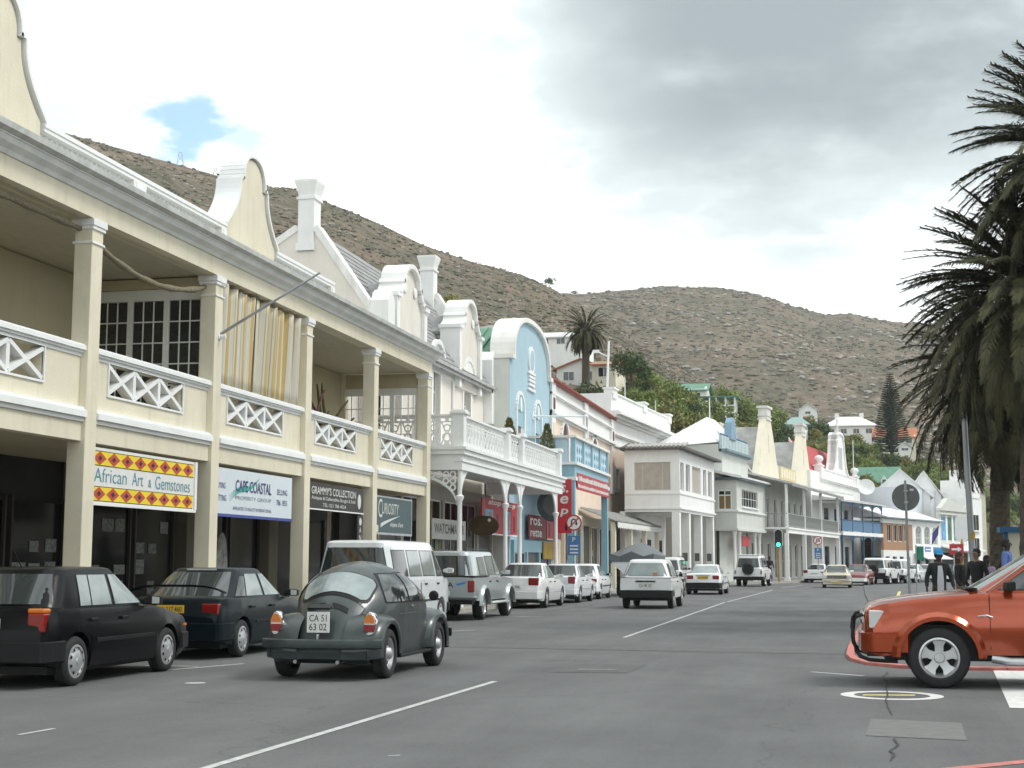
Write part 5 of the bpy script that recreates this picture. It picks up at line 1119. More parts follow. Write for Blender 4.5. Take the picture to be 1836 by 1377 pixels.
for x in (-2, -.3, .9, 2.0):
    for y in (0, 3): MB().box(x-.11, x+.11, y, y+.2, -3, 2.9).build('post', WHITE, pg)
MB().box(-2.1, 2.2, -.1, 3.3, .9, 1.1).build('deck_floor', WHITE, pg); MB().box(-2.4, 2.5, -.3, 3.5, 2.9, 3.05).build('flat_roof', GREENR, pg); MB().box(-2.1, 2.2, -.12, -.04, 1.8, 1.95).build('hand_rail', WHITE, pg)
hill_house('hillside_house', 'small pale green roofed house high on the slope', -5.6, 300, 30.5, 3.6, 4, 1.3, PALEG, WALLW, 1.4, wins=1, ax='y'); hill_house('hillside_house', 'teal hip-roofed cottage peeping over the twin gables', -5.8, 220, 20.6, 3.2, 4, .9, TEALR, GREYW, 1.3, hip=True, wins=1)
hill_house('hillside_house', 'white villa with broad white hipped roof above the red-roofed building', 2.2, 260, 22.9, 8.4, 7, 1.9, IRONW, WALLW, 1.9, hip=True, wins=4, chims=2); hill_house('hillside_house', 'house with faded red roof beside the tall pine', 9.3, 250, 20.4, 6.5, 6, 1.7, ORR, CRM2, 1.6, wins=3)
hill_house('hillside_house', 'brick house with green roof and white dormers', 4.8, 190, 9.8, 4.6, 5, 1.8, GREENR, BRICK, 1.9, wins=2, rotz=radians(-6)); hill_house('hillside_house', 'tiny white cottage under the tall pine', 10, 231, 18.0, 1.9, 3, 1.0, IRONW, WALLW, .7, wins=1, ax='y')
dm = bpy.data.objects['hillside_house']
for k, x in enumerate((3.7, 5.6)):
    D_ = thing('dormer_window', 'white gabled dormer on the green roof, %s of the pair' % ('left' if k == 0 else 'right'), 'dormer', (x, 189.6, 11.0)); MB().prism([(-.4,0),(.4,0),(.4,.7),(0,1.3),(-.4,.7)], 0, 1.6, 'y').build('dormer', WALLW, D_); bx('pane', GLASS, D_, -.22, .22, -.02, 0, .2, .75)
hill_house('hillside_house', 'white house with a large sloping roof behind the round sign', 6.8, 172, 8.2, 6.5, 8, .8, IRONW, WALLW, 3.0, ax='y', wins=0, group='houses on the hillside'); hill_house('hillside_house', 'white gable with steep sides behind the poster gallery', 9.6, 176, 8.5, 3.8, 8, .6, IRONW, WALLW, 2.9, ax='y', wins=0)
hill_house('hillside_house', 'pale yellow gabled house behind the lamp post', 14.8, 192, 8.0, 6.0, 8, 2.0, SLATE, CRM2, 2.5, ax='y', wins=0)
hill_house('hillside_house', 'white fascia house with dark hipped roof above the blue gable', -22.4, 95, 13.5, 4.2, 6, 3.0, SLATE, WALLW, 1.1, hip=True, wins=3)
# rock face behind the peach terrace
rf = MB(); rg = random.Random(12)
for k in range(170): q_ = near_pt(rg.uniform(.27,.36), rg.uniform(.0,.15)); blob(rf, (q_.x, q_.y, q_.z-.1), rg.uniform(.15,.6), rg, .9, 6)
tag(rf.build('rock_outcrop', mat('ochre_rock', (.33,.26,.17), .95, var=.4, vscale=.6, bump=.6, bscale=4, world=True)), 'ochre rock outcrop below the hillside palm', 'rock', kind='stuff')
# ---------------- trees
def leaf_mat(key, c, v=.45): return mat('leaf_'+key, c, .75, var=v, vscale=.9, col2=tuple(x*1.25 for x in c), spec=.25)
LG = leaf_mat('green', (.15,.19,.060)); LD = leaf_mat('dark', (.058,.088,.036)); LY = leaf_mat('olive', (.20,.195,.075)); BARK = mat('bark', (.10,.08,.06), .95, var=.3, vscale=6, stretch=(1,1,.2), bump=.6, bscale=20)
def crown_mesh(name, m, seed, rx, rz, n, leaf, lobes=7):
    rg = random.Random(seed); b = MB(); L_ = []
    for k in range(lobes): a = rg.uniform(0, 6.28); q = rg.uniform(.15,.7); L_.append((Vector((rx*q*cos(a), rx*q*sin(a), rz*rg.uniform(-.35,.6))), rg.uniform(.35,.62)))
    for k in range(n):
        c, r = rg.choice(L_); d = Vector((rg.gauss(0,1), rg.gauss(0,1), rg.gauss(0,1))).normalized(); q = rg.uniform(.55,1.08)
        p = c+Vector((d.x*rx*r*q, d.y*rx*r*q, d.z*rz*r*q)); u = d.cross(Vector((rg.uniform(-1,1), rg.uniform(-1,1), rg.uniform(-1,1)))).normalized(); v = (d*.5+Vector((rg.uniform(-1,1), rg.uniform(-1,1), rg.uniform(-.6,1)))*.7).normalized(); s = leaf*rg.uniform(.6,1.5)
        b.poly([p-u*s*.35, p+v*s*.5-u*s*.1, p+v*s, p+u*s*.35])
    return b.mesh(name, m)
CR = [crown_mesh('crown', LG, 1, 1, .85, 1500, .16), crown_mesh('crown', LD, 2, 1, .9, 1500, .15), crown_mesh('crown', LY, 3, 1, .7, 1300, .16), crown_mesh('crown', LG, 4, 1, 1.1, 1500, .15, 9)]
TRK = MB().tube([(0,0,-1.2), (.03,.02,-.5), (0,0,.1)], [.11,.08,.05], 6).mesh('trunk', BARK, 50)
for k in range(3): pass
def tree(name, label, x, y, z, r, ci, group, cat='tree', rot=0.):
    T = thing(name, label, cat, (x, y, z+r*.75), rot, group); T.scale = (r, r, r)
    put(CR[ci], 'crown', T); put(TRK, 'trunk', T); return T
rg = random.Random(21); KIND = {0: ('bright green bushy tree', 'bright bushy trees on the slope'), 3: ('tall bright green tree', 'tall bright trees on the slope'), 2: ('olive green spreading bush', 'olive bushes on the slope'), 1: ('dark green dense tree', 'dark trees on the slope')}
cnt = 0
while cnt < 230:
    p = near_pt(rg.uniform(.28,.74), .01+.20*rg.random()**1.1)
    if p.y < 104: continue
    if any(abs(p.x-hx) < hw and hy-hd < p.y < hy+5 for hx, hy, hw, hd in ((-18.9,191,3,14), (-14.1,181,2.6,14), (-23,135,4.2,22), (-21.9,130,3.5,24), (2.2,260,5.2,24), (9.3,250,4,20), (-5.6,300,3,10), (-5.8,220,2.4,8))): continue
    c = rg.choice((0, 0, 3, 2, 1)); r = rg.uniform(1.1, 2.3); a = (p.x-0)/p.y
    where = 'above the peach terrace' if a < -.135 else 'above the white bay building' if a < -.085 else 'above the twin gables' if a < -.035 else 'below the white villa' if a < .02 else 'at the foot of the tall pine'
    tree('hillside_tree', KIND[c][0]+' on the slope '+where, p.x, p.y, p.z-.5, r, c, KIND[c][1]+' '+where, rot=rg.uniform(0, 6)); cnt += 1
for lb, x, y, z, r, c in (('dark green tree just right of the hillside palm', -17.6, 128, 17, 1.9, 1), ('round dark bush between the blue gable and the palm', -24.5, 120, 16.0, 1.5, 1), ('dark bush above the second curly gable', -24, 88, 13.5, 1.6, 2), ('dark olive bush above the white chimney', -26.5, 100, 18, 1.5, 2), ('bushy tree between the villa and the pine', 5.6, 240, 17.5, 1.6, 0), ('leafy tree left of the green-roofed brick house', 3.0, 180, 8.6, 1.6, 0), ('dark tree behind the teal cottage', -2.5, 226, 19.5, 2.0, 1), ('dark bush below the white villa', .3, 240, 18, 1.6, 1), ('green bush below the white villa', 3.6, 236, 16.8, 1.6, 3), ('low olive bush left of the white villa', -4.0, 245, 21, 1.5, 2)):
    tree('hillside_tree', lb, x, y, z, r, c, None)
def ridge_tree(label, x, y, z, h, seed, flat=.5):
    rg = random.Random(seed); T = thing('ridge_tree', label, 'tree', (x, y, z)); MB().tube([(0,0,-.5),(.1,0,h*.5),(0,.1,h*.7)], [.12,.09,.05], 6).build('trunk', BARK, T)
    for k in range(5): a = k*1.26; MB().tube([(.05,0,h*.45),(cos(a)*h*.45,sin(a)*h*.45,h*.8)], [.06,.03], 5).build('limb', BARK, T)
    put(crown_mesh('crown', LD, seed, h*.75, h*.35, 420, .5, 6), 'crown', T, (0,0,h*.85))
ridge_tree('lone flat-topped tree on the left ridge', -88.3, 454, 86.6, 3.6, 4); ridge_tree('tiny lone tree on the saddle of the ridge', -137.5, 778, 142.2, 4.2, 6)
for x, y, z, h, lb in ((-159.8,336,100.2,3.2,'steel lattice frame on the ridge nearer the left'), (-154.3,345,99.4,2.2,'smaller steel lattice frame on the ridge')):
    T = thing('ridge_mast', lb, 'mast', (x, y, z)); 
    for sx in (-1, 1): MB().tube([(sx*h*.32,0,-.5),(sx*h*.12,0,h)], .09, 5).build('leg', STEEL, T); MB().tube([(sx*h*.28,0,h*.1),(-sx*h*.15,0,h*.85)], .06, 5).build('brace', STEEL, T)
    MB().tube([(-h*.14,0,h),(h*.14,0,h)], .09, 5).build('cross_bar', STEEL, T)
# Norfolk pine
def norfolk(label, x, y, z, h, R):
    rg = random.Random(3); T = thing('norfolk_pine', label, 'tree', (x, y, z)); MB().tube([(0,0,-2),(0,0,h*.5),(0,0,h)], [.32,.2,.03], 8).build('trunk', BARK, T, smooth=60); b = MB()
    NP = leaf_mat('pine', (.030,.048,.026))
    for k in range(36):
        t = k/35; zz = h*(.06+.92*t); r = R*(1-t)**.75*rg.uniform(.9,1.08)+.1; n = 9 if t < .8 else 6; o = rg.uniform(0, 6)
        for j in range(n):
            a = o+2*pi*j/n; P = [Vector((cos(a)*r*q, sin(a)*r*q, zz-.10*r*q+.16*r*q*q)) for q in (0,.35,.7,1)]; 
            for s_ in range(22):
                q = (s_+.5)/22; i = min(2, int(q*3)); p = P[i].lerp(P[i+1], q*3-i); w = .55*(1.05-q*.5); side = Vector((-sin(a), cos(a), 0))
                for sg in (-1, 1): d = (side*sg*w+Vector((cos(a), sin(a), .25))*.22); b.poly([p-Vector((0,0,.05)), p+d*.5+Vector((0,0,-.06)), p+d, p+d*.5+Vector((0,0,.07))])
    b.build('crown', NP, T)
norfolk('tall dark norfolk pine on the slope behind the street', 8.2, 235, 17.8, 12.9, 2.9)
# ---------------- palms
FR_G = mat('palm_leaf', (.038,.043,.019), .6, var=.5, vscale=1.5, col2=(.075,.072,.034), spec=.25); FR_D = mat('dead_palm_leaf', (.09,.075,.04), .8, var=.4, vscale=2); PTR = mat('palm_trunk', (.085,.07,.05), .95, var=.4, vscale=5, stretch=(1,1,2.5), bump=1, bscale=14)
def frond_mesh(L_, droop, seed, m, pairs=62, lw=.035, ll=.5):
    rg = random.Random(seed); b = MB(); pts = []; n = 14
    for i in range(n+1): t = i/n; pts.append(Vector((L_*(t-.10*droop*t*t*t), 0, L_*(.30*t-droop*.75*t*t))))
    b.tube(pts, [.028*(1-t/n*.85)+.004 for t in range(n+1)], 5)
    for i in range(pairs):
        t = .10+.89*i/pairs; k = min(n-1, int(t*n)); p = pts[k].lerp(pts[k+1], t*n-k); d = (pts[k+1]-pts[k]).normalized(); l = ll*(.35+.65*sin(pi*min(1, t*1.02+.06))**.6)*rg.uniform(.85,1.1); up = d.cross(Vector((0,1,0)))*-1
        for s in (-1, 1):
            v = (d*.72+Vector((0,s,0))*.62+Vector((0,0,1))*.18*rg.uniform(.2,1.4)-Vector((0,0,.28))*rg.uniform(0,1)).normalized(); w = d.cross(v).normalized().cross(v)*lw*.5+Vector((0,0,lw*.3))
            v = (v+Vector((rg.uniform(-.18,.18), rg.uniform(-.18,.18), rg.uniform(-.2,.1)))).normalized(); tip = p+v*l+Vector((0,0,-rg.uniform(.05,.4)*l)); mid = p+v*l*.55
            b.poly([p-w*.5, mid-w, tip, mid+w, p+w*.5])
    return b.mesh('frond', m)
def palm(name, label, x, y, z0, h, r0, L_, nf, seed, lean=(0,0), skirts=14, lw=.035, pairs=62, thin=1.):
    rg = random.Random(seed); T = thing(name, label, 'palm tree', (x, y, z0)); top = Vector((lean[0], lean[1], h)); n = 34; rings = []
    for i in range(n+1):
        t = i/n; c = Vector((lean[0]*t*t, lean[1]*t*t, h*t)); r = r0*(1.12-.22*t)+(.25*r0 if t < .04 else 0)
        rings.append([(c.x+(r*(1+.07*((i+k) % 2)))*cos(2*pi*k/14), c.y+(r*(1+.07*((i+k) % 2)))*sin(2*pi*k/14), c.z) for k in range(14)])
    MB().loft(rings).build('trunk', PTR, T); MB().lathe([(r0*.9,-.7),(r0*1.45,-.3),(r0*1.5,.1),(r0*1.1,.5),(0,.8)], tuple(top), 14).build('crown_shaft', PTR, T, smooth=30)
    FM = [frond_mesh(L_*q, d, seed*10+i, FR_G, pairs, lw, L_*.125) for i, (q, d) in enumerate(((1,.68),(.97,.88),(1.02,1.05),(.92,1.2),(.98,.48)))]; DM = frond_mesh(L_*.8, 1.0, seed*10+9, FR_D, pairs, lw, L_*.13)
    for k in range(nf):
        a = k*2.39996+rg.uniform(-.2,.2); t = k/nf; el = radians(82-120*t**.85)+rg.uniform(-.1,.1)
        o = put(FM[4 if t < .2 else 0 if t < .4 else 1 if t < .6 else 2 if t < .8 else 3], 'frond', T, top+Vector((cos(a)*r0*.6, sin(a)*r0*.6, .25-.4*t))); o.rotation_euler = (rg.uniform(-.25,.25), -el*.9+.2, a)
    for k in range(skirts):
        a = rg.uniform(0, 6.28); o = put(DM, 'dead_frond', T, top+Vector((cos(a)*r0*.8, sin(a)*r0*.8, -.3))); o.rotation_euler = (rg.uniform(-.3,.3), radians(rg.uniform(24,46)), a)
    return T
palm('date_palm', 'lone date palm on the hillside by the cream house', -21.9, 130, 17.2, 4.9, .32, 2.35, 70, 3, skirts=22, lw=.06, pairs=30)
palm('date_palm', 'tallest palm at the right edge with fronds reaching the top', 6.55, 37, .04, 10.9, .36, 3.6, 260, 5, lean=(-.2,0), lw=.026, pairs=110, skirts=22)
palm('date_palm', 'middle palm at the right edge with a thick trunk behind the pickup', 4.6, 37.5, .04, 7.75, .36, 3.4, 250, 7, lean=(.35,0), lw=.026, pairs=110, skirts=18)
palm('date_palm', 'slimmer palm behind the other right edge palms', 4.6, 46, .04, 6.9, .27, 3.4, 170, 8, lean=(.3,0), lw=.028, pairs=90)
# ---------------- vehicles: local y forward, x right, z up, origin on the ground under the middle
def lerpk(kp, y):
    if y >= kp[0][0]: return kp[0][1]
    for (a, va), (b, vb) in zip(kp, kp[1:]):
        if y >= b: return va+(vb-va)*(a-y)/(a-b)
    return kp[-1][1]
def carpaint(key, c, metal=.0, rough=.28): return mat('car_'+key, c, rough, metal, var=.05, vscale=3, spec=.14 if max(c) < .1 else .5, coat=.08 if max(c) < .1 else .7, dirt=.06, dirtcol=tuple(x*.7+.01 for x in c))
RUB = mat('tyre_rubber', (.018,.018,.019), .8, var=.3, vscale=20); RIM = mat('alloy_rim', (.52,.53,.54), .3, .75, var=.1, vscale=6); HUBC = mat('hubcap_silver', (.50,.51,.52), .35, .5, var=.1, vscale=8); PLB = mat('black_plastic', (.013,.013,.014), .5, var=.15, vscale=6, spec=.25); CHR = mat('chrome', (.62,.63,.64), .12, 1., var=.03)
TRED = mat('tail_red', (.24,.012,.010), .15, spec=.6, var=.1); TAMB = mat('tail_amber', (.62,.17,.01), .2, spec=.6, var=.1); TCLR = mat('lamp_clear', (.55,.56,.56), .12, spec=.7, var=.1); PLW = mat('plate_white', (.70,.70,.67), .5, var=.05, dirt=.15); PLY = mat('plate_yellow', (.70,.42,.03), .5, var=.05, dirt=.15); INK = mat('plate_ink', (.03,.05,.04), .6, var=0)
CGL = mat('car_glass', (.028,.036,.036), .04, spec=1.0, var=.15, vscale=1.2); CGB = mat('car_glass_pale', (.22,.265,.26), .05, spec=1.0, var=.25, vscale=1.5)  # second glass has the sky's reflection put into its base colour
_wc = {}
def wheel_meshes(r, tw, style, rr=None):
    k = (r, tw, style)
    if k in _wc: return _wc[k]
    ri = rr or r*.64; h = tw/2
    ty = MB().lathe([(ri,-h*.8),(ri+.02,-h),(r-.05,-h*1.03),(r-.015,-h*.86),(r,-h*.6),(r-.006,-h*.3),(r,-h*.27),(r,h*.27),(r-.006,h*.3),(r,h*.6),(r-.015,h*.86),(r-.05,h*1.03),(ri+.02,h),(ri,h*.8)], n=32, ax='x', cap=False).mesh('tyre', RUB, 35)
    b = MB(); x = h*.78
    if style == 'cap':
        b.lathe([(ri+.012,x-.03),(ri+.012,x+.012),(ri-.02,x+.016),(ri*.86,x-.002),(ri*.55,x+.03),(ri*.22,x+.035),(ri*.2,x+.045),(0,x+.045)], n=28, ax='x')
        rim = b.mesh('rim', HUBC, 40); s = MB()
        for j in range(9):
            a = 2*pi*j/9; 
            for da in (0,): s.poly([(x+.022, cos(a-.13)*ri*.9, sin(a-.13)*ri*.9), (x+.022, cos(a+.13)*ri*.9, sin(a+.13)*ri*.9), (x+.03, cos(a+.12)*ri*.72, sin(a+.12)*ri*.72), (x+.03, cos(a-.12)*ri*.72, sin(a-.12)*ri*.72)])
        slot = s.mesh('slots', PLB)
    elif style == 'five':
        b.lathe([(ri+.012,-h*.6),(ri+.012,x+.01),(ri-.015,x+.014),(ri-.04,x-.02),(ri-.045,-h*.6)], n=30, ax='x', cap=False)
        for j in range(5):
            a = 2*pi*j/5+.3; ca, sa = cos(a), sin(a)
            def Q(rad, w, xx): return (xx, rad*ca-w*sa, rad*sa+w*ca)
            b.loft([[Q(.05,-.05,x-.005), Q(.05,.05,x-.005), Q(.05,.05,x-.05), Q(.05,-.05,x-.05)], [Q(ri*.6,-.05,x-.005), Q(ri*.6,.05,x-.005), Q(ri*.6,.05,x-.05), Q(ri*.6,-.05,x-.05)], [Q(ri-.03,-.085,x-.0), Q(ri-.03,.085,x-.0), Q(ri-.03,.085,x-.06), Q(ri-.03,-.085,x-.06)]])
        b.lathe([(.0,x+.02),(.055,x+.02),(.065,x+.005),(.065,x-.05),(.0,x-.05)], n=14, ax='x'); rim = b.mesh('rim', RIM, 35); slot = MB().lathe([(0,x-.12),(ri-.02,x-.12),(ri-.02,x-.125),(0,x-.125)], n=20, ax='x').mesh('brake_disc', PLB)
    else:
        b.lathe([(ri+.01,x-.06),(ri+.01,x),(ri-.02,x-.005),(ri-.035,x-.05),(ri*.7,x-.04),(ri*.42,x-.015),(ri*.34,x+.02),(ri*.2,x+.035),(0,x+.035)], n=28, ax='x'); rim = b.mesh('rim', RIM if style == 'chrome' else HUBC, 40); s = MB()
        for j in range(8): a = 2*pi*j/8; s.poly([(x-.038+.006, cos(a)*ri*.68+.03*sin(a)*q, sin(a)*ri*.68-.03*cos(a)*q) for q in (-1, 1)]+[(x-.02, cos(a)*ri*.5+.025*sin(a)*q, sin(a)*ri*.5-.025*cos(a)*q) for q in (1, -1)])
        slot = s.mesh('slots', PLB)
    _wc[k] = (ty, rim, slot); return _wc[k]
def add_wheels(T, spec, style, hx):
    ty, rim, slot = wheel_meshes(spec['r'], spec['tw'], style)
    for y in (spec['fa'], spec['ra']):
        for s in (1, -1):
            w = put(ty, 'wheel', T, (s*hx, y, spec['r'])); a = put(rim, 'rim', w); b = put(slot, 'rim_slots', w)
            if s < 0: w.rotation_euler = (0, 0, pi)
def make_car(name, label, spec, loc, heading=0., pm=None, group=None, style='cap', cat='car'):
    S = spec; T = thing(name, label, cat, loc, -radians(heading), group); L_, W_ = S['L'], S['W']; hL = L_/2; sill = S.get('sill', .22)
    ra = S['r']+S.get('gap', .055); arch = [(S['fa'], ra), (S['ra'], ra)]
    plan = S.get('plan') or [(hL, .80), (hL-.04, .86), (hL-.14, .925), (hL-.4, .975), (hL-.9, 1), (-hL+.8, 1), (-hL+.3, .975), (-hL+.1, .94), (-hL+.03, .90), (-hL, .86)]
    ztk = S['top']; crown = S.get('crown', .04); sillk = S.get('sillk') or [(hL, sill+.12), (hL-.25, sill+.02), (hL-.4, sill), (-hL+.4, sill+.02), (-hL+.2, sill+.06), (-hL, sill+.14)]
    ys = {hL*(1-2*i/46) for i in range(47)}|{y for y, _ in plan}|{y for y, _ in ztk}
    for c, a in arch: ys |= {c+a*cos(pi*k/16) for k in range(17)}|{c+a*1.002, c-a*1.002}
    ys = sorted(ys, reverse=True); ys = [y for i, y in enumerate(ys) if i == 0 or ys[i-1]-y > .004]
    F_ = (0,.14,.34,.55,.74,.90,1.0); wf = S.get('wf', (.955,.985,1.0,1.0,.985,.965,.935))
    def section(y):
        zb = lerpk(sillk, y)
        for c, a in arch:
            d = abs(y-c)
            if d < a: zb = max(zb, S['r']+sqrt(a*a-d*d)*.98)
        hw = W_/2*lerpk(plan, y); zt = lerpk(ztk, y); zs = zt-crown; s0 = lerpk(sillk, y); R = []
        for i, f in enumerate(F_): z = max(s0+f*(zs-s0), zb+.004*i); R.append((hw*wf[i], y, z))
        R += [(hw*.80, y, max(zs+crown*.55, R[-1][2]+.003)), (hw*.45, y, max(zs+crown*.9, R[-1][2]+.006)), (0, y, max(zt, R[-1][2]+.008))]
        return R+[(-x, yy, z) for x, yy, z in R[::-1][1:]]
    MB().loft([section(y) for y in ys]).build('body', pm, T, smooth=38)
    MB().box(-W_*.42, W_*.42, -hL+.25, hL-.25, sill-.04, .75).build('underbody', PLB, T)
    lip = S.get('lip')
    if lip:
        for c, a in arch:
            for s in (1, -1):
                b = MB(); rings = []
                for k in range(17): th = pi*k/16; rings.append([(s*(W_/2*.985+lip*q[0]), c+(a+q[1])*cos(th), S['r']+(a+q[1])*sin(th)*.98) for q in ((-.03,-.012),(1,-.012),(1,.035),(.2,.09),(-.03,.09))])
                b.loft(rings if s > 0 else [r[::-1] for r in rings]).build('wheel_arch', S.get('lipm') or pm, T, smooth=40)
    G = S['gh']; n = G.get('n', 5.); z0, z1 = G['z0'], G['z1']
    def fr(t): t2 = t**G.get('cf', .9); yf = G['wb']+(G['wt']-G['wb'])*t2; yr = G['rb']+(G['rt']-G['rb'])*t**G.get('cr', .9); hw = G['gb']+(G['gr']-G['gb'])*t**1.15; return yf, yr, hw, z0+(z1-z0)*t
    def side(y, t, off=0.):
        yf, yr, hw, z = fr(t); c, a = (yf+yr)/2, (yf-yr)/2; s = max(-.9999, min(.9999, (y-c)/a)); return ((hw+off)*(1-abs(s)**n)**(1/n), y, z)
    def endp(xf, t, front, off=0.):
        yf, yr, hw, z = fr(t); c, a = (yf+yr)/2, (yf-yr)/2; return (xf*hw, c+(a+off)*(1-abs(xf)**n)**(1/n)*(1 if front else -1), z+off*.5)
    rings = []; N_ = 56
    def ring(t, k=1., dz=0.):
        yf, yr, hw, z = fr(min(t, 1)); c, a = (yf+yr)/2, (yf-yr)/2; R = []
        for j in range(N_): th = 2*pi*j/N_; ct, st = cos(th), sin(th); R.append((hw*k*abs(ct)**(2/n)*(1 if ct >= 0 else -1), c+a*k*abs(st)**(2/n)*(1 if st >= 0 else -1), z+dz))
        return R
    for i in range(7): rings.append(ring(i/6))
    cr = G.get('crown', .045); rings += [ring(1, .965, cr*.45), ring(1, .88, cr*.75), ring(1, .6, cr*.95), ring(1, .2, cr)]
    MB().loft(rings, cap0=False).build('cabin', S.get('cabm') or pm, T, smooth=50)
    gl = S.get('glass') or CGL
    for s in (1, -1):
        for k, wdef in enumerate(S['sides']):
            (a0, a1, b0, b1, t0, t1) = wdef[:6]
            for nm, e, m, off in (('window_seal', .018, PLB, .004), ('side_window', 0, wdef[6] if len(wdef) > 6 else gl, .009)):
                def fn(u, v, e=e, off=off): t = (t0-e)+(t1-t0+2*e)*v; ya = a0+(b0-a0)*v+e; yb = a1+(b1-a1)*v-e; p = side(ya+(yb-ya)*u, t, off); return (s*p[0], p[1], p[2])
                o = MB().grid(fn, 6, 4, flip=(s < 0)).build(nm, m, T, smooth=60)
    for front, key in ((True, 'wind'), (False, 'rear')):
        if key not in S: continue
        (w0, w1, t0, t1) = S[key][:4]
        for nm, e, m, off in (('window_seal', .02, PLB, .005), ('windscreen' if front else 'rear_window', 0, S[key][4] if len(S[key]) > 4 else gl, .010)):
            def fn(u, v, e=e, off=off): t = t0-e*.6+(t1-t0+1.2*e)*v; w = w0+(w1-w0)*v+e; return endp((2*u-1)*w, t, front, off)
            MB().grid(fn, 10, 5, flip=not front).build(nm, m, T, smooth=60)
    def band(z0_, z1_, y_in, end, off, m, name, depth=.04):
        """strip wrapped round the nose (+1) or tail (-1) following the plan"""
        pts = []; yy = [y_in+(end*hL-y_in)*i/14 for i in range(15)]+[end*(hL-.04), end*(hL-.015)]
        yy = sorted(set(yy), reverse=(end < 0)); P = [(W_/2*lerpk(plan, y)*wf[2]+off, y) for y in yy]; P[-1] = (P[-1][0], end*(hL+off)); P += [(P[-1][0]*.6, end*(hL+off*1.15+.012)), (0, end*(hL+off*1.15+.018))]
        P = P+[(-x, y) for x, y in P[::-1][1:]]; b = MB(); rings = []
        for i, (x, y) in enumerate(P): k = max(0, 1-depth/max(.05, abs(x))) ; ix, iy = x*(1-depth/(W_/2)), y*(1-depth/hL); rings.append([(ix, iy, z0_), (x, y, z0_+.02), (x, y, z1_-.02), (ix, iy, z1_)])
        b.loft(rings if end > 0 else [r[::-1] for r in rings]); return b.build(name, m, T, smooth=40)
    T_band = band
    for (z0_, z1_, y_in, end, off, m) in S.get('bumpers', ()): band(z0_, z1_, y_in, end, off, m, 'bumper')
    for (z_, w_, ya, yb, m) in S.get('trim', ()):
        for s in (1, -1): MB().box(s*(W_/2*.99), s*(W_/2*.99+.022), ya, yb, z_, z_+w_).build('side_moulding', m, T, bevel=.004)
    for y in S.get('doors', ()):
        for s in (1, -1): MB().grid(lambda u, v: (s*(W_/2*(wf[2] if .2 < v < .6 else .985)*1.0022-.004*abs(v-.45)), y-.004+.008*u, sill+.1+(S['belt']-sill-.12)*v), 1, 6, flip=(s < 0)).build('door_gap', PLB, T)
    for y in S.get('handles', ()):
        for s in (1, -1): MB().box(s*(W_/2*.975), s*(W_/2*.975+.035), y-.09, y+.09, S['belt']-.14, S['belt']-.105).build('door_handle', S.get('handlem') or PLB, T, bevel=.008)
    if 'mirror' in S:
        y, z, m = S['mirror']
        for s in (1, -1): o = MB().loft([[(s*(G['gb']-.02+dx), y+dy*k, z+dz*k) for dx, dy, dz in ((0,-.05,-.03), (0,.05,-.03), (0,.05,.03), (0,-.05,.03))] for k in (1,)]+[[(s*(G['gb']+.10), y+dy, z+dz) for dy, dz in ((-.06,-.055), (.05,-.05), (.05,.055), (-.06,.07))], [(s*(G['gb']+.23), y+dy, z+dz) for dy, dz in ((-.07,-.05), (.02,-.045), (.02,.05), (-.07,.06))]]).build('mirror', m, T, bevel=.012); MB().poly([(s*(G['gb']+.11), y-.064, z-.04), (s*(G['gb']+.22), y-.073, z-.036), (s*(G['gb']+.22), y-.073, z+.046), (s*(G['gb']+.11), y-.064, z+.055)]).build('mirror_glass', TCLR, o)
    for (x0, x1, za, zb, yy, dep, m, nm) in S.get('lights', ()):
        for s in (1, -1): MB().box(s*x0, s*x1, yy, yy+dep, za, zb).build(nm, m, T, bevel=.018)
    if 'plate' in S:
        z, w, h, lines, m, y = S['plate']; p = bx('number_plate', m, T, -w/2, w/2, y-.015, y, z, z+h, .004)
        for k, ln in enumerate(lines): hh = h/len(lines)*.62; text(ln, INK, p, -w*.42, y-.018, z+h-(k+.82)*h/len(lines), w*.84, hh, bold=.006)
    add_wheels(T, S, style, S.get('hx', W_/2-S['tw']/2-.01)); return T, side, endp
def loc_for(x_right, y_rear_axle, spec, heading=0.): return (x_right-spec['W']/2, y_rear_axle-spec['ra'], 0)
BLK = carpaint('black', (.0035,.004,.005)); DGB = carpaint('dark_blue_green', (.007,.014,.018), .2); CW = carpaint('white', (.78,.79,.79)); CW2 = carpaint('cool_white', (.72,.75,.77)); SIL = carpaint('silver', (.42,.46,.47), .5, .3); ORG = carpaint('orange', (.33,.050,.011), .6, .22); CRE = carpaint('cream', (.68,.62,.42)); RED = carpaint('maroon', (.20,.02,.02))
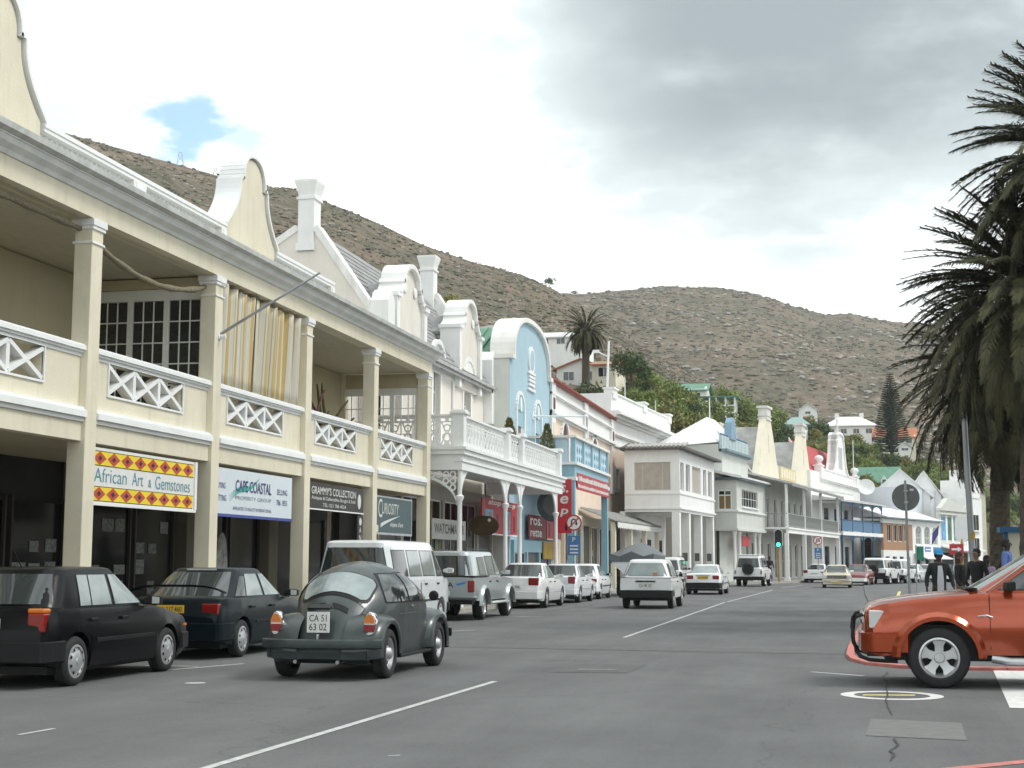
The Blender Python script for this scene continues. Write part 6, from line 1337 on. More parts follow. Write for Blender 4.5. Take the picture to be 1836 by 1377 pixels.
# black five-door hatchback nearest the left edge
golf = dict(L=4.02, W=1.70, r=.295, tw=.185, fa=1.17, ra=-1.305, belt=.90, sill=.20, crown=.03,
  top=[(2.01,.62),(1.95,.70),(1.8,.76),(1.3,.85),(.9,.92),(.6,.93),(-1.2,.945),(-1.75,.96),(-1.9,.94),(-1.97,.86),(-2.01,.70)],
  gh=dict(wb=.86, wt=.10, rt=-1.42, rb=-1.86, z0=.90, z1=1.375, gb=.775, gr=.60, n=6, crown=.045, cr=1.0),
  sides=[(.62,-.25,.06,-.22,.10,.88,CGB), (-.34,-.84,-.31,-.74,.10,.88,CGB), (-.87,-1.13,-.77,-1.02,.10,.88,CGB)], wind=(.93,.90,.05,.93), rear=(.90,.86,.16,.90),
  bumpers=[(.30,.56,-1.62,-1,.03,PLB),(.28,.52,1.6,1,.03,PLB)], trim=[(.50,.05,-.85,.72,PLB)], doors=(.70,-.30,-1.02), handles=(-.12,-.92), mirror=(.62,.97,PLB),
  lights=[(.56,.775,.66,.88,-1.995,.16,TRED,'tail_light'),(.55,.77,.88,.935,-1.98,.16,TAMB,'tail_light')], plate=(.70,.46,.12,('CA 48 235',),PLW,-2.012))
T, sd_, ed_ = make_car('hatchback', 'black five-door hatchback parked nearest the left edge', golf, loc_for(-8.97, 16.48, golf), 0, BLK); bx('hatch_seam', PLB, T, -.70, .70, -2.005, -1.985, .655, .662); MB().tube([(0,-1.2,1.40),(0,-1.42,1.62)], .008, 6).build('aerial', PLB, T); 
for s in (1, -1): MB().box(s*.845, s*.853, 1.62, 1.72, .60, .635).build('indicator', TAMB, T)
# dark sedan-hatch with boot spoiler
esc = dict(L=4.25, W=1.72, r=.29, tw=.18, fa=1.24, ra=-1.285, belt=.90, sill=.20, crown=.035,
  top=[(2.12,.55),(2.07,.66),(1.9,.73),(1.4,.84),(1.0,.90),(.7,.93),(-1.3,.955),(-1.7,.955),(-1.95,.94),(-2.06,.88),(-2.12,.66)],
  gh=dict(wb=.98, wt=.18, rt=-.98, rb=-1.80, z0=.90, z1=1.34, gb=.775, gr=.57, n=5, crown=.045, cr=.95),
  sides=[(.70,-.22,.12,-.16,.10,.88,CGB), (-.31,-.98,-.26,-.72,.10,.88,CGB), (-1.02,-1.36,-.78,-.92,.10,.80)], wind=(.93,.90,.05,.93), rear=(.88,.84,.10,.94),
  bumpers=[(.28,.56,-1.66,-1,.02,DGB),(.28,.52,1.7,1,.02,DGB)], trim=[(.52,.045,-.8,.8,PLB)], doors=(.78,-.27,-1.08), handles=(-.08,-.93), mirror=(.72,.96,DGB),
  lights=[(.50,.775,.68,.845,-2.10,.2,TRED,'tail_light')], plate=(.70,.46,.12,('CA 217 460',),PLY,-2.122))
T, *_ = make_car('sedan', 'dark blue-green sedan with boot spoiler parked behind the black hatchback', esc, loc_for(-9.15, 22.01, esc), 0, DGB)
MB().loft([[(x, -1.86, .99+.10*(1-(x/.8)**4)), (x, -1.96, 1.0+.10*(1-(x/.8)**4)), (x, -1.98, 1.03+.10*(1-(x/.8)**4)), (x, -1.86, 1.02+.10*(1-(x/.8)**4))] for x in [-.8+.1*i for i in range(17)]]).build('spoiler', DGB, T, smooth=50); bx('sun_strip', TCLR, T, -.25, .25, -1.02, -1.0, 1.345, 1.37)
# white minibus
van = dict(L=4.62, W=1.84, r=.32, tw=.20, fa=1.42, ra=-1.04, belt=1.12, sill=.28, crown=.02, plan=[(2.31,.86),(2.27,.92),(2.15,.96),(1.8,1),(-2.0,1),(-2.2,.98),(-2.28,.95),(-2.31,.92)],
  top=[(2.31,.85),(2.27,.98),(2.2,1.08),(2.0,1.12),(-2.2,1.12),(-2.31,1.10)], wf=(.97,.99,1,1,.995,.985,.975),
  gh=dict(wb=2.16, wt=1.42, rt=-2.16, rb=-2.27, z0=1.09, z1=1.88, gb=.885, gr=.72, n=9, crown=.07, cf=.95),
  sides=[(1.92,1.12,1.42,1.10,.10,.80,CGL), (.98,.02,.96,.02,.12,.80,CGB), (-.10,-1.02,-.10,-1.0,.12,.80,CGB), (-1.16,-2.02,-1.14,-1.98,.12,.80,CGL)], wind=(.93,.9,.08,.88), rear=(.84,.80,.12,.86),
  bumpers=[(.34,.56,-2.0,-1,.035,PLB),(.34,.56,2.0,1,.035,PLB)], trim=[(.62,.04,-1.0,1.2,PLB)], doors=(1.03,1.98,.0,-1.08), handles=(1.12,.12), mirror=(1.75,1.28,CW),
  lights=[(.73,.86,.70,1.02,-2.30,.1,TRED,'tail_light')], plate=(.62,.46,.12,('CA 338 71',),PLW,-2.312))
make_car('minibus', 'white minibus parked behind the grey beetle', van, (-9.0-.92, 31.9, 0), 0, CW2)
# silver double-cab pickup with canopy
hil = dict(L=5.0, W=1.74, r=.37, tw=.25, fa=1.62, ra=-1.35, belt=1.10, sill=.45, crown=.02, gap=.09, lip=.08, lipm=SIL, plan=[(2.5,.84),(2.42,.92),(2.2,.97),(1.9,1),(-2.4,1),(-2.5,.99)],
  top=[(2.5,.85),(2.4,1.0),(2.0,1.05),(1.1,1.10),(-2.5,1.10)], wf=(.99,1,1,1,.995,.985,.98), sillk=[(2.5,.5),(-2.2,.5),(-2.5,.55)],
  gh=dict(wb=1.05, wt=.40, rt=-2.32, rb=-2.46, z0=1.08, z1=1.72, gb=.83, gr=.68, n=9, crown=.05),
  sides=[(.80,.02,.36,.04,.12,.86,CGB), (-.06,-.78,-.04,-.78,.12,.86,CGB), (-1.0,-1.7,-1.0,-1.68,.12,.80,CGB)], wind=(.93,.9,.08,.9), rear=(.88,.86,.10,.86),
  bumpers=[(.50,.62,-2.4,-1,.06,CHR),(.45,.75,2.2,1,.05,SIL)], doors=(.95,-.02,-.88), handles=(.12,-.72), mirror=(.85,1.2,CHR),
  lights=[(.70,.865,.72,1.02,-2.525,.1,TRED,'tail_light')], plate=(.64,.5,.12,('CA 73 512',),PLW,-2.53))
T, *_ = make_car('pickup_truck', 'silver double-cab pickup with canopy parked in front of the minibus', hil, loc_for(-9.0, 37.6, hil), 0, SIL, style='five')
text('TOYOTA', mat('badge_grey', (.05,.06,.07), .5), T, -.62, -2.508, .84, .95, .13, bold=.02); MB().poly([(.38,-2.508,.93),(.66,-2.508,.99),(.62,-2.508,.93),(.44,-2.508,.88)]).build('badge_bird', mat('badge_blue', (.05,.25,.55), .5), T)
bx('canopy_rail', PLB, T, -.87, .87, -2.48, -.86, 1.10, 1.135); bx('tailgate_step', PLB, T, -.85, .85, -2.62, -2.5, .42, .5); 
for x in (-.55, .55): MB().tube([(x,-2.2,1.80),(x,.2,1.80)], .02, 6).build('roof_rail', PLB, T)
for s in (1, -1): MB().tube([(s*.9,1.0,.42),(s*.9,-.75,.42)], .045, 8).build('side_step', CHR, T)
def sedan_spec(L_=4.7, W_=1.78, r=.31, wb=2.72, belt=.94, H=1.43, deck=1.0, lights=None, plate=None, fo=.93, sill=.22, bump=CW, tail=((.48,.80,.72,.93),), bl=.55, hood=.0, glass=None):
    fa = L_/2-fo; ra = fa-wb; h = L_/2; s = H/1.43
    return dict(L=L_, W=W_, r=r, tw=.2, fa=fa, ra=ra, belt=belt, sill=sill, crown=.04, glass=glass,
      top=[(h,.60),(h-.05,.70),(h-.25,.76),(h-.9,.86),(fa-.25,belt-.01),(0,belt),(ra+.3,belt+.02),(ra-.3,deck),(-h+.25,deck-.01),(-h+.06,deck-.06),(-h,deck-.3)],
      gh=dict(wb=fa-.28, wt=fa-1.15, rt=ra+.72, rb=ra-.28, z0=belt-.04, z1=H-.045, gb=W_/2-.10, gr=W_/2-.30, n=5, crown=.045, cr=.95),
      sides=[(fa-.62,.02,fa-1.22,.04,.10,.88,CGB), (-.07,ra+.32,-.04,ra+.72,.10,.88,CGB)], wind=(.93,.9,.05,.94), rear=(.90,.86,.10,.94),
      bumpers=[(.30,bl,-h+.42,-1,.02,bump),(.26,.50,h-.4,1,.02,bump)], trim=[(.50,.04,ra+.45,fa-.5,bump)], doors=(fa-.5,-.02,ra+.45), handles=(.12,ra+.55), mirror=(fa-.58,belt+.05,bump if bump != PLB else CW),
      lights=[(a, b, c, d, -h+.0, .18, TRED, 'tail_light') for a, b, c, d in tail], plate=plate or (.64,.5,.11,('CA 61 904',),PLW,-h-.012))
camry = sedan_spec(4.8, 1.80, .32, 2.72, .96, 1.46, 1.03, tail=((.50,.82,.74,.98),)); make_car('sedan', 'large white sedan parked in front of the silver pickup', camry, loc_for(-9.32, 47.7, camry), 0, CW)
s2 = sedan_spec(4.4, 1.70, .30, 2.6, .93, 1.42, 1.0, tail=((.52,.77,.70,.96),), bl=.52); make_car('sedan', 'second white sedan in the row of parked white cars', s2, loc_for(-9.3, 54.0, s2), 0, CW2)
s3 = dict(golf); s3.update(bumpers=[(.30,.56,-1.62,-1,.03,CW),(.28,.52,1.6,1,.03,CW)], lights=[(.52,.77,.68,.82,-1.995,.16,TRED,'tail_light')], plate=(.50,.46,.12,('CA 20 117',),PLW,-2.045)); make_car('hatchback', 'white hatchback at the far end of the parked white cars', s3, loc_for(-9.4, 59.4, s3), 0, CW)
# white single-cab pickup with canopy, driving away
bak = dict(L=4.25, W=1.66, r=.29, tw=.185, fa=1.2, ra=-1.35, belt=.98, sill=.30, crown=.02, plan=[(2.12,.84),(2.05,.92),(1.8,.98),(-2.0,1),(-2.12,.985)],
  top=[(2.12,.65),(2.05,.76),(1.5,.88),(1.0,.98),(-2.12,.99)], wf=(.98,1,1,1,.99,.98,.97), sillk=[(2.12,.34),(-1.7,.34),(-2.0,.42),(-2.12,.55)],
  gh=dict(wb=1.0, wt=.22, rt=-1.80, rb=-2.09, z0=.96, z1=1.52, gb=.79, gr=.60, n=7, crown=.07),
  sides=[(.72,-.10,.20,-.06,.10,.86), (-.42,-1.72,-.40,-1.60,.14,.84)], wind=(.93,.9,.06,.92), rear=(.87,.80,.16,.88,CGB),
  bumpers=[(.34,.60,-1.72,-1,.03,PLB),(.3,.56,1.7,1,.03,PLB)], doors=(.92,-.2), handles=(-.1,), mirror=(.70,1.05,PLB),
  lights=[(.70,.815,.60,.90,-2.115,.14,TRED,'tail_light')], plate=(.66,.46,.17,('CA 340 107',),PLW,-2.128))
T, *_ = make_car('pickup_truck', 'white pickup with canopy driving away in the middle of the road', bak, (-6.1, 49.7, 0), 0, CW); bx('plate_hood', PLB, T, -.32, .32, -2.16, -2.11, .86, .90); bx('canopy_seam', PLB, T, -.80, .80, -2.135, -.4, .985, .997); MB().box(.22,.38,-2.085,-2.075,1.10,1.15).build('sticker', TAMB, T); bx('tow_bar', PLB, T, -.05, .05, -2.3, -2.0, .38, .46)
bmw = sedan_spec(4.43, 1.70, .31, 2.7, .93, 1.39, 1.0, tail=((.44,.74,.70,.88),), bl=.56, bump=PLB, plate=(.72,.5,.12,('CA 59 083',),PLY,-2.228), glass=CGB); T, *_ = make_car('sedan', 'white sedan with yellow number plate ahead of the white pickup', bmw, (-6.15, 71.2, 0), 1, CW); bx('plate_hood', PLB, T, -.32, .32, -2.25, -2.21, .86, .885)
def suv_spec(L_, W_, H, belt, r, wb, fo, sill=.42): 
    h = L_/2; fa = h-fo; ra = fa-wb
    return dict(L=L_, W=W_, r=r, tw=.23, fa=fa, ra=ra, belt=belt, sill=sill, crown=.03, gap=.08, plan=[(h,.86),(h-.06,.93),(h-.3,.98),(-h+.1,1),(-h,.97)], top=[(h,.9),(h-.08,1.0),(h-.4,1.05),(fa-.45,belt),(-h,belt)], wf=(.98,1,1,1,.99,.98,.965),
      gh=dict(wb=fa-.42, wt=fa-1.05, rt=-h+.14, rb=-h+.05, z0=belt-.02, z1=H-.07, gb=W_/2-.07, gr=W_/2-.19, n=9, crown=.07), sides=[(fa-.72,.1,fa-1.08,.12,.12,.86), (.02,-.8,.03,-.8,.12,.86), (-.92,-h+.2,-.92,-h+.24,.12,.86)], wind=(.93,.9,.08,.92), rear=(.82,.80,.10,.84),
      bumpers=[(.42,.62,-h+.35,-1,.05,PLB),(.42,.66,h-.4,1,.05,PLB)], doors=(fa-.55,.06,-.86), handles=(.18,-.72), mirror=(fa-.7,belt+.1,PLB), lights=[(W_/2-.17,W_/2-.03,.74,1.0,-h,.08,TRED,'tail_light')], plate=(.60,.46,.12,('CA 90 12',),PLW,-h-.05))
def spare(T, h, z, r=.36):
    ty, rim, slot = wheel_meshes(r, .2, 'steel'); w = put(ty, 'spare_wheel', T, (0, -h-.12, z), (0, 0, -pi/2)); MB().lathe([(0,.1),(r*.7,.1),(r*.75,.06),(r*.75,.02)], n=20, ax='x').build('spare_cover', PLB, w)
dis = suv_spec(4.5, 1.79, 1.92, 1.12, .37, 2.54, .74); T, *_ = make_car('off_roader', 'white off-roader with rear spare wheel near the traffic light', dis, (-5.35, 95.2, 0), 5, CW, style='five'); spare(T, 2.25, 1.08); bx('raised_roof', CW, T, -.68, .68, -2.1, .0, 1.90, 1.97, .03)
# cream saloon facing the camera
cort = sedan_spec(4.3, 1.70, .31, 2.58, .92, 1.36, .95, bump=PLB); cort.update(bumpers=[(.36,.46,-1.8,-1,.03,CHR),(.36,.46,1.85,1,.05,CHR)], lights=[(.5,.8,.6,.75,-2.15,.1,TRED,'tail_light')]); cort['top'] = [(2.15,.70),(2.1,.80),(1.9,.83),(1.2,.88),(.8,.91),(0,.92),(-1.0,.93),(-2.0,.93),(-2.15,.85)]
T, *_ = make_car('oncoming_saloon', 'old cream saloon driving towards the camera', cort, (-.2, 91.5, 0), 180, CRE)
g_ = bx('grille', PLB, T, -.56, .56, 2.13, 2.19, .56, .74); [bx('grille_bar', CHR, g_, -.56, .56, 2.185, 2.2, .59+.045*k, .60+.045*k) for k in range(3)]
for s in (1, -1): bx('headlight', TCLR, T, s*.58, s*.80, 2.08, 2.18, .55, .75, .02)
p = bx('number_plate', PLY, T, -.27, .27, 2.2, 2.22, .32, .44)
bx('valance', CRE, T, -.78, .78, 2.0, 2.12, .22, .36)
# orange pickup nosing out of the side street (heading -x)
bra = dict(L=5.0, W=1.78, r=.365, tw=.25, fa=1.62, ra=-1.38, belt=1.14, sill=.36, crown=.05, gap=.10, lip=.075, lipm=ORG, plan=[(2.5,.74),(2.47,.82),(2.38,.90),(2.2,.95),(1.9,.98),(1.4,1),(-2.4,1),(-2.5,.98)],
  top=[(2.5,.78),(2.48,.92),(2.42,.99),(2.28,1.04),(1.9,1.10),(1.5,1.145),(1.1,1.18),(.6,1.19),(-.9,1.19),(-1.0,1.12),(-2.5,1.10)], wf=(.965,.985,1,1,.975,.955,.92), sillk=[(2.5,.42),(2.3,.36),(2.2,.38),(1.1,.40),(-2.2,.42),(-2.5,.46)],
  gh=dict(wb=1.26, wt=.38, rt=-.78, rb=-.96, z0=1.13, z1=1.66, gb=.80, gr=.63, n=6, crown=.06, cf=.95),
  sides=[(.90,-.02,.32,.0,.10,.88), (-.10,-.74,-.08,-.68,.10,.88)], wind=(.94,.91,.04,.95,CGB), rear=(.85,.8,.15,.85),
  doors=(1.02,-.04), handles=(.1,), mirror=(.80,1.22,PLB), lights=[(.52,.80,.70,.92,2.14,.29,TCLR,'headlight')], bumpers=[(.40,.66,1.98,1,.03,ORG)])
bra['hx'] = .80
T, sd_, ed_ = make_car('orange_pickup', 'metallic orange pickup nosing out of the side street at the right edge', bra, (1.14+1.62, 18.68+.80+.13, 0), -90, ORG, style='five')
for s in (1, -1):
    MB().tube([(s*.58,2.50,.86),(s*.60,2.57,.84),(s*.61,2.61,.78),(s*.62,2.625,.66),(s*.63,2.62,.52),(s*.64,2.59,.42),(s*.66,2.53,.35),(s*.69,2.43,.315),(s*.73,2.25,.305),(s*.75,2.1,.305)], .024, 10).build('bull_bar', PLB, T, smooth=60); bx('side_flash', mat('grey_decal', (.10,.07,.06), .5), T, s*.894, s*.8955, -.2, .3, .70, .76); MB().tube([(s*.82,1.0,.36),(s*.88,.8,.33),(s*.88,-.9,.33)], .05, 8).build('side_step', RIM, T, smooth=60); MB().tube([(s*.895,1.16,.86),(s*.90,1.06,.875),(s*.90,.99,.85)], .012, 6).build('fender_badge', CHR, T)
MB().tube([(-.62,2.62,.62),(.62,2.62,.62)], .03, 8).build('bull_bar_cross', CHR, T); bx('grille', CHR, T, -.5, .5, 2.47, 2.53, .74, .88, .02); bx('wiper_cowl', PLB, T, -.7, .7, 1.14, 1.24, 1.18, 1.195); bx('skid_plate', PLB, T, -.72, .72, 2.0, 2.46, .36, .44); bx('load_bed_rail', PLB, T, -.86, .86, -2.48, -.98, 1.06, 1.10)
# other vehicles further along
sv = suv_spec(4.3, 1.70, 1.75, 1.02, .33, 2.5, .8, .36); T, *_ = make_car('estate_car', 'white estate car half hidden behind the white sedan with yellow plate', sv, (-8.85, 80.3, 0), 2, CW); [MB().tube([(x,-1.9,1.80),(x,.6,1.80)], .02, 6).build('roof_rail', PLB, T) for x in (-.6, .6)]
pat = suv_spec(4.5, 1.80, 1.82, 1.08, .38, 2.6, .8); T, *_ = make_car('off_roader', 'white off-roader with dark spare wheel beyond the cream saloon', pat, (2.75, 106, 0), 14, CW, style='five'); spare(T, 2.25, 1.0); bx('rear_bumper_shade', PLB, T, -.8, .8, -2.33, -2.25, .5, .8)
T, *_ = make_car('estate_car', 'white estate car right of the far off-roader', sv, (4.15, 110.5, 0), 16, CW2)
s4 = sedan_spec(4.1, 1.65, .29, 2.5, .91, 1.38, .97); make_car('sedan', 'white sedan parked by the verandah left of the cream saloon', s4, (-1.55, 113.5, 0), 9, CW); make_car('red_car', 'dark red car behind the cream saloon', s4, (1.15, 101.0, 0), 180+9, RED)
make_car('sedan', 'white sedan parked far down the street beside the round sign pole', s4, (5.4, 116, 0), 18, CW2); make_car('sedan', 'dark sedan parked far down the street behind the man in the cap', s4, (8.2, 118, 0), 30, DGB); make_car('sedan', 'white sedan farthest down the street', s4, (6.9, 121, 0), 24, CW)
# grey covered boat on a trailer behind the white pickup
bo = thing('covered_boat', 'grey tarpaulin-covered boat on a trailer behind the white pickup', 'boat', (-8.75, 66.5, 0), -radians(1)); TARP = mat('grey_tarpaulin', (.11,.12,.125), .45, var=.2, vscale=2, bump=.5, bscale=6)
MB().loft([[(-w, y, z0), (-w*1.02, y, z0+.35), (-w*.55, y, zt-.22), (0, y, zt), (w*.55, y, zt-.22), (w*1.02, y, z0+.35), (w, y, z0)] for y, w, z0, zt in ((-2.6,.95,1.5,1.95),(-2.2,1.02,1.45,2.1),(0,1.05,1.4,2.38),(1.6,.9,1.45,2.3),(2.6,.45,1.6,2.2),(3.0,.1,1.75,1.95))]).build('tarpaulin', TARP, bo, smooth=50)
MB().loft([[(-w, y, z1), (0, y, z0), (w, y, z1)] for y, w, z0, z1 in ((-2.55,.9,.62,1.5),(0,1.0,.55,1.45),(1.8,.8,.7,1.5),(2.9,.1,1.3,1.75))]).build('hull', CW2, bo, smooth=50); MB().box(-.9,.9,-.1,0,.38,.46).box(-.05,.05,-2.4,3.4,.4,.48).build('trailer_frame', STEEL, bo)
for s in (1, -1): ty, rim, slot = wheel_meshes(.29, .185, 'steel'); w = put(ty, 'wheel', bo, (s*.95, -.05, .29), (0, 0, 0 if s > 0 else pi)); put(rim, 'rim', w)
# ---------------- dark grey beetle driving away
def make_beetle():
    T = thing('beetle_car', 'dark grey old beetle car driving away on the left lane', 'car', (-6.44, 19.78, 0))
    BP = mat('beetle_paint', (.040,.052,.052), .34, .15, var=.12, vscale=2.5, spec=.45, coat=.25, dirt=.3, dirtcol=(.07,.075,.075))
    zt_ = [(1.74,.50),(1.70,.60),(1.62,.70),(1.45,.80),(1.2,.905),(.98,.985),(.84,1.03),(.70,1.16),(.56,1.29),(.44,1.375),(.28,1.445),(.05,1.49),(-.2,1.50),(-.45,1.485),(-.7,1.44),(-.92,1.365),(-1.12,1.26),(-1.3,1.13),(-1.46,.98),(-1.6,.82),(-1.71,.66),(-1.78,.52),(-1.82,.40)]
    W_ = [(1.74,.22),(1.66,.33),(1.5,.42),(1.25,.50),(1.0,.57),(.82,.655),(.6,.70),(.2,.715),(-.5,.71),(-.8,.675),(-1.05,.61),(-1.3,.52),(-1.5,.445),(-1.66,.375),(-1.78,.30),(-1.82,.25)]
    zm_ = [(1.74,.42),(1.2,.55),(.95,.70),(.8,.86),(.6,.90),(-.7,.90),(-1.0,.82),(-1.3,.66),(-1.6,.48),(-1.82,.36)]
    def smooth(kp, y):
        h = .035; return (lerpk(kp, y-h)+2*lerpk(kp, y)+lerpk(kp, y+h))/4
    P_, Q_ = 2.3, 1.75
    def sx(y, z):
        w, zm, zt = smooth(W_, y), smooth(zm_, y), smooth(zt_, y)
        if z <= zm: return w
        s = min(1, (z-zm)/max(.02, zt-zm)); return w*max(0, 1-s**P_)**(1/Q_)
    def sz(x, y):
        w, zm, zt = smooth(W_, y), smooth(zm_, y), smooth(zt_, y); q = max(0, 1-min(1, abs(x)/w)**Q_); return zm+(zt-zm)*q**(1/P_)
    rings = []
    for i in range(72):
        y = 1.74-3.56*i/71; w, zm, zt = smooth(W_, y), smooth(zm_, y), smooth(zt_, y); R = [(w*.93, y, .27), (w*.985, y, .27+(zm-.27)*.35), (w, y, .27+(zm-.27)*.75), (w, y, zm)]
        for s in (.15,.3,.45,.58,.7,.8,.88,.945,.985): R.append((w*(1-s**P_)**(1/Q_), y, zm+s*(zt-zm)))
        R.append((0, y, zt)); rings.append(R+[(-a, b, c) for a, b, c in R[::-1][1:]])
    MB().loft(rings).build('body', BP, T, smooth=50)
    def pan(name, m, fn, nu, nv, off, par=None, flip=False): return MB().grid(fn, nu, nv, flip).build(name, m, par or T, smooth=60)
    # side glass, both sides
    def side_window(yb0, yb1, yt0, yt1, z0, z1, name='side_window', rnd=.0):
        for s in (1, -1):
            for nm, e, m, o in (('window_seal', .02, PLB, .003), (name, 0, CGL, .008)):
                def fn(u, v, e=e, o=o):
                    z = z0-e+(z1-z0+2*e)*v; ya = yb0+(yt0-yb0)*v**1.2+e; yb = yb1+(yt1-yb1)*(v**2.2)-e; y = ya+(yb-ya)*u
                    return (s*(sx(y, z)+o), y, z+o*.4)
                pan(nm, m, fn, 8, 6, 0, flip=(s < 0))
    side_window(.62, -.26, .33, -.24, .965, 1.33); side_window(-.34, -.98, -.33, -.74, .965, 1.32)
    for s in (1, -1): bx('quarter_light_bar', CHR, T, s*(sx(.42, 1.05)+.004), s*(sx(.42, 1.05)+.016), .40, .415, .98, 1.20)
    # rear window
    for nm, e, m, o in (('window_seal', .022, PLB, .004), ('rear_window', 0, mat('beetle_rear_sky_glass', (.26,.31,.31), .05, spec=1.0, var=.3, vscale=2), .010)):  # rear pane: reflected sky painted into the glass colour
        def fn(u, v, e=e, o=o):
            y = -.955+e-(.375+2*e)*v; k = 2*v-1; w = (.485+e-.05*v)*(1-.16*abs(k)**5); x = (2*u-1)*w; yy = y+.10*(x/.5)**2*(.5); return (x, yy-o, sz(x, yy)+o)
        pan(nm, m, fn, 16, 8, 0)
    def lid(u, v, w0, w1, y0, y1, o):
        y = y0+(y1-y0)*v; w = w0+(w1-w0)*v; x = (2*u-1)*w; yy = y+.06*(x/.5)**2*(1-v); return (x, yy-o*.9, sz(x, yy)+o*.5)
    pan('lid_gap', PLB, lambda u, v: lid(u, v, .445, .295, -1.375, -1.80, .004), 12, 12, 0); L_ = pan('engine_lid', BP, lambda u, v: lid(u, v, .43, .275, -1.39, -1.79, .016), 14, 14, 0)
    for x0 in (-.27, .05):
        for k in range(1): pan('lid_vent', PLB, lambda u, v: (lambda x, y: (x, y-.022, sz(x, y)+.012))(x0+.22*u, -1.475-.055*v), 4, 2, 0, par=L_)
    for k in range(2): pan('air_intake', PLB, lambda u, v: (lambda x: (lambda yy: (x, yy-.006, sz(x, yy)+.006))(-1.35-.022*v-.0*k+.05*(x/.5)**2))((2*u-1)*.35), 12, 1, 0) if k == 0 else None
    # plate and light
    p = bx('number_plate', PLW, T, -.15, .15, -1.90, -1.88, .60, .86, .006); text('CA 51', INK, p, -.115, -1.903, .74, .23, .085, bold=.004); text('63 02', INK, p, -.115, -1.903, .63, .23, .085, bold=.004)
    MB().loft([[(x, -1.72, .90), (x, -1.89, .885), (x, -1.91, .91), (x, -1.74, .955)] for x in (-.15,-.12,0,.12,.15)]).build('plate_light', PLB, T, bevel=.01); bx('lid_handle', CHR, T, -.02, .02, -1.92, -1.86, .48, .58, .01)
    # fenders
    for s in (1, -1):
        for yw, front in ((-1.2, False), (1.2, True)):
            def fn(u, v, yw=yw, front=front):
                th = radians((-8 if not front else -14)+(196 if not front else 200)*u); back = max(0, -cos(th)) if not front else max(0, cos(th)); fwd = max(0, cos(th)) if not front else max(0, -cos(th))
                if v < .86:
                    q = v/.86; a = q*pi/2; Rt = .50+.14*back**1.5+.10*fwd**2; x = .30+.475*sin(a)**.9; R = .385+(Rt-.385)*cos(a)**.75
                else: q = (v-.86)/.14; x = .775-.02*q; R = .385-.03*q
                return (s*x, yw+R*1.02*cos(th), .335+R*sin(th)*(1.0 if sin(th) > 0 else .8))
            MB().grid(fn, 30, 14, flip=(s < 0)).build('fender', BP, T, smooth=60)
        MB().box(s*.58, s*.755, -.76, .74, .235, .275).build('running_board', PLB, T, bevel=.01)
        # tail light on the rear fender
        c = (s*.625, -1.70, .70); R_ = (0, 0, 0)
        lt = MB().loft([[(c[0]+k*.085*cos(a)*.9, c[1]+.06-d, c[2]+k*.145*sin(a)) for a in [2*pi*j/18 for j in range(18)]] for k, d in ((1.12,-.02),(1.12,.07),(1.0,.085))]).build('tail_light', CHR, T, smooth=40)
        for nm, m, a0, a1 in (('amber_lens', TAMB, .12, 1.0), ('red_lens', TRED, -.72, .12), ('clear_lens', TCLR, -1.0, -.72)):
            pts = [(cos(t), sin(t)) for t in [2*pi*j/40 for j in range(40)] if a0 <= sin(t) <= a1]
            MB().prism([(c[0]+.072*x, c[2]+.13*z) for x, z in sorted(pts, key=lambda q: math.atan2(q[1]-(a0+a1)/2, q[0]))], c[1]-.05, c[1]-.02, 'y').build(nm, m, lt)
        bx('door_handle', CHR, T, s*.722, s*.745, -.22, -.08, .885, .91, .006); bx('side_trim', CHR, T, s*.715, s*.722, -.7, .7, .80, .806)
        MB().grid(lambda u, v: (s*(sx(-.30, .3+.62*v)+.003), -.304+.008*u, .32+.62*v), 1, 6, flip=(s < 0)).build('door_gap', PLB, T); MB().grid(lambda u, v: (s*(sx(.70, .3+.5*v)+.003), .696+.008*u, .32+.5*v), 1, 6, flip=(s < 0)).build('door_gap', PLB, T)
        m_ = MB().lathe([(0,-.03),(.05,-.03),(.07,-.01),(.07,.01),(.0,.035)], (s*.84,.52,1.02), 14, 'y').build('mirror', CHR if s < 0 else PLB, T, smooth=40); MB().tube([(s*.70,.56,.93),(s*.84,.53,1.0)], .01, 6).build('mirror_arm', CHR, m_)
        hl = MB().lathe([(.0,.06),(.09,.05),(.11,0),(.11,-.15)], (s*.60,1.72,.66), 16, 'y').build('headlight', TCLR, T, smooth=40)
    # bumpers
    for y, d in ((-1.93, -1), (1.88, 1)):
        rings = []
        for k in range(25): x = -.80+1.60*k/24; yy = y-d*.22*abs(x/.8)**3.2; rings.append([(x, yy+d*.0, .40), (x, yy+d*.045, .415), (x, yy+d*.055, .46), (x, yy+d*.045, .505), (x, yy, .52)])
        MB().loft(rings if d < 0 else [r[::-1] for r in rings]).build('bumper', mat('beetle_bumper', (.050,.062,.062), .4, .2, var=.2, vscale=5, spec=.4), T, smooth=50)
    MB().loft([[(x, -1.70, .22), (x, -1.84, .27), (x, -1.86, .36), (x, -1.72, .40)] for x in (-.62,-.5,0,.5,.62)]).build('rear_apron', BP, T, smooth=40)
    for x in (-.28, .28): MB().tube([(x,-1.6,.24),(x,-1.95,.24)], .025, 8).build('tail_pipe', CHR, T)
    bx('underbody', PLB, T, -.52, .52, -1.6, 1.5, .20, .5)
    add_wheels(T, dict(r=.315, tw=.19, fa=1.2, ra=-1.2), 'chrome', .655)
make_beetle()
